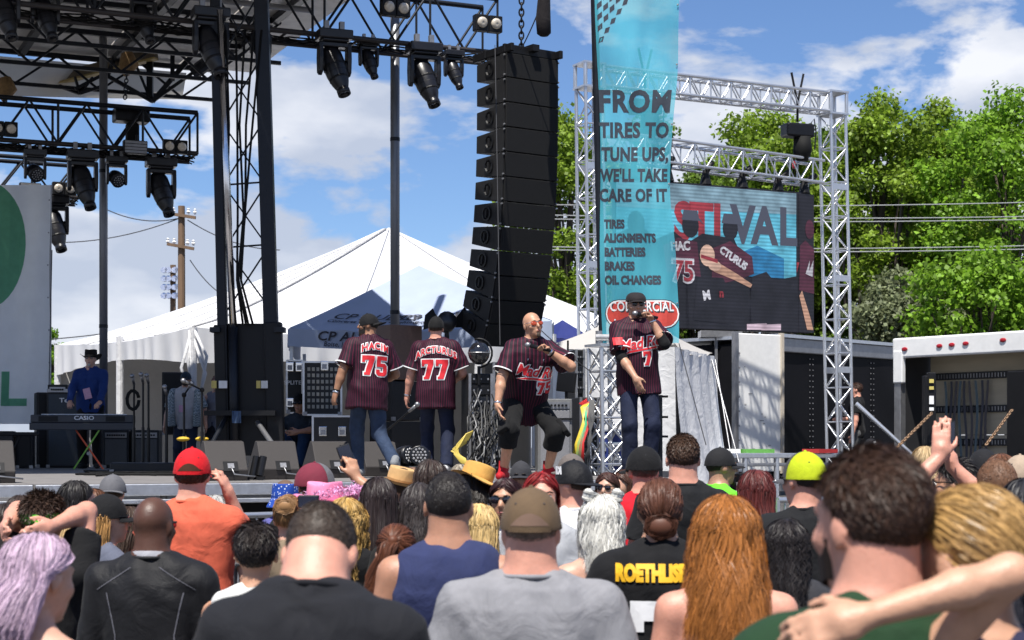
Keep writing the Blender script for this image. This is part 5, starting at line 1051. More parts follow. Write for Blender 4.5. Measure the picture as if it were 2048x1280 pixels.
# ================================================================== people: distance-field bodies turned into one continuous surface
class SDF:
    def __init__(s, h, zc=None, hc=None): s.h = h; s.zc = zc; s.hc = hc or h; s.p = []; s.lo = np.full(3, 9.); s.hi = np.full(3, -9.)
    def _add(s, fn, lo, hi, k, op='u'):
        lo = np.array(lo); hi = np.array(hi)
        if op == 'u': s.lo = np.minimum(s.lo, lo); s.hi = np.maximum(s.hi, hi)
        s.p.append((fn, lo, hi, k, op))
    def cap(s, a, b, r0, r1=None, k=.02, flat=False, cut=False):
        a, b = np.array(a, float), np.array(b, float); r1 = r0 if r1 is None else r1; ba = b-a; L2 = max(1e-9, ba@ba); ln = math.sqrt(L2); R = max(r0, r1)
        def fn(X, Y, Z):
            x, y, z = X-a[0], Y-a[1], Z-a[2]; tt = (x*ba[0]+y*ba[1]+z*ba[2])/L2; t = np.clip(tt, 0, 1)
            d = np.sqrt((x-t*ba[0])**2+(y-t*ba[1])**2+(z-t*ba[2])**2)-(r0+(r1-r0)*t)
            if flat: d = np.maximum(d, (tt-1)*ln)
            return d
        s._add(fn, np.minimum(a, b)-R, np.maximum(a, b)+R, k, 'c' if cut else 'u')
    def ell(s, c, r, R=None, k=.02, cut=False):
        c = np.array(c, float); r = np.array(r, float); Q = np.eye(3) if R is None else np.array(R).T; m = r.max()
        e = np.sqrt(((Q.T*r)**2).sum(1))
        def fn(X, Y, Z):
            x, y, z = X-c[0], Y-c[1], Z-c[2]
            u = [(Q[i, 0]*x+Q[i, 1]*y+Q[i, 2]*z)/r[i] for i in range(3)]
            k0 = np.sqrt(u[0]**2+u[1]**2+u[2]**2); k1 = np.sqrt((u[0]/r[0])**2+(u[1]/r[1])**2+(u[2]/r[2])**2)
            return k0*(k0-1)/np.maximum(k1, 1e-6)
        s._add(fn, c-e, c+e, k, 'c' if cut else 'u')
    def loft(s, tab, M, k=.03, p=2.3):
        tab = np.array(tab, float); Mi = np.array(M.inverted()); z0, z1 = tab[0, 0], tab[-1, 0]; A, B = tab[:, 1].max(), np.abs(tab[:, 2]+np.abs(tab[:, 3])).max()
        cs = np.array([M @ V(x, y, z) for x in (-A, A) for y in (-B, B) for z in (z0, z1)])
        def fn(X, Y, Z):
            x = Mi[0, 0]*X+Mi[0, 1]*Y+Mi[0, 2]*Z+Mi[0, 3]; y = Mi[1, 0]*X+Mi[1, 1]*Y+Mi[1, 2]*Z+Mi[1, 3]; z = Mi[2, 0]*X+Mi[2, 1]*Y+Mi[2, 2]*Z+Mi[2, 3]
            zz = np.clip(z, z0, z1); a = np.interp(zz, tab[:, 0], tab[:, 1]); b = np.interp(zz, tab[:, 0], tab[:, 2]); yo = np.interp(zz, tab[:, 0], tab[:, 3])
            q = ((np.abs(x)/a)**p+(np.abs(y-yo)/b)**p)**(1/p); d = (q-1)*np.minimum(a, b)
            return np.maximum(d, np.maximum(z-z1, z0-z))
        s._add(fn, cs.min(0), cs.max(0), k)
    def mesh(s):
        h = s.h; lo = s.lo-2.5*h; hi = s.hi+2.5*h
        xs = np.arange(lo[0], hi[0]+h, h); ys = np.arange(lo[1], hi[1]+h, h)
        if s.zc is not None and lo[2] < s.zc < hi[2]: zs = np.concatenate([np.arange(lo[2], s.zc, s.hc), np.arange(s.zc+h*.2, hi[2]+h, h)])
        else: zs = np.arange(lo[2], hi[2]+h, h)
        ax = (xs, ys, zs); D = np.full((len(xs), len(ys), len(zs)), .3, np.float32)
        for fn, l, g, k, op in s.p:
            m = k+3*max(h, s.hc if l[2] < (s.zc or -9) else h); sl = []
            for i in range(3): sl.append(slice(max(0, np.searchsorted(ax[i], l[i]-m)-1), min(len(ax[i]), np.searchsorted(ax[i], g[i]+m)+1)))
            if any(q.stop <= q.start for q in sl): continue
            sl = tuple(sl); d = fn(xs[sl[0]][:, None, None], ys[sl[1]][None, :, None], zs[sl[2]][None, None, :]).astype(np.float32); o = D[sl]
            if op == 'c': D[sl] = np.maximum(o, -d)
            elif k <= 0: D[sl] = np.minimum(o, d)
            else:
                hh = np.clip(.5+.5*(o-d)/k, 0, 1); D[sl] = o*(1-hh)+d*hh-k*hh*(1-hh)
        ins = D < 0; n = np.array(D.shape)
        c8 = np.zeros(n-1, np.int8)
        for i in (0, 1):
            for j in (0, 1):
                for k in (0, 1): c8 += ins[i:n[0]-1+i, j:n[1]-1+j, k:n[2]-1+k]
        act = (c8 > 0) & (c8 < 8); I, J, K = np.nonzero(act); nv = len(I)
        idx = np.full(n-1, -1, np.int32); idx[I, J, K] = np.arange(nv)
        corner = np.stack([D[I+a, J+b, K+c] for a in (0, 1) for b in (0, 1) for c in (0, 1)], 1)
        off = np.array([(a, b, c) for a in (0, 1) for b in (0, 1) for c in (0, 1)], float); acc = np.zeros((nv, 3)); cnt = np.zeros(nv)
        for a in range(8):
            for b in range(a+1, 8):
                if abs(off[a]-off[b]).sum() != 1: continue
                da, db = corner[:, a], corner[:, b]; mk = (da < 0) != (db < 0); t = np.where(mk, da/np.where(mk, da-db, 1), 0)
                acc += np.where(mk[:, None], off[a]+(off[b]-off[a])*t[:, None], 0); cnt += mk
        f = acc/cnt[:, None]
        g = [np.append(np.diff(x), 1) for x in ax]
        v = np.stack([xs[I]+f[:, 0]*g[0][I], ys[J]+f[:, 1]*g[1][J], zs[K]+f[:, 2]*g[2][K]], 1)
        F = []
        for a in range(3):
            b, c = (a+1) % 3, (a+2) % 3
            s0 = [slice(1, -1)]*3; s1 = [slice(1, -1)]*3; s0[a] = slice(0, -1); s1[a] = slice(1, None)
            A0, A1 = ins[tuple(s0)], ins[tuple(s1)]; e = np.nonzero(A0 != A1); sg = A0[e]
            q = [np.array(e[i])+(0 if i == a else 1) for i in range(3)]
            def cell(db, dc):
                r = list(q); r[b] = r[b]+db; r[c] = r[c]+dc; return idx[r[0], r[1], r[2]]
            quad = np.stack([cell(-1, -1), cell(0, -1), cell(0, 0), cell(-1, 0)], 1); quad[~sg] = quad[~sg][:, ::-1]; F.append(quad)
        F = np.concatenate(F); F = F[(F >= 0).all(1)]
        return v, F
def np_mesh(name, v, F, m, parent, disp=None, smooth=True):
    if disp is not None:
        fn_ = np.cross(v[F[:, 2]]-v[F[:, 0]], v[F[:, 3]]-v[F[:, 1]]); nn = np.zeros_like(v)
        for i in range(4): np.add.at(nn, F[:, i], fn_)
        nn /= np.maximum(1e-9, np.linalg.norm(nn, axis=1))[:, None]; v = v+nn*disp(v)[:, None]
    n = len(F); w_ = F.shape[1]; me = bpy.data.meshes.new(name); me.vertices.add(len(v)); me.vertices.foreach_set('co', np.asarray(v, np.float32).ravel())
    me.loops.add(w_*n); me.loops.foreach_set('vertex_index', F.ravel().astype(np.int32)); me.polygons.add(n); me.polygons.foreach_set('loop_start', np.arange(0, w_*n, w_, dtype=np.int32)); me.polygons.foreach_set('loop_total', np.full(n, w_, np.int32))
    if smooth: me.polygons.foreach_set('use_smooth', np.ones(n, bool))
    me.update(calc_edges=True); me.materials.append(m)
    o = bpy.data.objects.new(name, me); COL.objects.link(o); o.parent = parent; return o
def folds(amp, seed, sc=1.0):
    r = np.random.default_rng(seed); ph = r.uniform(0, 6.28, 8)
    def f(v):
        x, y, z = v[:, 0]*sc, v[:, 1]*sc, v[:, 2]*sc; a = np.arctan2(y, x+1e-6)
        w1 = np.sin(9*z+14*x+2*np.sin(7*y+ph[0])+ph[1]); w2 = np.sin(26*z-16*np.abs(x)+3*np.sin(9*x+ph[2])+ph[3]); w3 = np.sin(34*x+11*z+2.5*np.sin(12*z+ph[4])+ph[5])
        w4 = np.sin(5*z+6*a+ph[6]); g = .5+.5*np.sin(6*x+4*z+ph[7])
        return amp*(.55*w1+.6*g*np.maximum(0, w2)**2+.45*(1-g)*w3+.5*w4-.2)
    return f
def ik(S_, T_, l1, l2, pole):
    d = T_-S_; L = d.length; L2 = min(L, (l1+l2)*.995); u = d.normalized(); T_ = S_+u*L2
    a = (l1*l1-l2*l2+L2*L2)/(2*L2); h = math.sqrt(max(0, l1*l1-a*a)); p = Vector(pole); p = p-u*p.dot(u); p = p.normalized() if p.length > 1e-5 else V(1, 0, 0)
    return S_+u*a+p*h, T_
MALE = [(.78, .12, .10, 0), (.86, .162, .115, -.012), (.93, .165, .120, -.012), (1.02, .155, .112, 0), (1.12, .150, .110, .006), (1.22, .163, .120, .005), (1.32, .176, .122, 0), (1.39, .168, .106, -.01), (1.44, .115, .078, -.014), (1.485, .062, .055, -.014)]
FEMALE = [(.78, .125, .10, 0), (.86, .170, .118, -.015), (.93, .168, .120, -.015), (1.02, .142, .100, 0), (1.10, .128, .092, .006), (1.20, .140, .105, .012), (1.29, .152, .116, .014), (1.37, .148, .095, 0), (1.43, .100, .070, -.012), (1.475, .052, .048, -.014)]
def hand(sd, W, f, n, thumb, k, curl):
    f = f.normalized(); n = (n-f*n.dot(f)).normalized(); s_ = f.cross(n)
    if s_.dot(thumb) < 0: s_ = -s_
    q = lambda a, b, c: W+(f*a+s_*b+n*c)*k
    sd.cap(q(.0, 0, 0), q(.035, 0, .0), .026*k, .030*k, .012); 
    for b in (-.022, 0, .022): sd.cap(q(.02, b, .0), q(.085, b*1.15, .004), .017*k, .014*k, .012)
    for i, (b, l) in enumerate(((.031, .072), (.011, .082), (-.010, .076), (-.030, .060))):
        c1 = curl*(.8+.1*i); c2 = curl*2.0; p0 = q(.088, b, .004); p1 = p0+(f*math.cos(c1)+n*math.sin(c1))*(l*.52*k); p2 = p1+(f*math.cos(c1+c2)+n*math.sin(c1+c2))*(l*.5*k)
        sd.cap(p0, p1, .0098*k, .0088*k, .006); sd.cap(p1, p2, .0088*k, .0072*k, .004)
    t0 = q(.022, .030, .006); t1 = t0+(s_*.6+f*.7+n*.35).normalized()*(.042*k); t2 = t1+(s_*(.25-.5*curl)+f*.85+n*(.25+.6*curl)).normalized()*(.034*k)
    sd.cap(t0, t1, .014*k, .011*k, .010); sd.cap(t1, t2, .011*k, .0085*k, .005)
def hairline(y): return np.interp(y, [-1, -.35, .1, .45, .8, 1], [-.84, -.66, -.08, .28, .52, .58])
HC = np.array([0, -.012, .025]); HR = np.array([.0785, .0985, .0945])
def ribbons(paths, width, out, rg, twist=.7):
    """paths (n,m,3) -> quads; width per strand tapering to the tip"""
    n, m, _ = paths.shape; tan = np.gradient(paths, axis=1); o = paths-out
    wv = np.cross(tan, o); wv /= np.maximum(1e-9, np.linalg.norm(wv, axis=2))[..., None]
    nn = np.cross(wv, tan); nn /= np.maximum(1e-9, np.linalg.norm(nn, axis=2))[..., None]
    a = rg.uniform(-twist, twist, n)[:, None, None]; wv = wv*np.cos(a)+nn*np.sin(a)
    tp = np.interp(np.linspace(0, 1, m), [0, .6, 1], [1, .9, .25])[None, :, None]*(width*rg.uniform(.6, 1.3, n))[:, None, None]
    v = np.stack([paths-wv*tp/2, paths+wv*tp/2], 2).reshape(-1, 3)
    b = (np.arange(n)*m*2)[:, None]+np.arange(m-1)[None, :]*2; F = np.stack([b, b+1, b+3, b+2], 2).reshape(-1, 4); return v, F
def scalp_dirs(n, rg, lower=0.0, cover=None):
    out = []; cover = 2 if cover is None else cover
    while len(out) < n:
        d = rg.normal(size=(n*2, 3)); d /= np.linalg.norm(d, axis=1)[:, None]; d = d[(d[:, 2] > hairline(d[:, 1])+lower) & (d[:, 2] < cover)]; out = d if len(out) == 0 else np.concatenate([out, d])
    return out[:n]
def scalp_shell(scale=1.0, nlo=0.0):
    nu, nv = 28, 18; V_ = []; F = []
    for j in range(nv+1):
        for i in range(nu):
            a = 2*math.pi*i/nu; th = math.pi*j/nv*.72; V_.append((math.sin(th)*math.sin(a), math.sin(th)*math.cos(a), math.cos(th)))
    V_ = np.array(V_)
    for i in range(len(V_)):
        z = hairline(V_[i, 1])+nlo
        if V_[i, 2] < z: r_ = math.sqrt(max(0, 1-z*z)); h_ = np.hypot(V_[i, 0], V_[i, 1])+1e-9; V_[i] = (V_[i, 0]/h_*r_*.99, V_[i, 1]/h_*r_*.99, z)
    for j in range(nv):
        for i in range(nu): F.append((j*nu+i, (j+1)*nu+i, (j+1)*nu+(i+1) % nu, j*nu+(i+1) % nu))
    return HC+V_*HR*scale, np.array(F)
def make_hair(par, HM, hk, spec, seed):
    """spec: style, colour, length, ..."""
    rg = np.random.default_rng(seed); st = spec['style']; m = hairm(spec['col'], spec.get('rough', .5)); n = spec.get('n', 1600); wd = spec.get('w', .006); L = spec.get('len', .03)
    tr = lambda p: (np.asarray(p).reshape(-1, 3)*hk) @ np.array(HM.to_3x3()).T+np.array(HM.translation)
    parts_v = []; parts_f = []; o = 0
    def push(v, F):
        nonlocal o
        parts_v.append(tr(v)); parts_f.append(F+o); o += len(v)
    cov = spec.get('cover')
    if cov is None: push(*scalp_shell(1.005 if st != 'buzz' else 1.01))
    else: push(*scalp_shell(.985))
    cen = HC[None, None, :]
    if st in ('buzz', 'short'):
        d = scalp_dirs(n, rg, -.03, cov); r0 = HC+d*HR*1.0; nr = d/HR; nr /= np.linalg.norm(nr, axis=1)[:, None]
        flow = np.array([0, -.55, -.5])+rg.normal(size=(n, 3))*.35+np.array(spec.get('flow', (0, 0, 0))); flow -= nr*(flow*nr).sum(1)[:, None]; flow /= np.linalg.norm(flow, axis=1)[:, None]
        ln = L*rg.uniform(.6, 1.25, n)*np.interp(d[:, 2], [-.6, .1, .6], [.35, .7, 1.15]); lift = spec.get('lift', .28)
        t = np.linspace(0, 1, 4)[None, :, None]; P_ = r0[:, None]+ln[:, None, None]*(nr[:, None]*(lift*t-.25*t*t)+flow[:, None]*(1-.4*lift)*t**1.3)
        push(*ribbons(P_, wd, cen, rg))
    else:
        nl = spec.get('locks', 70); dl = scalp_dirs(nl, rg, -.02, cov); kk = rg.integers(0, nl, n); d = dl[kk]+rg.normal(size=(n, 3))*.16; d /= np.linalg.norm(d, axis=1)[:, None]
        bad = d[:, 2] < hairline(d[:, 1])-.04; d[bad] = dl[kk][bad]
        if cov is not None: d[d[:, 2] > cov+.1] = dl[kk][d[:, 2] > cov+.1]
        az = np.arctan2(d[:, 0], -d[:, 1]); el = np.arcsin(np.clip(d[:, 2], -1, 1)); mx = spec.get('maxaz', 1.75); part = spec.get('part', 0.0)
        sgn = np.where(d[:, 0] > part*.3, 1., -1.); az = np.where(np.abs(az) > 2.6, sgn*np.abs(az), az); azf = np.clip(az, -mx, mx)*spec.get('gather', 1.0)
        m_ = 13; t = np.linspace(0, 1, m_); arc = .42; ph = rg.uniform(0, 6.28, nl)[kk]+rg.normal(size=n)*.25; vol = spec.get('vol', 1.06)
        ln = L*rg.uniform(.82, 1.08, n)*np.where(rg.uniform(0, 1, nl)[kk] > .75, .85, 1.0); P_ = np.zeros((n, m_, 3)); amp = spec.get('wave', .0); fr = spec.get('freq', 5.)
        for j, tt in enumerate(t):
            s_ = min(1, tt/arc); e = el+(-.12-el)*s_**.9; e = np.minimum(e, el); a = az+(azf-az)*s_; rr = 1.0+(vol-1)*min(1, tt*4)
            q = np.stack([np.cos(e)*np.sin(a), -np.cos(e)*np.cos(a), np.sin(e)], 1)*HR*rr+HC
            dr = max(0, tt-arc)/(1-arc)
            q[:, 2] -= ln*dr; back = np.cos(azf); q[:, 1] -= spec.get('back', .07)*dr*np.clip(back, 0, 1)*min(1, dr*2)+.0; q[:, 0] *= 1-spec.get('pinch', .12)*dr
            q[:, 0] += amp*np.sin(fr*tt*6.28+ph)*min(1, tt*1.6); q[:, 1] += amp*.7*np.cos(fr*tt*6.28+ph*1.3)*min(1, tt*1.6)
            P_[:, j] = q
        lockc = np.zeros((nl, m_, 3)); cnt = np.bincount(kk, minlength=nl)[:, None, None]; np.add.at(lockc, kk, P_); lockc /= np.maximum(1, cnt); cf = (spec.get('clump', .5)*t**1.5)[None, :, None]; P_ = P_*(1-cf)+lockc[kk]*cf
        P_ += rg.normal(size=(n, 1, 3))*.003*(1+t[None, :, None]); P_ += rg.normal(size=(n, m_, 3))*.0012
        if st in ('pony', 'bun'):
            tie = np.array(spec.get('tie', (0, -.115, .035))); tail = tie+np.array([0, -.02, 0])
            for j, tt in enumerate(t):
                s_ = min(1, tt/.5); q = d*(1-s_)+((tie-HC)/HR/np.linalg.norm((tie-HC)/HR))*s_; q /= np.linalg.norm(q, axis=1)[:, None]; q = q*HR*(1.02+.06*math.sin(math.pi*s_))+HC
                if tt > .5:
                    dr = (tt-.5)/.5
                    if st == 'pony': q = tie+np.stack([rg.normal(size=n)*.0+.022*np.sin(ph)*(1+dr)+.3*amp*np.sin(dr*6+ph)+spec.get('sway', 0)*dr, -.035*math.sin(min(1, dr*2)*1.57)+.02*np.cos(ph)-.02*dr*0, .02*math.sin(dr*3.1)-ln*dr**1.2], 1)
                    else:
                        rb = spec.get('bunr', .045); an = ph+dr*6; rr2 = rb*(.5+.5*np.abs(np.sin(ph*3)))
                        q = tie+np.stack([rr2*1.3*np.cos(an), -.02-.35*rb*np.cos(ph*2), rr2*np.sin(an)], 1)
                P_[:, j] = q
            P_ += rg.normal(size=(n, 1, 3))*.002
            if st == 'bun':
                bb = MB(); rb = spec.get('bunr', .045); bb.ell(tie+np.array([0, -.012, 0]), (rb*1.25, rb*.8, rb*.95), n=14, m=10); bf = [f for f in bb.f if len(f) == 4]; push(np.array(bb.v), np.array(bf))
        push(*ribbons(P_, wd, cen, rg))
        if st == 'pony': 
            bb = MB(); bb.ell(tie+np.array([0, -.012, 0]), (.024, .02, .024), n=10, m=6); push(np.array(bb.v), np.array([f for f in bb.f if len(f) == 4]))
    return np_mesh('hair', np.concatenate(parts_v), np.concatenate(parts_f), m, par)
def headpart(par, nm, mb, m, HM, hk, smooth=True, parent2=None):
    T = HM @ Matrix.Scale(hk, 4); b = MB(); b.add([T @ Vector(v) for v in mb.v], mb.f); o = b.build(nm, m, parent2 or par, smooth=smooth, base=(0, 0, 0)); return o
def dome(rx, ry, rz, c, n=30, m=9, seams=0, zlow=0.0, bulge=0):
    b = MB()
    def fn(i, j):
        a = 2*math.pi*i; th = math.pi/2*j; sm = 1-(.012*abs(math.cos(3*a))**8 if seams else 0)+bulge*math.sin(2*a)*.01
        return (c[0]+rx*math.sin(a)*math.cos(th)*sm, c[1]+ry*math.cos(a)*math.cos(th)*sm, c[2]+(rz*math.sin(th)**.92 if th > 0 else zlow)*sm)
    b.sheet(fn, n, m); return b
def brim(rx, ry, c, a0, a1, ln, droop, curve, n=16, th=.004):
    b = MB()
    for s_ in (0, 1):
        def fn(i, j):
            a = a0+(a1-a0)*i; e = math.cos((i-.5)*math.pi)**.55 if abs(i-.5) < .5 else 0; l = ln*e*j
            return (c[0]+rx*math.sin(a)+math.sin(a*.45)*l*.9, c[1]+ry*math.cos(a)+math.cos(a*.45)*l, c[2]-droop*l-curve*((i-.5)*2)**2*(.3+j*.7)-th*s_)
        b.sheet(fn, n, 5)
    return b
def make_hat(par, HM, hk, sp):
    ty = sp['type']; m = fabric(sp['col'], .8, wrinkle=.15); yaw = sp.get('yaw', 0); tilt = sp.get('tilt', 0); HMy = HM @ Matrix.Translation((0, -.010*hk, 0)) @ Matrix.Rotation(yaw, 4, 'Z') @ Matrix.Translation((0, .010*hk, 0)) @ Matrix.Rotation(-tilt, 4, 'X'); c = (0, -.010, .030)
    lo = sp.get('low', .026 if ty in ('cap', 'bucket') else .012); c = (0, -.010, .030-lo)
    if ty == 'cap': sp = dict(sp, crown=sp.get('crown', .102)+.022)
    if ty == 'cap':
        rx_ = .089+.019*abs(math.sin(yaw)); o = headpart(par, 'cap', dome(rx_, .108, sp.get('crown', .102), c, seams=1), m, HMy, hk)
        def sub(nm, mb, mm, sm=True): x = headpart(par, nm, mb, mm, HMy, hk, sm, o); return x
        sub('brim', brim(rx_-.001, .107, (0, -.010, .036-lo), rad(-62), rad(62), sp.get('brim', .075), sp.get('droop', .18), sp.get('curve', .022)), fabric(sp.get('bcol', sp['col'])))
        bb = MB(); bb.ell((0, -.01, .030-lo+sp.get('crown', .102)), (.008, .008, .006), n=8, m=5); sub('button', bb, m)
        if sp.get('front'):
            cr_ = sp.get('crown', .102)+.001; keep = MB(); keep.sheet(lambda i, j: ((rx_+.0015)*math.sin(rad(-75+150*i))*math.cos(rad(85*j)), c[1]+.1095*math.cos(rad(-75+150*i))*math.cos(rad(85*j)), c[2]+cr_*math.sin(rad(85*j))**.92), 18, 9); sub('front_panel', keep, fabric(sp['front']))
        bb = MB(); bb.lathe([(1, 0), (1.008, .006), (1, .014)], (0, 0, 0), Matrix.Diagonal((rx_+.0005, .1085, 1)), 30, cap=False); bb.v = [(x, y-.010, z+.030-lo) for x, y, z in bb.v]; sub('sweatband', bb, m)
        if sp.get('gap'):
            # open back of the cap: strap below an arched hole
            g = MB(); g.sheet(lambda i, j: (.0905*math.sin(math.pi+rad(-38)+rad(76)*i), -.010+.1095*math.cos(math.pi+rad(-38)+rad(76)*i), .032-lo+.036*math.sin(math.pi*i)*j+.012), 12, 3); sub('back_opening', g, hairm(sp['gap']))
            g = MB(); g.sheet(lambda i, j: (.0915*math.sin(math.pi+rad(-42)+rad(84)*i), -.010+.1105*math.cos(math.pi+rad(-42)+rad(84)*i), .026-lo+.016*j), 12, 1); sub('strap', g, m)
        for a in (.6, -.6, math.pi-.6, math.pi+.6): bb = MB(); bb.ell((.0885*math.sin(a)*.80, -.01+.107*math.cos(a)*.80, .03-lo+sp.get('crown', .102)*.62), (.004, .004, .003), n=6, m=4); sub('eyelet', bb, M_DARKPRINT)
        return o, HMy
    cr, bw = sp.get('crown', .10), sp.get('bw', .07)
    if ty in ('fedora', 'sun', 'cowboy', 'bucket'):
        def fn(i, j):
            a = 2*math.pi*i; th = math.pi/2*j; r_ = 1.0-.10*math.sin(th)**3 if ty != 'bucket' else 1-.12*math.sin(th)
            fl = .34 if ty in ('fedora', 'cowboy') else .8; z = cr*min(1, math.sin(th)*1.25) if th < 1.0 else cr*(1-(.16 if ty in ('fedora', 'cowboy') else .0)*((th-1.0)/.57)**1.2)
            rad_ = r_ if th < 1.0 else r_*(1-(th-1.0)/.571)*1.0
            if ty == 'cowboy': z += .02*abs(math.sin(a))*math.sin(th)
            return (.090*math.sin(a)*rad_, -.010+.110*math.cos(a)*rad_, .030-lo+z)
        b = MB(); b.sheet(fn, 32, 14); o = headpart(par, 'hat', b, m, HMy, hk)
        b = MB()
        for s_ in (0, 1):
            def fb(i, j):
                a = 2*math.pi*i; r_ = 1+(bw/.1)*j; up = {'fedora': .10*math.cos(2*a)*-.12, 'sun': -.02, 'cowboy': .055*abs(math.sin(a))**2*1.3-.012, 'bucket': -.055}[ty]*j
                if ty == 'fedora': up = (.010*abs(math.sin(a))+.016*max(0, -math.cos(a)))*j
                if ty == 'sun': up += .014*math.sin(3*a+1)*j
                return (.089*math.sin(a)*(r_ if ty != 'bucket' else 1+.35*j), -.010+.109*math.cos(a)*(r_ if ty != 'bucket' else 1+.3*j), .032-lo+up-.004*s_)
            b.sheet(fb, 40, 5)
        headpart(par, 'brim', b, fabric(sp.get('bcol', sp['col'])), HMy, hk, True, o)
        b = MB(); b.lathe([(1, 0), (1.012, .004), (1.0, .026)], (0, 0, 0), Matrix.Diagonal((.090, .110, 1)), 32, cap=False); b.v = [(x, y-.010, z+.034-lo) for x, y, z in b.v]; headpart(par, 'hat_band', b, fabric(sp.get('band', sp['col'])), HMy, hk, True, o)
        return o, HMy
    if ty == 'flat':
        def fn(i, j):
            a = 2*math.pi*i; th = math.pi/2*j; f_ = max(0, math.cos(a)); return (.096*math.sin(a)*math.cos(th)**.7, -.012+(.110+.02*f_)*math.cos(a)*math.cos(th)**.7, .034+(.085-.03*f_*math.cos(th))*math.sin(th)**.8)
        b = MB(); b.sheet(fn, 30, 9); o = headpart(par, 'flat_cap', b, m, HMy, hk); headpart(par, 'brim', brim(.086, .112, (0, -.008, .040), rad(-55), rad(55), .045, .35, .016), m, HMy, hk, True, o); return o, HMy
def glasses(par, HM, hk, lens=None, up=0, frame=M_BLACK, sc=1.0):
    lens = lens or M_GLASS; z0 = .002+up; y0 = .096 if not up else .072; b = MB(); 
    for s_ in (-1, 1): b.ell((.031*s_*sc, y0-.004, z0), (.026*sc, .006, .019*sc), Matrix.Rotation(-.18*s_, 3, 'Z'), 12, 6)
    o = headpart(par, 'sunglasses', b, lens, HM, hk); b = MB(); b.tube([(-.058, y0-.014, z0+.012), (0, y0+.006, z0+.014), (.058, y0-.014, z0+.012)], .0032, 5)
    for s_ in (-1, 1): b.tube([(.058*s_, y0-.014, z0+.010), (.079*s_, .04, z0+.012), (.080*s_, -.01, z0+.008)], .0030, 5)
    headpart(par, 'glasses_frame', b, frame, HM, hk, True, o); return o
class Person: pass
_pn = [0]
def person(label, px, Y, top=None, H=None, face=0.0, ground=0.0, fem=False, fat=0.0, bw=1.0, skinc=(.50, .27, .18), armL='down', armR='down', lean=(0, 0, 0), hd=(0, 0, 0), feet=None, knee=None,
           shirt=None, pants=(.02, .022, .03), shoes=(.03, .03, .03), hair=None, hat=None, vox=.0145, hands=True, sw=None, hip=None, pelvis=.93, group=None, pos=None, curlL=.35, curlR=.35, poleL=None, poleR=None, neck=1.0, headk=1.0, handR=None, handL=None, shorts=None, extra_h=0.02, arm_r=1.0):
    _pn[0] += 1; seed = _pn[0]; z0 = ground
    if H is None: H = P(0, top, Y).z-z0-(extra_h if hat or (hair and hair.get('style') not in ('buzz', 'bald', 'short')) else .012)
    k = H/1.728; x0 = P(px, 0, Y).x; root = thing('person', V(x0, Y, z0), label, 'person', group); root['_b'] = (0, 0, 0); root.rotation_euler.z = face
    pr = Person(); pr.root = root; pr.k = k; pr.H = H
    Pv = V(0, 0, pelvis*k) if hip is None else Vector(hip)*k
    Rt = Matrix.Rotation(lean[2], 3, 'Z') @ Matrix.Rotation(-lean[0], 3, 'X') @ Matrix.Rotation(lean[1], 3, 'Y')
    TM = Matrix.Translation(Pv) @ Rt.to_4x4() @ Matrix.Translation(V(0, 0, -.93*k)); T = lambda x, y, z: TM @ V(x*k, y*k, z*k); pr.TM = TM
    sw = sw or (.168 if fem else .188); sw *= bw
    base = FEMALE if fem else MALE; tab = []
    for z, a, b, yo in base:
        g = math.exp(-((z-1.06)/.17)**2)*fat; ch = bw if z < 1.42 else 1+(bw-1)*.4
        tab.append((z*k, (a*ch+.055*g)*k, (b*(1+(bw-1)*.6)+.075*g)*k, (yo+.035*g)*k))
    sh = {s_: T(.93*sw*s_, -.012, 1.388) for s_ in (-1, 1)}; l1, l2 = .295*k, .255*k; arms = {}
    for s_, spc, pole in ((-1, armL, poleL), (1, armR, poleR)):
        if spc == 'down': tg = T(s_*(sw+.085+.05*fat), .05, .84); pole = pole or (s_*.5, -1, 0)
        elif spc == 'front': tg = T(s_*.10, .30, 1.12); pole = pole or (s_*.8, -.3, -1)
        elif spc == 'phone': tg = T(s_*.06, .33, 1.42); pole = pole or (s_*.8, 0, -1)
        elif spc == 'hips': tg = T(s_*.20, .03, 1.0); pole = pole or (s_*1, -.6, 0)
        elif spc == 'head': tg = T(s_*.10, -.13, 1.60); pole = pole or (s_*1, .2, .3)
        else: tg = V(*spc)*k; pole = pole or (s_*.6, -.4, -.8)
        e, w_ = ik(sh[s_], tg, l1, l2, pole); arms[s_] = (sh[s_], e, w_)
    pr.arms = arms
    lg = {}
    for s_ in (-1, 1):
        f = V(*(feet[0 if s_ < 0 else 1]))*k if feet else V(s_*.10*k, 0, .085*k)
        hp = T(.088*s_*bw**.5, -.005, .90) if not lean[0] > .6 else Pv+V(.088*s_*k, 0, -.03*k)
        kn, an = ik(hp, f, .425*k, .42*k, (knee[0 if s_ < 0 else 1] if knee else (s_*.15, 1, 0))); lg[s_] = (hp, kn, an)
    pr.legs = lg
    # head frame
    Np = T(0, -.012, 1.478); Rh = Matrix.Rotation(hd[0], 3, 'Z') @ Matrix.Rotation(-hd[1], 3, 'X') @ Matrix.Rotation(hd[2], 3, 'Y')
    hk = k*headk; HM = Matrix.Translation(Np+Rh @ V(0, .022, .135)*hk) @ Rh.to_4x4(); pr.HM = HM; pr.hk = hk
    hp_ = lambda x, y, z: HM @ (V(x, y, z)*hk); RH_ = Rh
    # ---- body
    sd = SDF(vox, 1.25*k if shorts is None else None, vox*1.9)
    sd.loft([(z, a*.97, b*.97, yo) for z, a, b, yo in tab], TM, .03); nr = (.050 if fem else .063)*neck
    sd.cap(T(0, -.018, 1.40), hp_(0, -.02, -.055), (nr+.006)*k, nr*k, .03)
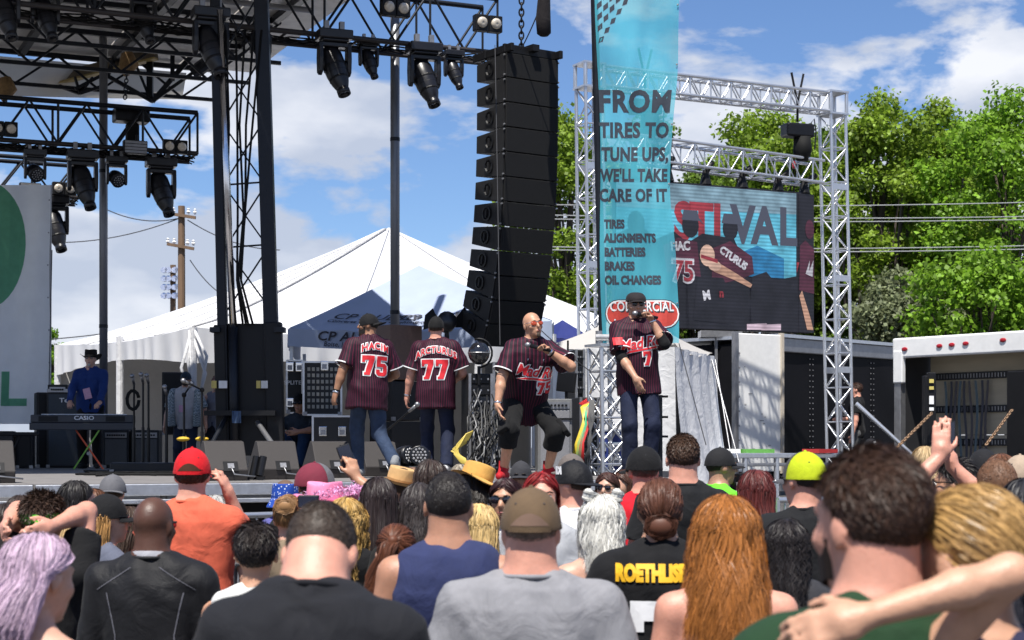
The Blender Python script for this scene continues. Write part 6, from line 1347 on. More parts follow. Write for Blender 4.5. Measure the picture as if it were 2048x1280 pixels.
    for s_ in (-1, 1):
        S_, E_, W_ = arms[s_]; ar = (.82 if fem else 1.0)*arm_r*(1+.25*fat)
        sd.cap(T(.030*s_, -.022, 1.462), S_+(T(0, 0, 1.0)-T(0, 0, 1.008)), (.042 if not fem else .034)*k, .048*k*(.9 if fem else 1), .045)
        sd.cap(S_, E_, .056*ar*k, .043*ar*k, .03); sd.cap(E_, E_.lerp(W_, .35), .042*ar*k, .043*ar*k, .02); sd.cap(E_.lerp(W_, .35), W_, .042*ar*k, .027*ar*k, .02)
        hs = (handL if s_ < 0 else handR) or {}
        f_ = Vector(hs['f']) if 'f' in hs else (W_-E_).normalized()
        n_ = Vector(hs['n']) if 'n' in hs else V(-s_, .15, -.1); th_ = Vector(hs['t']) if 't' in hs else V(0, 1, .2)
        if abs(f_.normalized().dot(n_.normalized())) > .95: n_ = n_+V(.2, .7, .5)
        hand(sd, W_, f_, n_, th_, k*(.86 if fem else 1), curlL if s_ < 0 else curlR)
        hp, kn, an = lg[s_]
        sd.cap(hp, kn, .080*k*(1+.2*fat), .055*k, .04); sd.cap(kn, kn.lerp(an, .35), .052*k, .056*k, .03); sd.cap(kn.lerp(an, .35), an, .056*k, .036*k, .03)
    e = lambda c, r, kk=.012: sd.ell(hp_(*c), V(*r)*hk, RH_, kk*hk)
    e((0, -.012, .025), (.0755, .0950, .0905), .02); e((0, .030, -.025), (.063, .064, .080), .02); e((0, .036, -.078), (.047, .050, .040), .02); e((0, .072, -.104), (.020, .018, .016))
    sd.cap(hp_(0, .093, .008), hp_(0, .109, -.030), .008*hk, .0135*hk, .010*hk); sd.cap(hp_(-.034, .080, .024), hp_(.034, .080, .024), .012*hk, None, .012*hk); e((0, .089, -.066), (.022, .010, .010), .006)
    for s_ in (-1, 1):
        e((.042*s_, .062, -.028), (.022, .022, .02), .015); e((.0775*s_, -.010, -.012), (.009, .020, .031), .005); sd.ell(hp_(.031*s_, .106, .001), V(.019, .014, .011)*hk, RH_, 0, True)
    v, F = sd.mesh(); pr.body = np_mesh('body', v, F, skin(skinc), root)
    if not (Y < 14 and abs(face+hd[0]) < 1.0):
        for s_ in (-1, 1):
            b = MB(); b.ell((.031*s_, .084, .001), (.0125, .0115, .0105), n=10, m=6); eo = headpart(root, 'eye', b, mat('eye_white', (.55, .54, .52), .3), HM, hk)
            b = MB(); b.ell((.031*s_, .0935, .0005), (.0062, .004, .0062), n=8, m=5); headpart(root, 'iris', b, mat('iris_dark', (.03, .02, .012), .2), HM, hk, True, eo)
            b = MB(); b.tube([(.014*s_, .0985, .022), (.032*s_, .097, .027), (.050*s_, .085, .021)], [.0035, .004, .002], 5); headpart(root, 'eyebrow', b, hairm((.03, .02, .015)), HM, hk)
        b = MB(); b.ell((0, .0985, -.066), (.021, .004, .005), n=10, m=6); headpart(root, 'lips', b, mat('lips', (.30, .09, .08), .45), HM, hk)
    # ---- clothes
    if shirt:
        off = shirt.get('off', .016); hem = shirt.get('hem', .80); sl = shirt.get('sleeve', .62); m = shirt.get('mat') or fabric(shirt['col'], shirt.get('rough', .85)); vs_ = shirt.get('vox', vox)
        sd = SDF(vs_, 1.0*k, vs_*1.5); st = []; w130 = np.interp(1.30*k, [q[0] for q in tab], [q[1] for q in tab]); b130 = np.interp(1.28*k, [q[0] for q in tab], [q[2] for q in tab]); loose = shirt.get('loose', .9)
        zz = sorted(set([hem*k]+[q[0] for q in tab if q[0] > (hem+.02)*k and q[0] < 1.475*k]))
        for z in zz:
            a = np.interp(z, [q[0] for q in tab], [q[1] for q in tab])+off*k; b_ = np.interp(z, [q[0] for q in tab], [q[2] for q in tab])+off*k; yo = np.interp(z, [q[0] for q in tab], [q[3] for q in tab])
            if z < 1.30*k: a = max(a, (w130+off*k)*(loose+.03*(1.3-z/k))); b_ = max(b_, (b130+off*k)*(loose+.02*(1.3-z/k)))
            st.append((z, a, b_, yo))
        if shirt.get('style') in ('tank', 'dress'):
            if shirt['style'] == 'tank':
                sd.loft([(z, a_*(1 if z < 1.36*k else .93), b_+(.006*k if z > 1.3*k else 0), yo) for z, a_, b_, yo in st], TM, .02); sd.cap(T(0, -.024, 1.36), T(0, -.022, 1.462), (nr+.030)*k+off*.5*k, (nr+.010)*k+off*.35*k, .05, flat=True); sd.cap(T(-.075, -.042, 1.395), T(.075, -.042, 1.395), .066*k+off*.5*k, None, .04)
                for s_ in (-1, 1): sd.cap(T(.045*s_, -.022, 1.452), arms[s_][0].lerp(T(.045*s_, -.022, 1.46), .42), .047*k+off*.3*k, .052*k+off*.4*k, .05)
            else:
                st = [q for q in st if q[0] < 1.26*k]; sd.loft(st, TM, .02)
                for s_ in (-1, 1):
                    for y in (-.085, .075): sd.cap(T(.085*s_*bw, y*(1+.3*fat), 1.24), T(.085*s_*.92, y*.25, 1.462), .016*k, .014*k, .02)
        else:
            sd.loft(st, TM, .02)
            for s_ in (-1, 1):
                S_, E_, W_ = arms[s_]; rs = .054*(.86 if fem else 1)*(1+.2*fat)+off*.8
                sd.cap(T(.040*s_, -.022, 1.462), S_+V(0, 0, .004), (.048 if not fem else .041)*k+off*.25*k, .049*k+off*.5*k, .05)
                fl = shirt.get('flare', .014)
                if s_ < 0: sd.cap(T(0, -.024, 1.36), T(0, -.022, 1.484), (nr+.030)*k+off*.5*k, (nr+.004)*k+off*.35*k, .05, flat=True); sd.cap(T(-.085, -.040, 1.405), T(.085, -.040, 1.405), .062*k+off*.5*k, None, .04)
                if sl <= 0: continue
                if sl <= 1: sd.cap(S_, S_.lerp(E_, sl), rs*k, (rs+fl)*k, .035, flat=True)
                else: sd.cap(S_, E_, rs*k, (rs-.008)*k, .035); sd.cap(E_, E_.lerp(W_, min(1, sl-1)), (rs-.010)*k, (rs-.022)*k, .02, flat=True)
        v, F = sd.mesh(); amp = shirt.get('fold', .0085)
        pr.shirt = np_mesh('shirt' if shirt.get('style') != 'dress' else 'dress', v, F, m, root, folds(amp, seed))
        if shirt.get('collar', True) and shirt.get('style') not in ('tank', 'dress'):
            b = MB(); rc = nr+.002+shirt.get('off', .016)*.35; pts = [T(rc*math.cos(a), -.022+rc*math.sin(a), 1.484-.003*math.sin(a)) for a in [2*math.pi*i/24 for i in range(25)]]; b.tube(pts, .0085*k, 6, cap=False); b.build('collar', shirt.get('colm') or m, root, smooth=True, base=(0, 0, 0))
        for w_ in shirt.get('stripe_cuffs', []):
            for s_ in (-1, 1):
                S_, E_, W_ = arms[s_]; c = S_.lerp(E_, sl); d = (E_-S_).normalized(); rs = (.056*(1+.25*fat)+off*.9+shirt.get('flare', .014)-.002)*k; b = MB(); b.lathe([(rs, -.012), (rs+.002, -.006), (rs, 0)], c, frame_z(d), 20, cap=False); b.build('cuff_band', M_WHITEPRINT, root, smooth=True, base=(0, 0, 0))
    if pants is not None:
        m = pants if not isinstance(pants, tuple) else fabric(pants, .85); sd = SDF(vox*1.15, .5*k, vox*1.6); pt = [(z, a+.010*k, b+.010*k, yo) for z, a, b, yo in tab if .77*k < z < 1.05*k]; sd.loft(pt, TM, .03); lz = 1.0 if shorts is None else 1.28
        for s_ in (-1, 1):
            hp, kn, an = lg[s_]
            if shorts is None: sd.cap(hp, kn, (.094+.02*fat)*k, .076*k, .03); sd.cap(kn, an+V(0, 0, -.02*k), .074*k, .070*k, .03, flat=True)
            else: sd.cap(hp, kn, .100*k, .084*k, .03); sd.cap(kn, kn.lerp(an, shorts), .084*k, .092*k, .03, flat=True)
        v, F = sd.mesh(); np_mesh('shorts' if shorts is not None else 'trousers', v, F, m, root, folds(.007, seed+50))
    if shoes is not None:
        for s_ in (-1, 1):
            an = lg[s_][2]; fa = (feet[2] if feet and len(feet) > 2 else (0, 0))[0 if s_ < 0 else 1]; pit = (feet[3] if feet and len(feet) > 3 else (0, 0))[0 if s_ < 0 else 1]
            d = Matrix.Rotation(fa, 3, 'Z') @ V(s_*.2, 1, 0).normalized(); d = (d*math.cos(pit)+V(0, 0, -math.sin(pit))); u_ = V(0, 0, 1); sd = SDF(.012)
            c0 = an-d*.05*k-V(0, 0, .045*k); c1 = an+d*.15*k-V(0, 0, .05*k); sd.cap(c0, c1, .042*k, .036*k, .02); sd.cap(an+V(0, 0, .03*k), an+d*.05*k-V(0, 0, .03*k), .046*k, .042*k, .03)
            v, F = sd.mesh()
            if abs(pit) < .05: v[:, 2] = np.maximum(v[:, 2], (an.z-.085*k)+.003)
            np_mesh('shoe', v, F, fabric(shoes, .6), root)
    if hair and hair.get('style') != 'bald': make_hair(root, HM, hk, dict(hair, cover=-.05 if hat else None) if hat else hair, seed)
    if hat: pr.hat, pr.hatM = make_hat(root, HM, hk, hat)
    return pr
def shirt_print(pr, vf, m, side, cx, cz, rot=0, off=.006, name='lettering', arc=0, step=.022, target=None):
    """lay a flat shape on the shirt: side -1 back, +1 front, in the torso's own frame (metres before scaling by height)"""
    vs, fs = gridcut(vf, step); me = (target or pr.shirt).data; bv = BVHTree.FromPolygons([v.co for v in me.vertices], [tuple(p.vertices) for p in me.polygons]); out = []
    dirn = (pr.TM.to_3x3() @ V(0, -side, 0)).normalized(); k = pr.k
    for x, y in vs:
        if arc: y = y-arc*x*x
        X = x*math.cos(rot)-y*math.sin(rot); Z = x*math.sin(rot)+y*math.cos(rot); X *= (-1 if side > 0 else 1)
        o = pr.TM @ V((cx+X)*k, side*.6, (cz+Z)*k); h = bv.ray_cast(o, dirn, 1.2)
        if h[0] is None: hh = bv.find_nearest(o+dirn*.5); q, n_ = hh[0], hh[1]
        else: q, n_ = h[0], h[1]
        out.append(q-dirn*off)
    b = MB(); b.add(out, fs); return b.build(name, m, pr.root, base=(0, 0, 0))
def jersey_mat():
    m = mat('pinstripe_jersey', (.017, .007, .014), .62, 0, 20, .15, .15, 300, .18); nt = m.node_tree; N = nt.nodes; L = nt.links; bs = N['Principled BSDF']
    tc = N.new('ShaderNodeTexCoord'); sp = N.new('ShaderNodeSeparateXYZ'); L.new(tc.outputs['Object'], sp.inputs[0])
    at_ = N.new('ShaderNodeMath'); at_.operation = 'ARCTAN2'; L.new(sp.outputs['X'], at_.inputs[0]); ab = N.new('ShaderNodeMath'); ab.operation = 'ABSOLUTE'; L.new(sp.outputs['Y'], ab.inputs[0]); a2 = N.new('ShaderNodeMath'); a2.operation = 'ADD'; a2.inputs[1].default_value = .12; L.new(ab.outputs[0], a2.inputs[0]); L.new(a2.outputs[0], at_.inputs[1])
    mu = N.new('ShaderNodeMath'); mu.operation = 'MULTIPLY'; mu.inputs[1].default_value = 11; L.new(at_.outputs[0], mu.inputs[0]); fr = N.new('ShaderNodeMath'); fr.operation = 'FRACT'; L.new(mu.outputs[0], fr.inputs[0]); lt = N.new('ShaderNodeMath'); lt.operation = 'LESS_THAN'; lt.inputs[1].default_value = .24; L.new(fr.outputs[0], lt.inputs[0])
    mx = N.new('ShaderNodeMix'); mx.data_type = 'RGBA'; src = bs.inputs['Base Color'].links[0].from_socket; L.new(lt.outputs[0], mx.inputs[0]); L.new(src, mx.inputs[6]); mx.inputs[7].default_value = (.10, .012, .032, 1); L.new(mx.outputs[2], bs.inputs['Base Color'])
    return m
M_JERSEY = jersey_mat()
# ================================================================== the performers and crew
LT, PK, TN, BR, OL = (.55, .31, .22), (.58, .28, .20), (.44, .23, .14), (.085, .036, .022), (.38, .20, .12)
DENIM = mat('blue_denim', (.028, .045, .085), .8, 0, 9, .35, .35, 250, .25, wrinkle=.35); DENIMD = mat('dark_denim', (.013, .018, .042), .8, 0, 9, .3, .35, 250, .25, wrinkle=.3)
BALD = dict(style='bald', col=(.02, .015, .012))
def pattern(name, base, spot, scale, thr, kind='spots'):
    m = mat(name, base, .85, 0, 30, .08, .2, 300, .25, wrinkle=.25); nt = m.node_tree; N = nt.nodes; L = nt.links; bs = N['Principled BSDF']; tc = N.new('ShaderNodeTexCoord')
    if kind == 'spots': v = N.new('ShaderNodeTexVoronoi'); v.inputs['Scale'].default_value = scale; L.new(tc.outputs['Object'], v.inputs['Vector']); out = v.outputs['Distance']
    elif kind == 'stripe': v = N.new('ShaderNodeTexWave'); v.bands_direction = 'Z'; v.inputs['Scale'].default_value = scale; v.inputs['Distortion'].default_value = .4; L.new(tc.outputs['Object'], v.inputs['Vector']); out = v.outputs['Fac']
    else: v = N.new('ShaderNodeTexChecker'); v.inputs['Scale'].default_value = scale; L.new(tc.outputs['Object'], v.inputs['Vector']); out = v.outputs['Fac']
    lt = N.new('ShaderNodeMath'); lt.operation = 'LESS_THAN'; lt.inputs[1].default_value = thr; L.new(out, lt.inputs[0]); mx = N.new('ShaderNodeMix'); mx.data_type = 'RGBA'; src = bs.inputs['Base Color'].links[0].from_socket
    L.new(lt.outputs[0], mx.inputs[0]); L.new(src, mx.inputs[6]); mx.inputs[7].default_value = (*spot, 1); L.new(mx.outputs[2], bs.inputs['Base Color']); return m
JER = dict(mat=M_JERSEY, off=.030, hem=.72, sleeve=.80, flare=.022, loose=.97, fold=.010, stripe_cuffs=[1])
def world_pt(pr, p): R = Matrix.Rotation(pr.root.rotation_euler.z, 4, 'Z'); R.translation = pr.root.location; return R @ Vector(p)
def band(pr, side, f=.97, r=.034, m=None, nm='bracelet'):
    S_, E_, W_ = pr.arms[side]; b = MB(); c = E_.lerp(W_, f); rr = r*pr.k; b.lathe([(rr, -.008), (rr+.004, 0), (rr, .008)], c, frame_z(W_-E_), 16, cap=False); b.build(nm, m or M_CHROME, pr.root, smooth=True, base=(0, 0, 0))
def microphone(pr, side, d, label):
    S_, E_, W_ = pr.arms[side]; d = Vector(d).normalized(); q = W_+(pr.palm if hasattr(pr, 'palm') else V(0, .05, .05)); a = world_pt(pr, q-d*.12); c = world_pt(pr, q+d*.08); dn = (c-a).normalized()
    t = thing('microphone', a, label, 'microphone'); b = MB(); b.tube([a, a.lerp(c, .3), c], [.014, .017, .022], 10); b.build('handle', M_BLACKSATIN, t, smooth=True); b = MB(); b.ell(c+dn*.025, (.027, .027, .03), frame_z(dn), 12, 8); b.build('grille_head', M_STEEL, t, smooth=True)
# man walking away, number 75
p75 = person('walking man in pinstripe jersey number 75, cap turned backwards, looking left', 735, 17.0, H=1.64, face=rad(24), ground=DECK, fat=.35, bw=1.10, skinc=(.30, .15, .085), lean=(.06, .06, 0), hd=(rad(62), -.05, 0), vox=.0095,
    armL=(-.36, .0, .86), armR=(.22, .25, 1.02), poleL=(-.6, -.8, 0), curlL=.75, feet=((-.02, .26, .085), (.20, -.30, .17), (.2, -.5), (0, .75)), knee=((0, 1, 0), (-.2, 1, 0)), shirt=JER, pants=DENIM, shoes=(.20, .21, .22), hair=dict(style='buzz', col=(.012, .01, .009), len=.006, n=900, w=.003), hat=dict(type='cap', col=(.010, .010, .012), yaw=math.pi, brim=.075, tilt=-.25), handL=dict(n=(1, .2, .1), t=(0, 1, 0)))
def beard(pr, col, full=True):
    b = MB(); 
    def fn(i, j): a = rad(-95+190*i); t_ = j; return (.066*math.sin(a)*(1-.15*t_), .028+.062*math.cos(a)*(1-.02*t_)+(.008 if abs(a) < .7 else 0), -.045-.068*t_+(.02 if full else .0)*abs(math.sin(a)))
    if full: b.sheet(fn, 18, 5)
    else: b.ell((0, .088, -.104), (.022, .014, .024), n=10, m=6)
    return headpart(pr.root, 'beard', b, hairm(col, .7), pr.HM, pr.hk)
beard(p75, (.015, .012, .01))
shirt_print(p75, text2d('HACIM', .105, .011, 0, 1.12, .85), M_WHITEPRINT, -1, .02, 1.375, arc=1.6); shirt_print(p75, text2d('HACIM', .105, .003, 0, 1.12, .85), M_REDPRINT, -1, .02, 1.375, arc=1.6, off=.011)
shirt_print(p75, digits('75', .205, .012), M_WHITEPRINT, -1, .02, 1.17, name='number'); shirt_print(p75, digits('75', .205), M_REDPRINT, -1, .02, 1.17, off=.011, name='number'); band(p75, -1, .93, .036, M_CHROME); band(p75, -1, .86, .036, M_RUBBER)
# man standing, number 77
p77 = person('broad man from behind in pinstripe jersey number 77 with black cap', 872, 19.7, H=1.80, face=rad(-3), ground=DECK, fat=.3, bw=1.10, skinc=PK, vox=.0095, armL=(-.33, .06, .86), armR=(.20, .26, 1.05), lean=(.02, 0, 0), curlL=.5, feet=((-.11, .16, .085), (.12, -.10, .10)), shirt=JER, pants=DENIMD, shoes=(.6, .6, .62), hair=dict(style='buzz', col=(.035, .022, .015), len=.006, n=900, w=.003), hat=dict(type='cap', col=(.010, .010, .011), crown=.115, curve=.0))
shirt_print(p77, text2d('ARCTURUS', .105, .010, 0, 1.10, .80), M_WHITEPRINT, -1, .01, 1.365, arc=1.4); shirt_print(p77, text2d('ARCTURUS', .105, .003, 0, 1.10, .80), M_REDPRINT, -1, .01, 1.365, arc=1.4, off=.011)
shirt_print(p77, digits('77', .215, .012), M_WHITEPRINT, -1, .0, 1.15, name='number'); shirt_print(p77, digits('77', .215), M_REDPRINT, -1, .0, 1.15, off=.011, name='number'); band(p77, -1, .93, .036)
# lead singer, crouching
M_ORLENS = mat('orange_lens', (.45, .06, .015), .08, 0, 10, .1, coat=.6)
ps = person('bald singer crouching with microphone, pinstripe jersey 75, black shorts and red shoes', 1050, 16.3, H=1.80, face=rad(196), ground=DECK, fat=.35, bw=1.04, skinc=(.47, .25, .155), vox=.0088, lean=(.42, -.03, 0), pelvis=.765, hd=(rad(12), -.10, .10),
    armR=(.34, .28, .68), poleR=(1, -.5, 0), curlR=.28, armL=(-.10, .40, 1.16), poleL=(-1, .15, -.7), curlL=.95, feet=((-.22, .0, .085), (.22, .06, .085), (.35, -.35)), knee=((-.30, 1, 0), (.30, 1, 0)), shirt=dict(JER, hem=.70), pants=fabric((.014, .014, .015), .9, 'black_cargo_cloth'), shorts=.38, shoes=(.42, .012, .018), hair=BALD, handL=dict(f=(.75, .3, .5), n=(.4, .5, -.6), t=(0, .3, 1)), handR=dict(f=(-.1, .3, -1), n=(-.9, .3, 0), t=(-.1, 1, 0)))
beard(ps, (.05, .035, .025), False); glasses(ps.root, ps.HM, ps.hk, M_ORLENS, frame=M_CHROME, sc=1.12); ps.palm = V(.10, .02, .03); microphone(ps, -1, (.75, -.35, .22), 'black microphone held to the mouth of the crouching bald singer'); band(ps, -1, .93, .036); band(ps, -1, .85, .037, M_RUBBER); band(ps, 1, .95, .033)
for mm, off, bl in ((M_WHITEPRINT, .007, .011), (M_REDPRINT, .012, .003)):
    shirt_print(ps, text2d('Mad Ro', .135, bl, .25, .95, .95), mm, 1, -.02, 1.235, rot=-.10, off=off); shirt_print(ps, digits('75', .115, .010 if mm is M_WHITEPRINT else 0), mm, 1, -.12, 1.085, off=off, name='number')
    shirt_print(ps, poly2d([[(-.18, -.012), (-.10, .016), (.17, .012), (.17, -.004), (-.10, -.004)]], .006 if mm is M_WHITEPRINT else 0), mm, 1, -.02, 1.165, rot=-.06, off=off, name='swoosh')
b = MB(); b.tube([ps.TM @ (V(.075*math.sin(a), .10-.02*math.cos(a)+.055*(1-abs(math.cos(a))), 1.44-.20*max(0, math.cos(a*.5))**2)*ps.k) for a in [rad(-100+i*20) for i in range(11)]], .004, 5); b.build('necklace', M_CHROME, ps.root, smooth=True, base=(0, 0, 0))
b = MB(); b.box(ps.TM @ (V(.262, .0, 1.24)*ps.k), (.01, .08, .09)); pch = b.build('sleeve_patch', M_REDPRINT, ps.root, base=(0, 0, 0))
S_, E_, W_ = ps.arms[-1]
for s_ in (-1, 1):
    hp, kn, an = ps.legs[s_]; d = (kn-hp).normalized(); o_ = V(s_*.8, .6, 0).normalized(); b = MB(); b.box(hp.lerp(kn, .85)+o_*.105, (.14, .05, .17), frame_z(d, o_)); b.build('cargo_pocket', fabric((.014, .014, .015), .9, 'black_cargo_cloth'), ps.root, base=(0, 0, 0), bevel=.015)
    b = MB(); b.lathe([(.046, 0), (.050, .03), (.046, .10)], an-V(0, 0, .01), None, 14); b.build('sock', fabric((.42, .012, .018)) , ps.root, base=(0, 0, 0), smooth=True)
# singer in flat cap
pf = person('tall man in flat cap singing into microphone, pinstripe jersey and baggy jeans', 1277, 16.75, H=1.83, face=rad(184), ground=DECK, skinc=(.46, .25, .16), vox=.0088, bw=1.0, lean=(.02, .05, 0), hd=(rad(4), .02, .0), armR=(.07, .27, .93), poleR=(1, -.4, 0), curlR=.22, armL=(-.09, .22, 1.46), poleL=(-.5, .25, -1.0), curlL=.95,
    feet=((-.11, 0, .085), (.09, .05, .085)), shirt=dict(JER, hem=.78), pants=DENIMD, shoes=(.03, .03, .03), hair=dict(style='buzz', col=(.02, .014, .01), len=.005, n=500, w=.003), hat=dict(type='flat', col=(.030, .024, .026)), handL=dict(f=(.6, .35, .7), n=(.5, .4, -.6), t=(0, .3, 1)), handR=dict(f=(-.35, .25, -1), n=(-.6, -.6, 0), t=(-.7, .5, 0)))
glasses(pf.root, pf.HM, pf.hk); beard(pf, (.03, .02, .015), False); pf.palm = V(.06, .02, .04); microphone(pf, -1, (.9, -.1, .18), 'black microphone held by the man in the flat cap'); band(pf, -1, .93, .032)
for s_ in (-1, 1):
    S_, E_, W_ = pf.arms[s_]; sd = SDF(.011); sd.cap(S_, E_, .060*pf.k, .050*pf.k, .02); sd.cap(E_, E_.lerp(W_, .22 if s_ > 0 else .45), .050*pf.k, .045*pf.k, .02, flat=True); v, F = sd.mesh(); np_mesh('black_undersleeve', v, F, fabric((.012, .012, .014)), pf.root, folds(.004, 9))
for mm, off, bl in ((M_WHITEPRINT, .007, .011), (M_REDPRINT, .012, .003)):
    shirt_print(pf, text2d('Mad Ro', .135, bl, .25, .95, .95), mm, 1, -.01, 1.25, rot=-.0+.14, off=off); shirt_print(pf, digits('7', .13, .010 if mm is M_WHITEPRINT else 0), mm, 1, -.07, 1.11, off=off, name='number')
    shirt_print(pf, poly2d([[(-.16, -.012), (-.10, .016), (.15, .012), (.15, -.004), (-.10, -.004)]], .006 if mm is M_WHITEPRINT else 0), mm, 1, -.01, 1.185, rot=.14, off=off, name='swoosh')
    shirt_print(pf, poly2d([[(-.045, -.035), (.045, -.035), (.045, .035), (-.045, .035)]]), M_REDPRINT, 1, .20, 1.28, off=.03, name='sleeve_patch') if mm is M_REDPRINT else None
b = MB(); b.tube([pf.TM @ (V(.065*math.sin(a), .085+.03*math.cos(a), 1.45-.14*max(0, math.cos(a*.5))**2)*pf.k) for a in [rad(-100+i*20) for i in range(11)]], .004, 5); b.build('necklace', M_CHROME, pf.root, smooth=True, base=(0, 0, 0))
# keyboard player
pk_ = person('keyboard player in dark cowboy hat, glasses and blue denim shirt', 181, 24.05, H=1.66, face=rad(180), ground=DECK, skinc=LT, vox=.010, bw=1.08, fat=.3, hd=(0, -.12, 0), armL=(-.22, .36, .925), armR=(.22, .36, .925), poleL=(-1, -.3, -.3), poleR=(1, -.3, -.3), curlL=.5, curlR=.5, shirt=dict(col=(.012, .035, .15), sleeve=1.92, off=.018, hem=.82), pants=(.01, .01, .013), hair=dict(style='buzz', col=(.1, .09, .08), len=.006, n=500, w=.003), hat=dict(type='cowboy', col=(.022, .014, .010), crown=.105, bw=.075, band=(.1, .08, .06)), handL=dict(f=(.2, 1, -.3), n=(0, -.2, -1), t=(1, .2, 0)), handR=dict(f=(-.2, 1, -.3), n=(0, -.2, -1), t=(-1, .2, 0)))
glasses(pk_.root, pk_.HM, pk_.hk, mat('clear_lens', (.25, .25, .26), .05, 0, 10, .1, alpha=.35), frame=M_STEEL); beard(pk_, (.35, .33, .30), False)
b = MB(); b.box(pk_.TM @ (V(.0, .185, 1.10)*pk_.k), (.10, .006, .15), Matrix.Rotation(.25, 3, 'Y')); b.build('pass_card', mat('pink_card', (.55, .30, .42), .5, 0, 60, .2), pk_.root, base=(0, 0, 0)); b = MB()
for s_ in (-1, 1): b.box(pk_.TM @ (V(.085*s_, .155, 1.27)*pk_.k), (.09, .008, .09)); 
b.build('chest_pocket', fabric((.012, .035, .15)), pk_.root, base=(0, 0, 0), kind='stuff')
# bearded man at the microphone
pm = person('bearded man in open checked shirt over white tee behind a microphone', 372, 27.4, top=742, face=rad(178), ground=1.33, skinc=(.42, .22, .15), vox=.012, bw=1.12, fat=.6, armL=(-.34, .05, .84), armR=(.34, .05, .84), shirt=dict(col=(.42, .40, .40), off=.016, hem=.80, sleeve=.4), pants=(.02, .026, .05), hair=dict(style='buzz', col=(.03, .02, .015), len=.006, n=400, w=.003), hat=dict(type='cap', col=(.02, .035, .05)))
beard(pm, (.03, .02, .014)); glasses(pm.root, pm.HM, pm.hk); CHK = pattern('checked_cloth', (.03, .06, .075), (.42, .46, .48), 60, .5, 'check')
sd = SDF(.014); k_ = pm.k
for s_ in (-1, 1):
    sd.loft([(.84*k_, .075*k_, .185*k_, .02*k_), (1.05*k_, .075*k_, .215*k_, .03*k_), (1.3*k_, .075*k_, .165*k_, 0), (1.42*k_, .05*k_, .11*k_, -.01*k_)], pm.TM @ Matrix.Translation((s_*.205*k_, 0, 0)), .02); S_, E_, W_ = pm.arms[s_]; sd.cap(S_, E_.lerp(S_, .1), .085*k_, .088*k_, .03, flat=True)
v, F = sd.mesh(); np_mesh('open_shirt', v, F, CHK, pm.root, folds(.007, 3))
b = MB(); b.box(pm.TM @ (V(.02, .245, 1.13)*k_), (.08, .006, .11)); b.build('pass_card', mat('pink_card', (.55, .30, .42), .5), pm.root, base=(0, 0, 0))
person('woman in grey tank top half hidden behind the mast tower', 432, 27.6, top=752, face=rad(180), ground=1.33, fem=True, skinc=LT, vox=.014, shirt=dict(style='tank', col=(.16, .16, .19)), hair=dict(style='bun', col=(.10, .04, .03), n=500, w=.008, tie=(0, -.06, .11)), armR='front')
pd_ = person('man in dark polo sitting low between the road cases, wearing sunglasses', 603, 21.75, H=1.72, face=rad(165), ground=DECK, skinc=(.46, .24, .16), vox=.012, hip=(0, -.10, .20), lean=(.25, 0, 0), armL=(-.12, .42, .50), armR=(.20, .36, .46), poleL=(-1, 0, -.2), poleR=(1, 0, -.2), feet=((-.12, .42, .085), (.16, .42, .085)), knee=((-.1, .3, 1), (.2, .3, 1)), shirt=dict(col=(.03, .04, .055)), pants=(.02, .05, .12), hair=dict(style='buzz', col=(.02, .015, .012), len=.006, n=400, w=.003), hat=dict(type='cap', col=(.012, .012, .014)))
glasses(pd_.root, pd_.HM, pd_.hk); b = MB(); q = world_pt(pd_, (0, -.10, .05)); b.box(q+V(0, 0, -.0), (.4, .4, .10)); b.build('low_seat', M_CASE, label='low black seat under the sitting man', cat='seat')
b = MB(); q = P(1713, 892, 29.2); b.box((q.x, 29.2, .58), (1.2, .8, 1.16)); b.build('loading_step', M_BLACK, label='black loading step behind the right frame upright', cat='step', bevel=.02)
person('stage hand in black tee standing behind the right frame upright', 1713, 29.2, top=765, face=rad(75), ground=1.165, skinc=PK, vox=.013, shirt=dict(col=(.012, .012, .014)), pants=(.10, .10, .10), hair=dict(style='short', col=(.06, .03, .02), len=.05, n=700, w=.006), armR='front', armL='down')
pc = person('crew member in black cap with white round badge low beside the trailer', 1742, 20.5, top=876, face=rad(190), skinc=LT, vox=.014, shirt=dict(col=(.02, .02, .02)), hair=dict(style='buzz', col=(.02, .015, .01), n=200), hat=dict(type='cap', col=(.012, .012, .016)))
b = MB(); b.ell((0, .098, .075), (.020, .008, .020), n=12, m=6); headpart(pc.root, 'badge', b, M_WHITEPRINT, pc.HM, pc.hk)
# ================================================================== the crowd
G = 'crowd in front of the stage'
def C(label, px, Y, top, **kw): 
    kw.setdefault('group', G); return person(label, px, Y, top=top, **kw)
LONG = lambda col, ln=.33, **k: dict(dict(style='long', col=col, len=ln, n=2200, w=.0048, locks=100), **k)
SHORT = lambda col, ln=.028, **k: dict(dict(style='short', col=col, len=ln, n=2200, w=.0042), **k)
BUZZ = lambda col, **k: dict(dict(style='buzz', col=col, len=.009, n=1200, w=.0035), **k)
TEE = lambda c, **k: dict(dict(col=c), **k)
BLK = (.012, .012, .015)
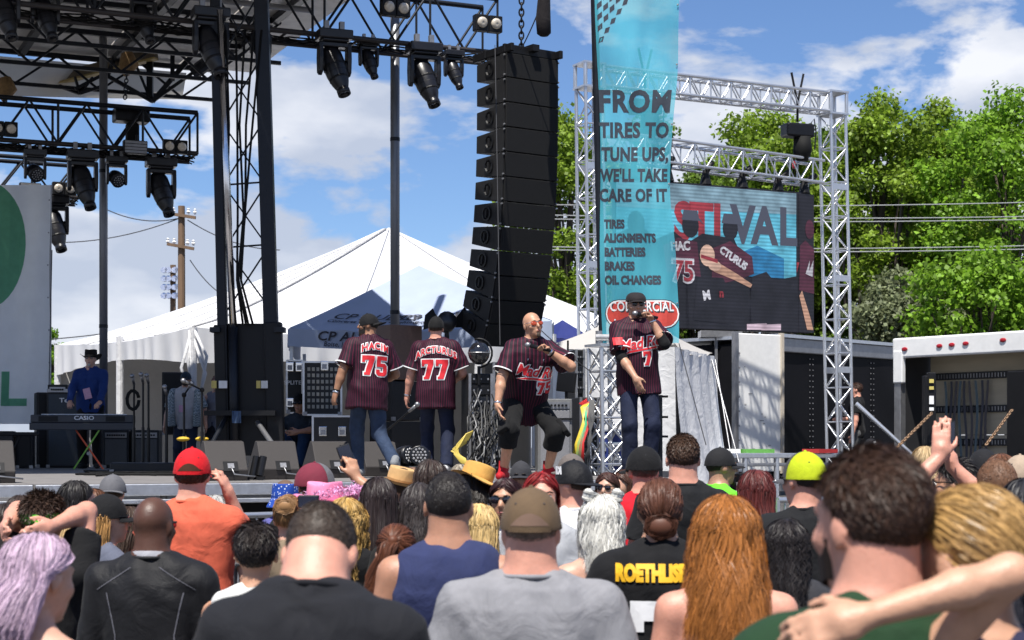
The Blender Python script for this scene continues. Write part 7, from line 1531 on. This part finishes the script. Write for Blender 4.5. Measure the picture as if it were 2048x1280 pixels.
# -- far rows and the pit
pp = C('guard with red lettered dark cap looking out from the pit', 1042, 13.6, 920, face=rad(175), skinc=(.40, .2, .13), shirt=TEE((.3, .3, .3)), hair=BUZZ((.02, .015, .01)), hat=dict(type='cap', col=(.03, .03, .035), front=(.035, .035, .04)))
C('fair person with grey hooded top in the pit', 922, 13.4, 925, face=rad(150), skinc=LT, fem=True, shirt=TEE((.35, .33, .3)), hair=LONG((.30, .26, .20), .16))
C('person in faded grey brown cap behind the black snapback', 1143, 12.2, 905, face=rad(20), skinc=PK, shirt=TEE((.2, .2, .2)), hair=BUZZ((.05, .03, .02)), hat=dict(type='cap', col=(.13, .11, .10), yaw=.3))
C('brown haired woman glancing sideways right of the black snapback', 1250, 12.6, 935, face=rad(120), fem=True, skinc=LT, shirt=TEE((.1, .1, .12)), hair=LONG((.07, .03, .02), .2))
pq = C('dark haired woman with sunglasses low in front of the banner tower', 1215, 12.4, 940, face=rad(160), fem=True, skinc=LT, shirt=TEE((.3, .25, .2)), hair=LONG((.06, .025, .02), .2)); glasses(pq.root, pq.HM, pq.hk)
pg = C('security man in neon green polo and black cap, seen from the side', 1440, 12.0, 893, face=rad(-72), skinc=(.40, .21, .14), fat=.4, bw=1.1, shirt=TEE((.13, .62, .03), sleeve=.8), hair=BUZZ((.02, .015, .01)), hat=dict(type='cap', col=(.022, .022, .025)), armL=(-.25, .42, 1.05), armR=(.2, .4, 1.0)); glasses(pg.root, pg.HM, pg.hk); beard(pg, (.03, .02, .015), False)
C('blonde woman with shaggy hair in front of the box truck', 1852, 11.0, 888, face=rad(5), fem=True, skinc=LT, shirt=TEE((.1, .1, .1)), hair=LONG((.42, .30, .16), .22, wave=.012, freq=2))
C('person in dark cap behind the raised phone', 1967, 10.5, 895, face=0, skinc=LT, shirt=TEE((.05, .05, .06)), hair=BUZZ((.03, .02, .015)), hat=dict(type='cap', col=(.018, .018, .022)))
C('brown haired woman before the open truck at right', 2002, 9.6, 903, face=rad(-10), fem=True, skinc=LT, shirt=TEE((.05, .05, .08)), hair=LONG((.11, .045, .022), .25))
C('person in tan cap at the right edge', 2040, 9.0, 907, face=rad(-15), skinc=LT, shirt=TEE((.08, .08, .14)), hair=BUZZ((.1, .07, .05)), hat=dict(type='cap', col=(.35, .27, .2)))
C('black haired person cut off by the right edge', 2052, 5.9, 948, face=rad(0), fem=True, skinc=LT, shirt=TEE((.03, .03, .04)), hair=LONG((.012, .012, .016), .3))
C('person with braided light brown hair behind the straw hats', 826, 12.0, 930, face=0, fem=True, skinc=OL, shirt=TEE((.3, .1, .1)), hair=LONG((.16, .09, .06), .25, locks=24, clump=.95))
C('grey haired person behind the man in the red cap', 431, 11.2, 985, face=0, skinc=LT, fem=True, shirt=TEE((.2, .2, .2)), hair=LONG((.35, .34, .32), .15))
C('dark haired woman at the far left edge', 12, 8.4, 1000, face=rad(5), fem=True, skinc=TN, shirt=TEE(BLK), hair=LONG((.02, .013, .011), .32))
C('dark haired woman left of the person with the green bandana', 40, 9.6, 985, face=rad(-12), fem=True, skinc=TN, shirt=TEE((.05, .02, .02)), hair=LONG((.035, .022, .018), .25))
# -- left block
C('black haired woman in grey turned to the right', 152, 9.0, 955, face=rad(-35), fem=True, skinc=LT, hd=(rad(-20), 0, 0), shirt=TEE((.30, .31, .36)), hair=LONG((.014, .012, .012), .24, part=.5))
pe = C('woman with glasses and red top beside the grey cap', 186, 10.2, 972, face=rad(-60), fem=True, skinc=PK, shirt=TEE((.45, .01, .02)), hair=LONG((.10, .04, .02), .1)); glasses(pe.root, pe.HM, pe.hk, mat('clear_lens', (.25, .25, .26), .05))
pgc = C('man in grey trucker cap and cream shirt by the crossed stand', 225, 11.2, 946, face=rad(20), skinc=PK, shirt=TEE((.55, .46, .30)), hair=BUZZ((.06, .04, .03)), hat=dict(type='cap', col=(.11, .11, .12), bcol=(.12, .12, .13), yaw=math.pi-.3, tilt=-.1))
pb = C('long blonde woman in black cap and grey sweater looking right', 212, 8.0, 984, face=rad(-50), fem=True, skinc=LT, hd=(rad(-15), 0, 0), shirt=TEE((.10, .11, .15), sleeve=1.8), hair=LONG((.34, .18, .06), .30, wave=.008, freq=2), hat=dict(type='cap', col=(.012, .012, .014))); glasses(pb.root, pb.HM, pb.hk)
C('person in red shirt beyond the black cap', 262, 9.4, 1008, face=rad(-20), fem=True, skinc=LT, shirt=TEE((.50, .015, .03)), hair=LONG((.05, .03, .02), .2))
C('small blonde child behind the green bandana', 146, 7.3, 1022, face=rad(-25), fem=True, skinc=LT, shirt=TEE((.4, .4, .4)), hair=LONG((.48, .34, .17), .12))
pgb = C('curly haired person with green bandana, hands behind head, black printed tee', 84, 7.0, 985, face=rad(-8), skinc=PK, vox=.012, armL='head', armR='head', poleL=(-.25, 1, .15), poleR=(.25, 1, .15), shirt=TEE((.016, .016, .018)), hair=SHORT((.06, .035, .025), .04, lift=.8, n=3200, w=.004))
b = MB(); b.lathe([(1.0, -.02), (1.035, 0), (1.02, .024)], (0, 0, 0), Matrix.Diagonal((.084, .104, 1)), 30, cap=False); b.v = [(x, y-.012, z+.015-.15*y*0) for x, y, z in b.v]; bo = headpart(pgb.root, 'bandana', b, fabric((.055, .30, .02)), pgb.HM, pgb.hk)
b = MB(); b.ell((.02, -.122, .015), (.026, .016, .022), n=10, m=6); b.tube([(.03, -.125, .01), (.06, -.135, -.05), (.085, -.13, -.10)], [.016, .022, .012], 6); headpart(pgb.root, 'knot', b, fabric((.055, .30, .02)), pgb.HM, pgb.hk, True, bo)
for k in range(3): shirt_print(pgb, poly2d([[(.02*math.cos(a)*(1+.5*(i % 2)), .03*math.sin(a)*(1+.5*(i % 2))) for i, a in enumerate([2*math.pi*j/12 for j in range(12)])]]), fabric((.20, .26, .03)), -1, .02+.05*k, 1.30+.01*k, name='palm_print')
pu = C('woman with purple and white hair in a black top, at lower left', 62, 4.25, 1052, face=rad(-14), fem=True, skinc=LT, vox=.0115, hd=(rad(-18), .1, 0), bw=1.1, shirt=dict(style='dress', col=(.012, .013, .016)), hair=dict(style='long', col=(.50, .36, .47), len=.15, n=8000, w=.0024, locks=160, clump=.2, maxaz=1.15, back=.10, vol=1.10, pinch=.05), arm_r=1.1)
bb = dict(style='short', col=(.02, .016, .017), len=.03, n=1400, w=.005, flow=(0, -.2, -.6)); make_hair(pu.root, pu.HM, pu.hk*.985, bb, 999)
pbj = C('bald man in black zip jacket with grey collar, left foreground', 305, 6.6, 988, face=rad(-4), skinc=BR, vox=.0115, fat=.25, bw=1.12, extra_h=0, hd=(rad(-10), .03, 0), shirt=TEE((.014, .014, .017), sleeve=1.95, off=.020, rough=.6), hair=BALD, neck=1.12)
gc = MB(); gc.lathe([(.074, -.005), (.079, .0), (.074, .05), (.070, .052)], (0, -.010, 0), Matrix.Diagonal((1, 1, 1)), 24, cap=False); b = MB(); b.add([pbj.TM @ (V(v[0]*1.03, v[1]-.006, 1.455+v[2]-.10*v[1])*pbj.k) for v in gc.v], gc.f); col_ = b.build('grey_collar', fabric((.30, .30, .33)), pbj.root, smooth=True, base=(0, 0, 0))
shirt_print(pbj, text2d('NIKE PRO', .026, .001, .1), M_DARKPRINT, -1, 0, 1.478, target=col_, off=.004)
for s_ in (-1, 1):
    for a_, c_ in (((.055, 1.452), (.20, 1.36)), ((.12, 1.18), (.135, .9)), ((.155, 1.35), (.12, 1.18))):
        shirt_print(pbj, poly2d([[(a_[0]*s_, a_[1]), (a_[0]*s_+.005, a_[1]), (c_[0]*s_+.005, c_[1]), (c_[0]*s_, c_[1])]]), fabric((.12, .12, .14)), -1, 0, 0, name='seam', off=.003, step=.04)
glasses(pbj.root, pbj.HM, pbj.hk, mat('red_mirror', (.3, .02, .02), .1))
pr_ = C('man in red cap and sleeveless orange red tee raising a hand to his ear', 385, 8.6, 893, face=rad(-6), skinc=PK, vox=.012, bw=1.12, fat=.3, hd=(rad(8), 0, 0), armR=(.14, .16, 1.50), poleR=(.25, .3, -1), shirt=TEE((.62, .12, .065), sleeve=.28, flare=.01), hair=SHORT((.075, .028, .014), .045, lift=.5), hat=dict(type='cap', col=(.55, .008, .014), gap=(.075, .028, .014)))
C('dark haired woman with bare shoulder and white strap left of the foreground black tee', 512, 6.0, 1042, face=rad(6), fem=True, skinc=TN, vox=.0125, shirt=dict(style='tank', col=(.6, .6, .58)), hair=SHORT((.02, .014, .012), .06))
pbt = C('large man in black tee with bowed head, centre foreground', 602, 3.7, None, H=1.79, face=rad(-2), skinc=PK, vox=.0105, fat=.4, bw=1.02, lean=(.26, 0, 0), hd=(rad(-3), .80, 0), shirt=TEE((.018, .019, .025), off=.022, vox=.012), hair=BUZZ((.035, .024, .017), n=5000, len=.016, w=.0028), neck=1.18, extra_h=-.07, armL='front', armR='front')
# -- centre
C('woman with brown blonde updo holding a phone', 578, 8.2, 985, face=rad(-4), fem=True, skinc=LT, shirt=TEE((.2, .15, .1)), hair=dict(style='bun', col=(.26, .14, .06), n=900, w=.007, tie=(0, -.09, .07)), armR=(.12, .3, 1.58))
C('person in blue bandana print bucket hat', 571, 10.2, 954, face=rad(5), skinc=LT, fem=True, shirt=TEE((.1, .1, .3)), hair=SHORT((.1, .06, .04)), hat=dict(type='bucket', col=(.02, .07, .35), crown=.09))
_m = pattern('blue_bandana_print', (.015, .06, .33), (.55, .6, .7), 60, .28)
for o in bpy.data.objects:
    if o.name.startswith(('hat', 'brim')) and o.data and o.data.materials and o.data.materials[0].name.startswith('fabric_0.020_0.070_0.350'): o.data.materials[0] = _m
pmc = C('person in maroon and grey cap raising a phone with a tattooed arm', 629, 9.0, 922, face=rad(-5), skinc=TN, vox=.012, armR=(.175, .22, 1.66), poleR=(1, 0, -.6), curlR=.8, handR=dict(f=(-.25, .1, 1), n=(-.7, .6, 0), t=(-.5, .2, .6)), shirt=TEE((.03, .03, .03)), hair=BUZZ((.03, .02, .015)), hat=dict(type='cap', col=(.16, .022, .04), front=(.13, .13, .14), bcol=(.18, .025, .045), yaw=-.9))
C('person in fluffy pink cowboy hat', 650, 8.3, 966, face=rad(-20), fem=True, skinc=LT, shirt=TEE((.5, .2, .3)), hair=LONG((.1, .05, .03), .1), hat=dict(type='cowboy', col=(.78, .25, .42), bw=.085, crown=.11, band=(.6, .1, .3)))
b = MB(); rg = np.random.default_rng(5)
for i in range(700):
    a = rg.uniform(-.2, 3.3); r_ = .185+rg.normal()*.012; q = V(.089*1.85*math.sin(a)+rg.normal()*.01, -.01+.109*1.85*math.cos(a)+rg.normal()*.01, .055+.04*abs(math.sin(a))+rg.normal()*.012); d = V(*rg.normal(size=3)).normalized()*.02; e_ = d.cross(V(*rg.normal(size=3))).normalized()*.003; b.add([q-e_, q+e_, q+d], [(0, 1, 2)])
_pk = [o for o in bpy.data.objects if o.get('label') == 'person in fluffy pink cowboy hat'][0]; _pkb = [c for c in _pk.children if c.name.startswith('hat')][0]
hmk = Matrix.Identity(4)
vs_ = np.array([v.co for v in _pkb.data.vertices]); cx_ = vs_.mean(0); b.v = [(x+cx_[0], y+cx_[1], z+cx_[2]-.09) for x, y, z in b.v]; fo = b.build('feather_trim', mat('pink_feather', (.75, .38, .62), .9, island=.3), _pk, base=(0, 0, 0), kind='stuff')
C('woman with curly blonde streaked hair left of the long dark hair', 692, 7.7, 988, face=rad(-6), fem=True, skinc=LT, shirt=TEE(BLK), hair=LONG((.42, .26, .08), .27, wave=.020, freq=2.6, n=3500, w=.004, locks=80, clump=.8, vol=1.15))
C('woman with long straight nearly black hair in the centre', 757, 8.0, 948, face=rad(2), fem=True, skinc=TN, shirt=TEE((.05, .02, .03)), hair=LONG((.022, .014, .014), .36, n=2200, w=.005, pinch=0))
C('person in tilted straw fedora', 789, 10.4, 928, face=rad(-10), skinc=TN, hd=(0, 0, .25), shirt=TEE((.4, .38, .33)), hair=BUZZ((.05, .03, .02)), hat=dict(type='fedora', col=(.55, .34, .15), band=(.30, .17, .07), bw=.045, crown=.10))
C('woman with dark brown hair in front of the number 77 legs', 862, 9.3, 914, face=rad(4), fem=True, skinc=TN, shirt=TEE((.08, .08, .1)), hair=LONG((.035, .022, .018), .30, n=1800, vol=1.12))
C('woman with wavy grey brown hair left of the navy tank top', 838, 7.6, 958, face=rad(3), fem=True, skinc=TN, shirt=TEE((.03, .03, .03)), hair=LONG((.035, .028, .027), .33, wave=.010, freq=3.4, n=2000))
C('person in wide straw sun hat and striped shirt', 934, 9.9, 914, face=rad(30), fem=True, skinc=TN, hd=(0, 0, .4), shirt=dict(mat=pattern('striped_cloth', (.6, .6, .58), (.03, .03, .03), 7, .4, 'stripe')), hair=LONG((.02, .015, .012), .12), hat=dict(type='sun', col=(.55, .31, .08), bw=.085, crown=.085))
C('woman with auburn ponytail in front of the navy tank top', 792, 6.3, 1042, face=rad(8), fem=True, skinc=LT, vox=.0125, shirt=TEE((.05, .05, .05)), hair=dict(style='pony', col=(.105, .035, .016), len=.20, n=2400, w=.005, tie=(-.02, -.10, .06), wave=.03, sway=-.06))
pnt = C('muscular man in navy tank top with cropped black hair', 897, 5.9, 938, face=rad(2), skinc=(.40, .20, .125), vox=.0115, bw=1.06, shirt=dict(style='tank', col=(.026, .034, .095)), hair=BUZZ((.014, .011, .010), n=3600, len=.013, w=.003), neck=1.1, extra_h=0)
for x in (-.05, .03): shirt_print(pnt, text2d('a', .06, .004), fabric((.02, .42, .62)), -1, x, 1.02, name='lettering')
C('woman with long blonde hair half behind the navy tank top', 958, 7.4, 1000, face=rad(6), fem=True, skinc=TN, shirt=TEE((.5, .5, .5)), hair=LONG((.52, .36, .15), .33, wave=.008, freq=2))
pdr = C('woman with dark red hair and sunglasses turned towards the camera', 1012, 9.0, 950, face=rad(165), fem=True, skinc=TN, shirt=TEE((.6, .6, .6)), hair=LONG((.030, .010, .012), .38, n=1800)); glasses(pdr.root, pdr.HM, pdr.hk, sc=1.15)
C('woman with bright red hair facing the camera behind the brown cap', 1082, 8.2, 938, face=rad(185), fem=True, skinc=PK, shirt=TEE((.35, .36, .38)), hair=LONG((.20, .012, .012), .34, n=1900))
pgt = C('heavy man in grey tee and brown cap, centre foreground', 1062, 5.0, 973, face=rad(-3), skinc=PK, vox=.011, fat=.6, bw=1.16, neck=1.2, shirt=TEE((.225, .225, .24), off=.022, vox=.012), hair=BUZZ((.17, .12, .09), n=1500), hat=dict(type='cap', col=(.115, .075, .042), gap=(.22, .14, .10), crown=.10), headk=1.03)
beard(pgt, (.4, .37, .33))
pki = C('man in black snapback lettered KII and white tee, looking left', 1150, 9.0, 917, face=rad(22), skinc=PK, hd=(rad(38), 0, 0), shirt=TEE((.70, .70, .72)), hair=BUZZ((.05, .03, .02)), hat=dict(type='cap', col=(.014, .014, .017), yaw=math.pi*.93, curve=0, brim=.07))
q_ = Matrix.Rotation(0, 4, 'Z'); b = MB(); vs, fs = text2d('KII', .05, .004, .1); b.add([((.0905)*math.sin(1.9+x*9)*.98, -.010+.1105*math.cos(1.9+x*9)*.98, .072+y) for x, y in vs], fs); headpart(pki.root, 'lettering', b, M_WHITEPRINT, pki.hatM, pki.hk, False, pki.hat)
C('woman with silver white hair in two small buns and red polka dot dress', 1203, 6.9, 982, face=rad(4), fem=True, skinc=LT, vox=.0125, shirt=dict(style='dress', mat=pattern('red_polka_cloth', (.45, .008, .03), (.75, .7, .7), 26, .25)), hair=LONG((.55, .54, .50), .22, wave=.010, freq=2.4, n=4000, w=.004, locks=110, vol=1.14))
_w = [o for o in bpy.data.objects if o.get('label', '').startswith('woman with silver white')][0]; _h = [c for c in _w.children if c.name.startswith('hair')][0]; vs_ = np.array([v.co for v in _h.data.vertices]); zt = vs_[:, 2].max(); xc, yc = vs_[vs_[:, 2] > zt-.06].mean(0)[:2]
for s_ in (-1, 1):
    b = MB()
    for i in range(26): a = i*.5; b.tube([(xc+.058*s_+.026*math.cos(a+u_)*math.sin(.3+i*.1), yc+.026*math.sin(a+u_), zt-.012+.026*math.cos(.3+i*.1)) for u_ in (0, .7, 1.4, 2.1)], .005, 4)
    b.ell((xc+.058*s_, yc, zt-.010), (.026, .026, .024), n=10, m=6); b.build('hair_bun', hairm((.55, .54, .50)), _w, base=(0, 0, 0), smooth=True, kind='stuff')
C('man in black cap and bright red shirt below the singer in the flat cap', 1288, 9.8, 893, face=rad(3), skinc=PK, fat=.3, bw=1.08, shirt=TEE((.55, .010, .022)), hair=BUZZ((.1, .07, .05)), hat=dict(type='cap', col=(.013, .013, .014), crown=.112, yaw=.5))
pj = C('woman with brown rolled bun in black football jersey lettered ROETHLISBERGER', 1320, 6.4, 950, face=rad(-3), fem=False, skinc=TN, vox=.0115, bw=1.08, fat=.3, shirt=TEE((.013, .013, .015), off=.026, sleeve=.95, flare=.02, rough=.55), hair=dict(style='bun', col=(.085, .032, .018), n=2600, w=.005, tie=(0, -.085, -.055), bunr=.048))
shirt_print(pj, text2d('ROETHLISBERGER', .082, .006, 0, 1.0, .64), mat('gold_print', (.80, .43, .01), .6, 0, 40, .06), -1, .04, 1.385); shirt_print(pj, digits('7', .34, .0), M_WHITEPRINT, -1, -.01, 1.115, name='number')
b_ = [(-.24, 0), (.24, 0), (.24, .006), (-.24, .006)]; shirt_print(pj, poly2d([b_]), fabric((.05, .05, .055)), -1, 0, 1.275, name='seam', off=.004)
C('tall man with short brown hair and dark tee', 1366, 9.2, 866, face=rad(0), skinc=PK, vox=.012, bw=1.0, fat=.2, shirt=TEE((.016, .017, .020)), hair=SHORT((.055, .028, .016), .024, n=3200, lift=.5), neck=1.1)
prh = C('woman with long copper hair in white floral dress, right foreground', 1452, 5.1, 980, face=rad(-3), fem=True, skinc=PK, vox=.011, bw=1.06, shirt=dict(style='dress', mat=pattern('floral_cloth', (.62, .61, .58), (.30, .10, .10), 28, .22)), hair=dict(style='long', col=(.36, .135, .032), len=.32, n=9500, w=.0026, locks=130, wave=.019, freq=1.7, maxaz=1.75, vol=1.16, pinch=-.32, clump=.26, rough=.4))
phr = C('woman with dark red hair and sunglasses pushed up on her head', 1512, 8.4, 933, face=rad(12), fem=True, skinc=LT, shirt=TEE((.05, .02, .02)), hair=LONG((.085, .016, .014), .34, n=1900, wave=.006, freq=3)); glasses(phr.root, phr.HM, phr.hk, up=.085)
C('woman with curly black hair right of the copper hair', 1572, 6.3, 1030, face=rad(-4), fem=True, skinc=LT, vox=.0125, shirt=TEE((.03, .03, .035)), hair=LONG((.018, .014, .014), .30, wave=.016, freq=5.5, n=3800, w=.0032, locks=130, clump=.8, vol=1.15))
plc = C('man in lime green and grey cap and black tee', 1612, 7.9, 900, face=rad(10), skinc=PK, vox=.012, bw=1.08, fat=.35, hd=(rad(22), 0, 0), shirt=TEE((.016, .016, .020), sleeve=.8), hair=BUZZ((.03, .02, .016)), hat=dict(type='cap', col=(.42, .50, .012), front=(.06, .06, .065), bcol=(.07, .07, .08))); glasses(plc.root, plc.HM, plc.hk)
# -- right foreground
psg = C('dark haired woman in sunglasses and navy shirt below the raised phone', 1912, 8.6, 918, face=rad(45), fem=True, skinc=TN, hd=(rad(25), 0, 0), shirt=TEE((.05, .06, .12)), hair=SHORT((.014, .011, .011), .05, lift=.5)); glasses(psg.root, psg.HM, psg.hk)
pph = C('boy with cropped brown hair holding up a phone in tattooed hands', 1994, 7.2, 914, face=rad(4), skinc=PK, vox=.011, hair=BUZZ((.11, .055, .03), n=2200, len=.012), shirt=TEE((.03, .03, .05)), armL=(-.185, .16, 1.74), armR=(-.10, .26, 1.70), poleL=(-1, 0, -.3), poleR=(1, .2, -1), curlL=.12, curlR=.55, handL=dict(f=(.05, 0, 1), n=(.4, 1, 0), t=(1, 0, .2)), handR=dict(f=(-.15, .1, 1), n=(-.8, .5, 0), t=(-.3, .2, 1)), extra_h=0)
def phone(pr, side, off, R, label):
    W_ = pr.arms[side][2]; c = world_pt(pr, W_+V(*off)); t = thing('phone', c, label, 'phone', 'phones held up by the crowd'); b = MB(); b.box(c, (.076, .010, .155), R); b.build('case', M_BLACKSATIN, t, bevel=.008)
    b = MB(); b.box(c+R @ V(0, -.0062, 0), (.068, .002, .143), R); b.build('screen', mat('phone_screen', (.012, .016, .035), .1, 0, 10, .3, coat=.5), t); b = MB(); b.box(c+R @ V(-.022, .0065, .055), (.02, .004, .03), R); b.build('camera_bump', M_BLACK, t)
phone(pph, 1, (-.015, .03, .12), rotz(.1), 'black phone held up by tattooed hands in front of the truck'); phone(pmc, 1, (-.05, .03, .10), rotz(.3) @ Matrix.Rotation(-.35, 3, 'Y'), 'black phone held up at an angle before the stage wedges')
q = P(617, 1003, 8.0); t = thing('phone', q, 'small phone showing beside the pink hat', 'phone', 'phones held up by the crowd'); b = MB(); b.box(q, (.10, .010, .06)); b.build('case', M_BLACKSATIN, t, bevel=.006); b = MB(); b.box(q-V(0, .0062, 0), (.09, .002, .05)); b.build('screen', mat('phone_screen', (.012, .016, .035), .1), t)
pcm = C('man with thick dark brown hair and beard embraced at right foreground', 1752, 2.95, 888, face=rad(14), skinc=PK, vox=.0085, bw=1.05, hd=(rad(18), .02, 0), shirt=TEE((.012, .04, .016)), hair=SHORT((.045, .022, .013), .040, n=9000, w=.0028, lift=.42), neck=1.08, headk=.98, extra_h=0)
beard(pcm, (.022, .012, .008))
pcw = C('blonde woman with low ponytail laying her arm around the bearded man', 1962, 2.95, 958, face=rad(10), fem=True, skinc=(.52, .29, .19), vox=.0075, hd=(rad(28), .02, -.05), armL=(-.28, -.17, 1.535), poleL=(1, -.5, .8), curlL=.30, arm_r=.88, handL=dict(f=(-1, .35, -.30), n=(.1, 1, -.5), t=(.3, .3, 1)), shirt=dict(style='tank', col=(.02, .02, .05)), hair=dict(style='pony', col=(.42, .25, .09), len=.22, n=8000, w=.0024, tie=(.03, -.105, -.035), wave=.02, sway=.05, rough=.36), headk=1.0)
b = MB(); q = pcw.HM @ (V(.032, -.118, -.036)*pcw.hk); b.lathe([(.018, -.012), (.026, 0), (.018, .012)], q, frame_z(V(.2, -1, -.4)), 14); b.build('hair_tie', mat('purple_hair_tie', (.22, .04, .22), .6, 0, 60, .4), pcw.root, base=(0, 0, 0), smooth=True)
drop_keys()
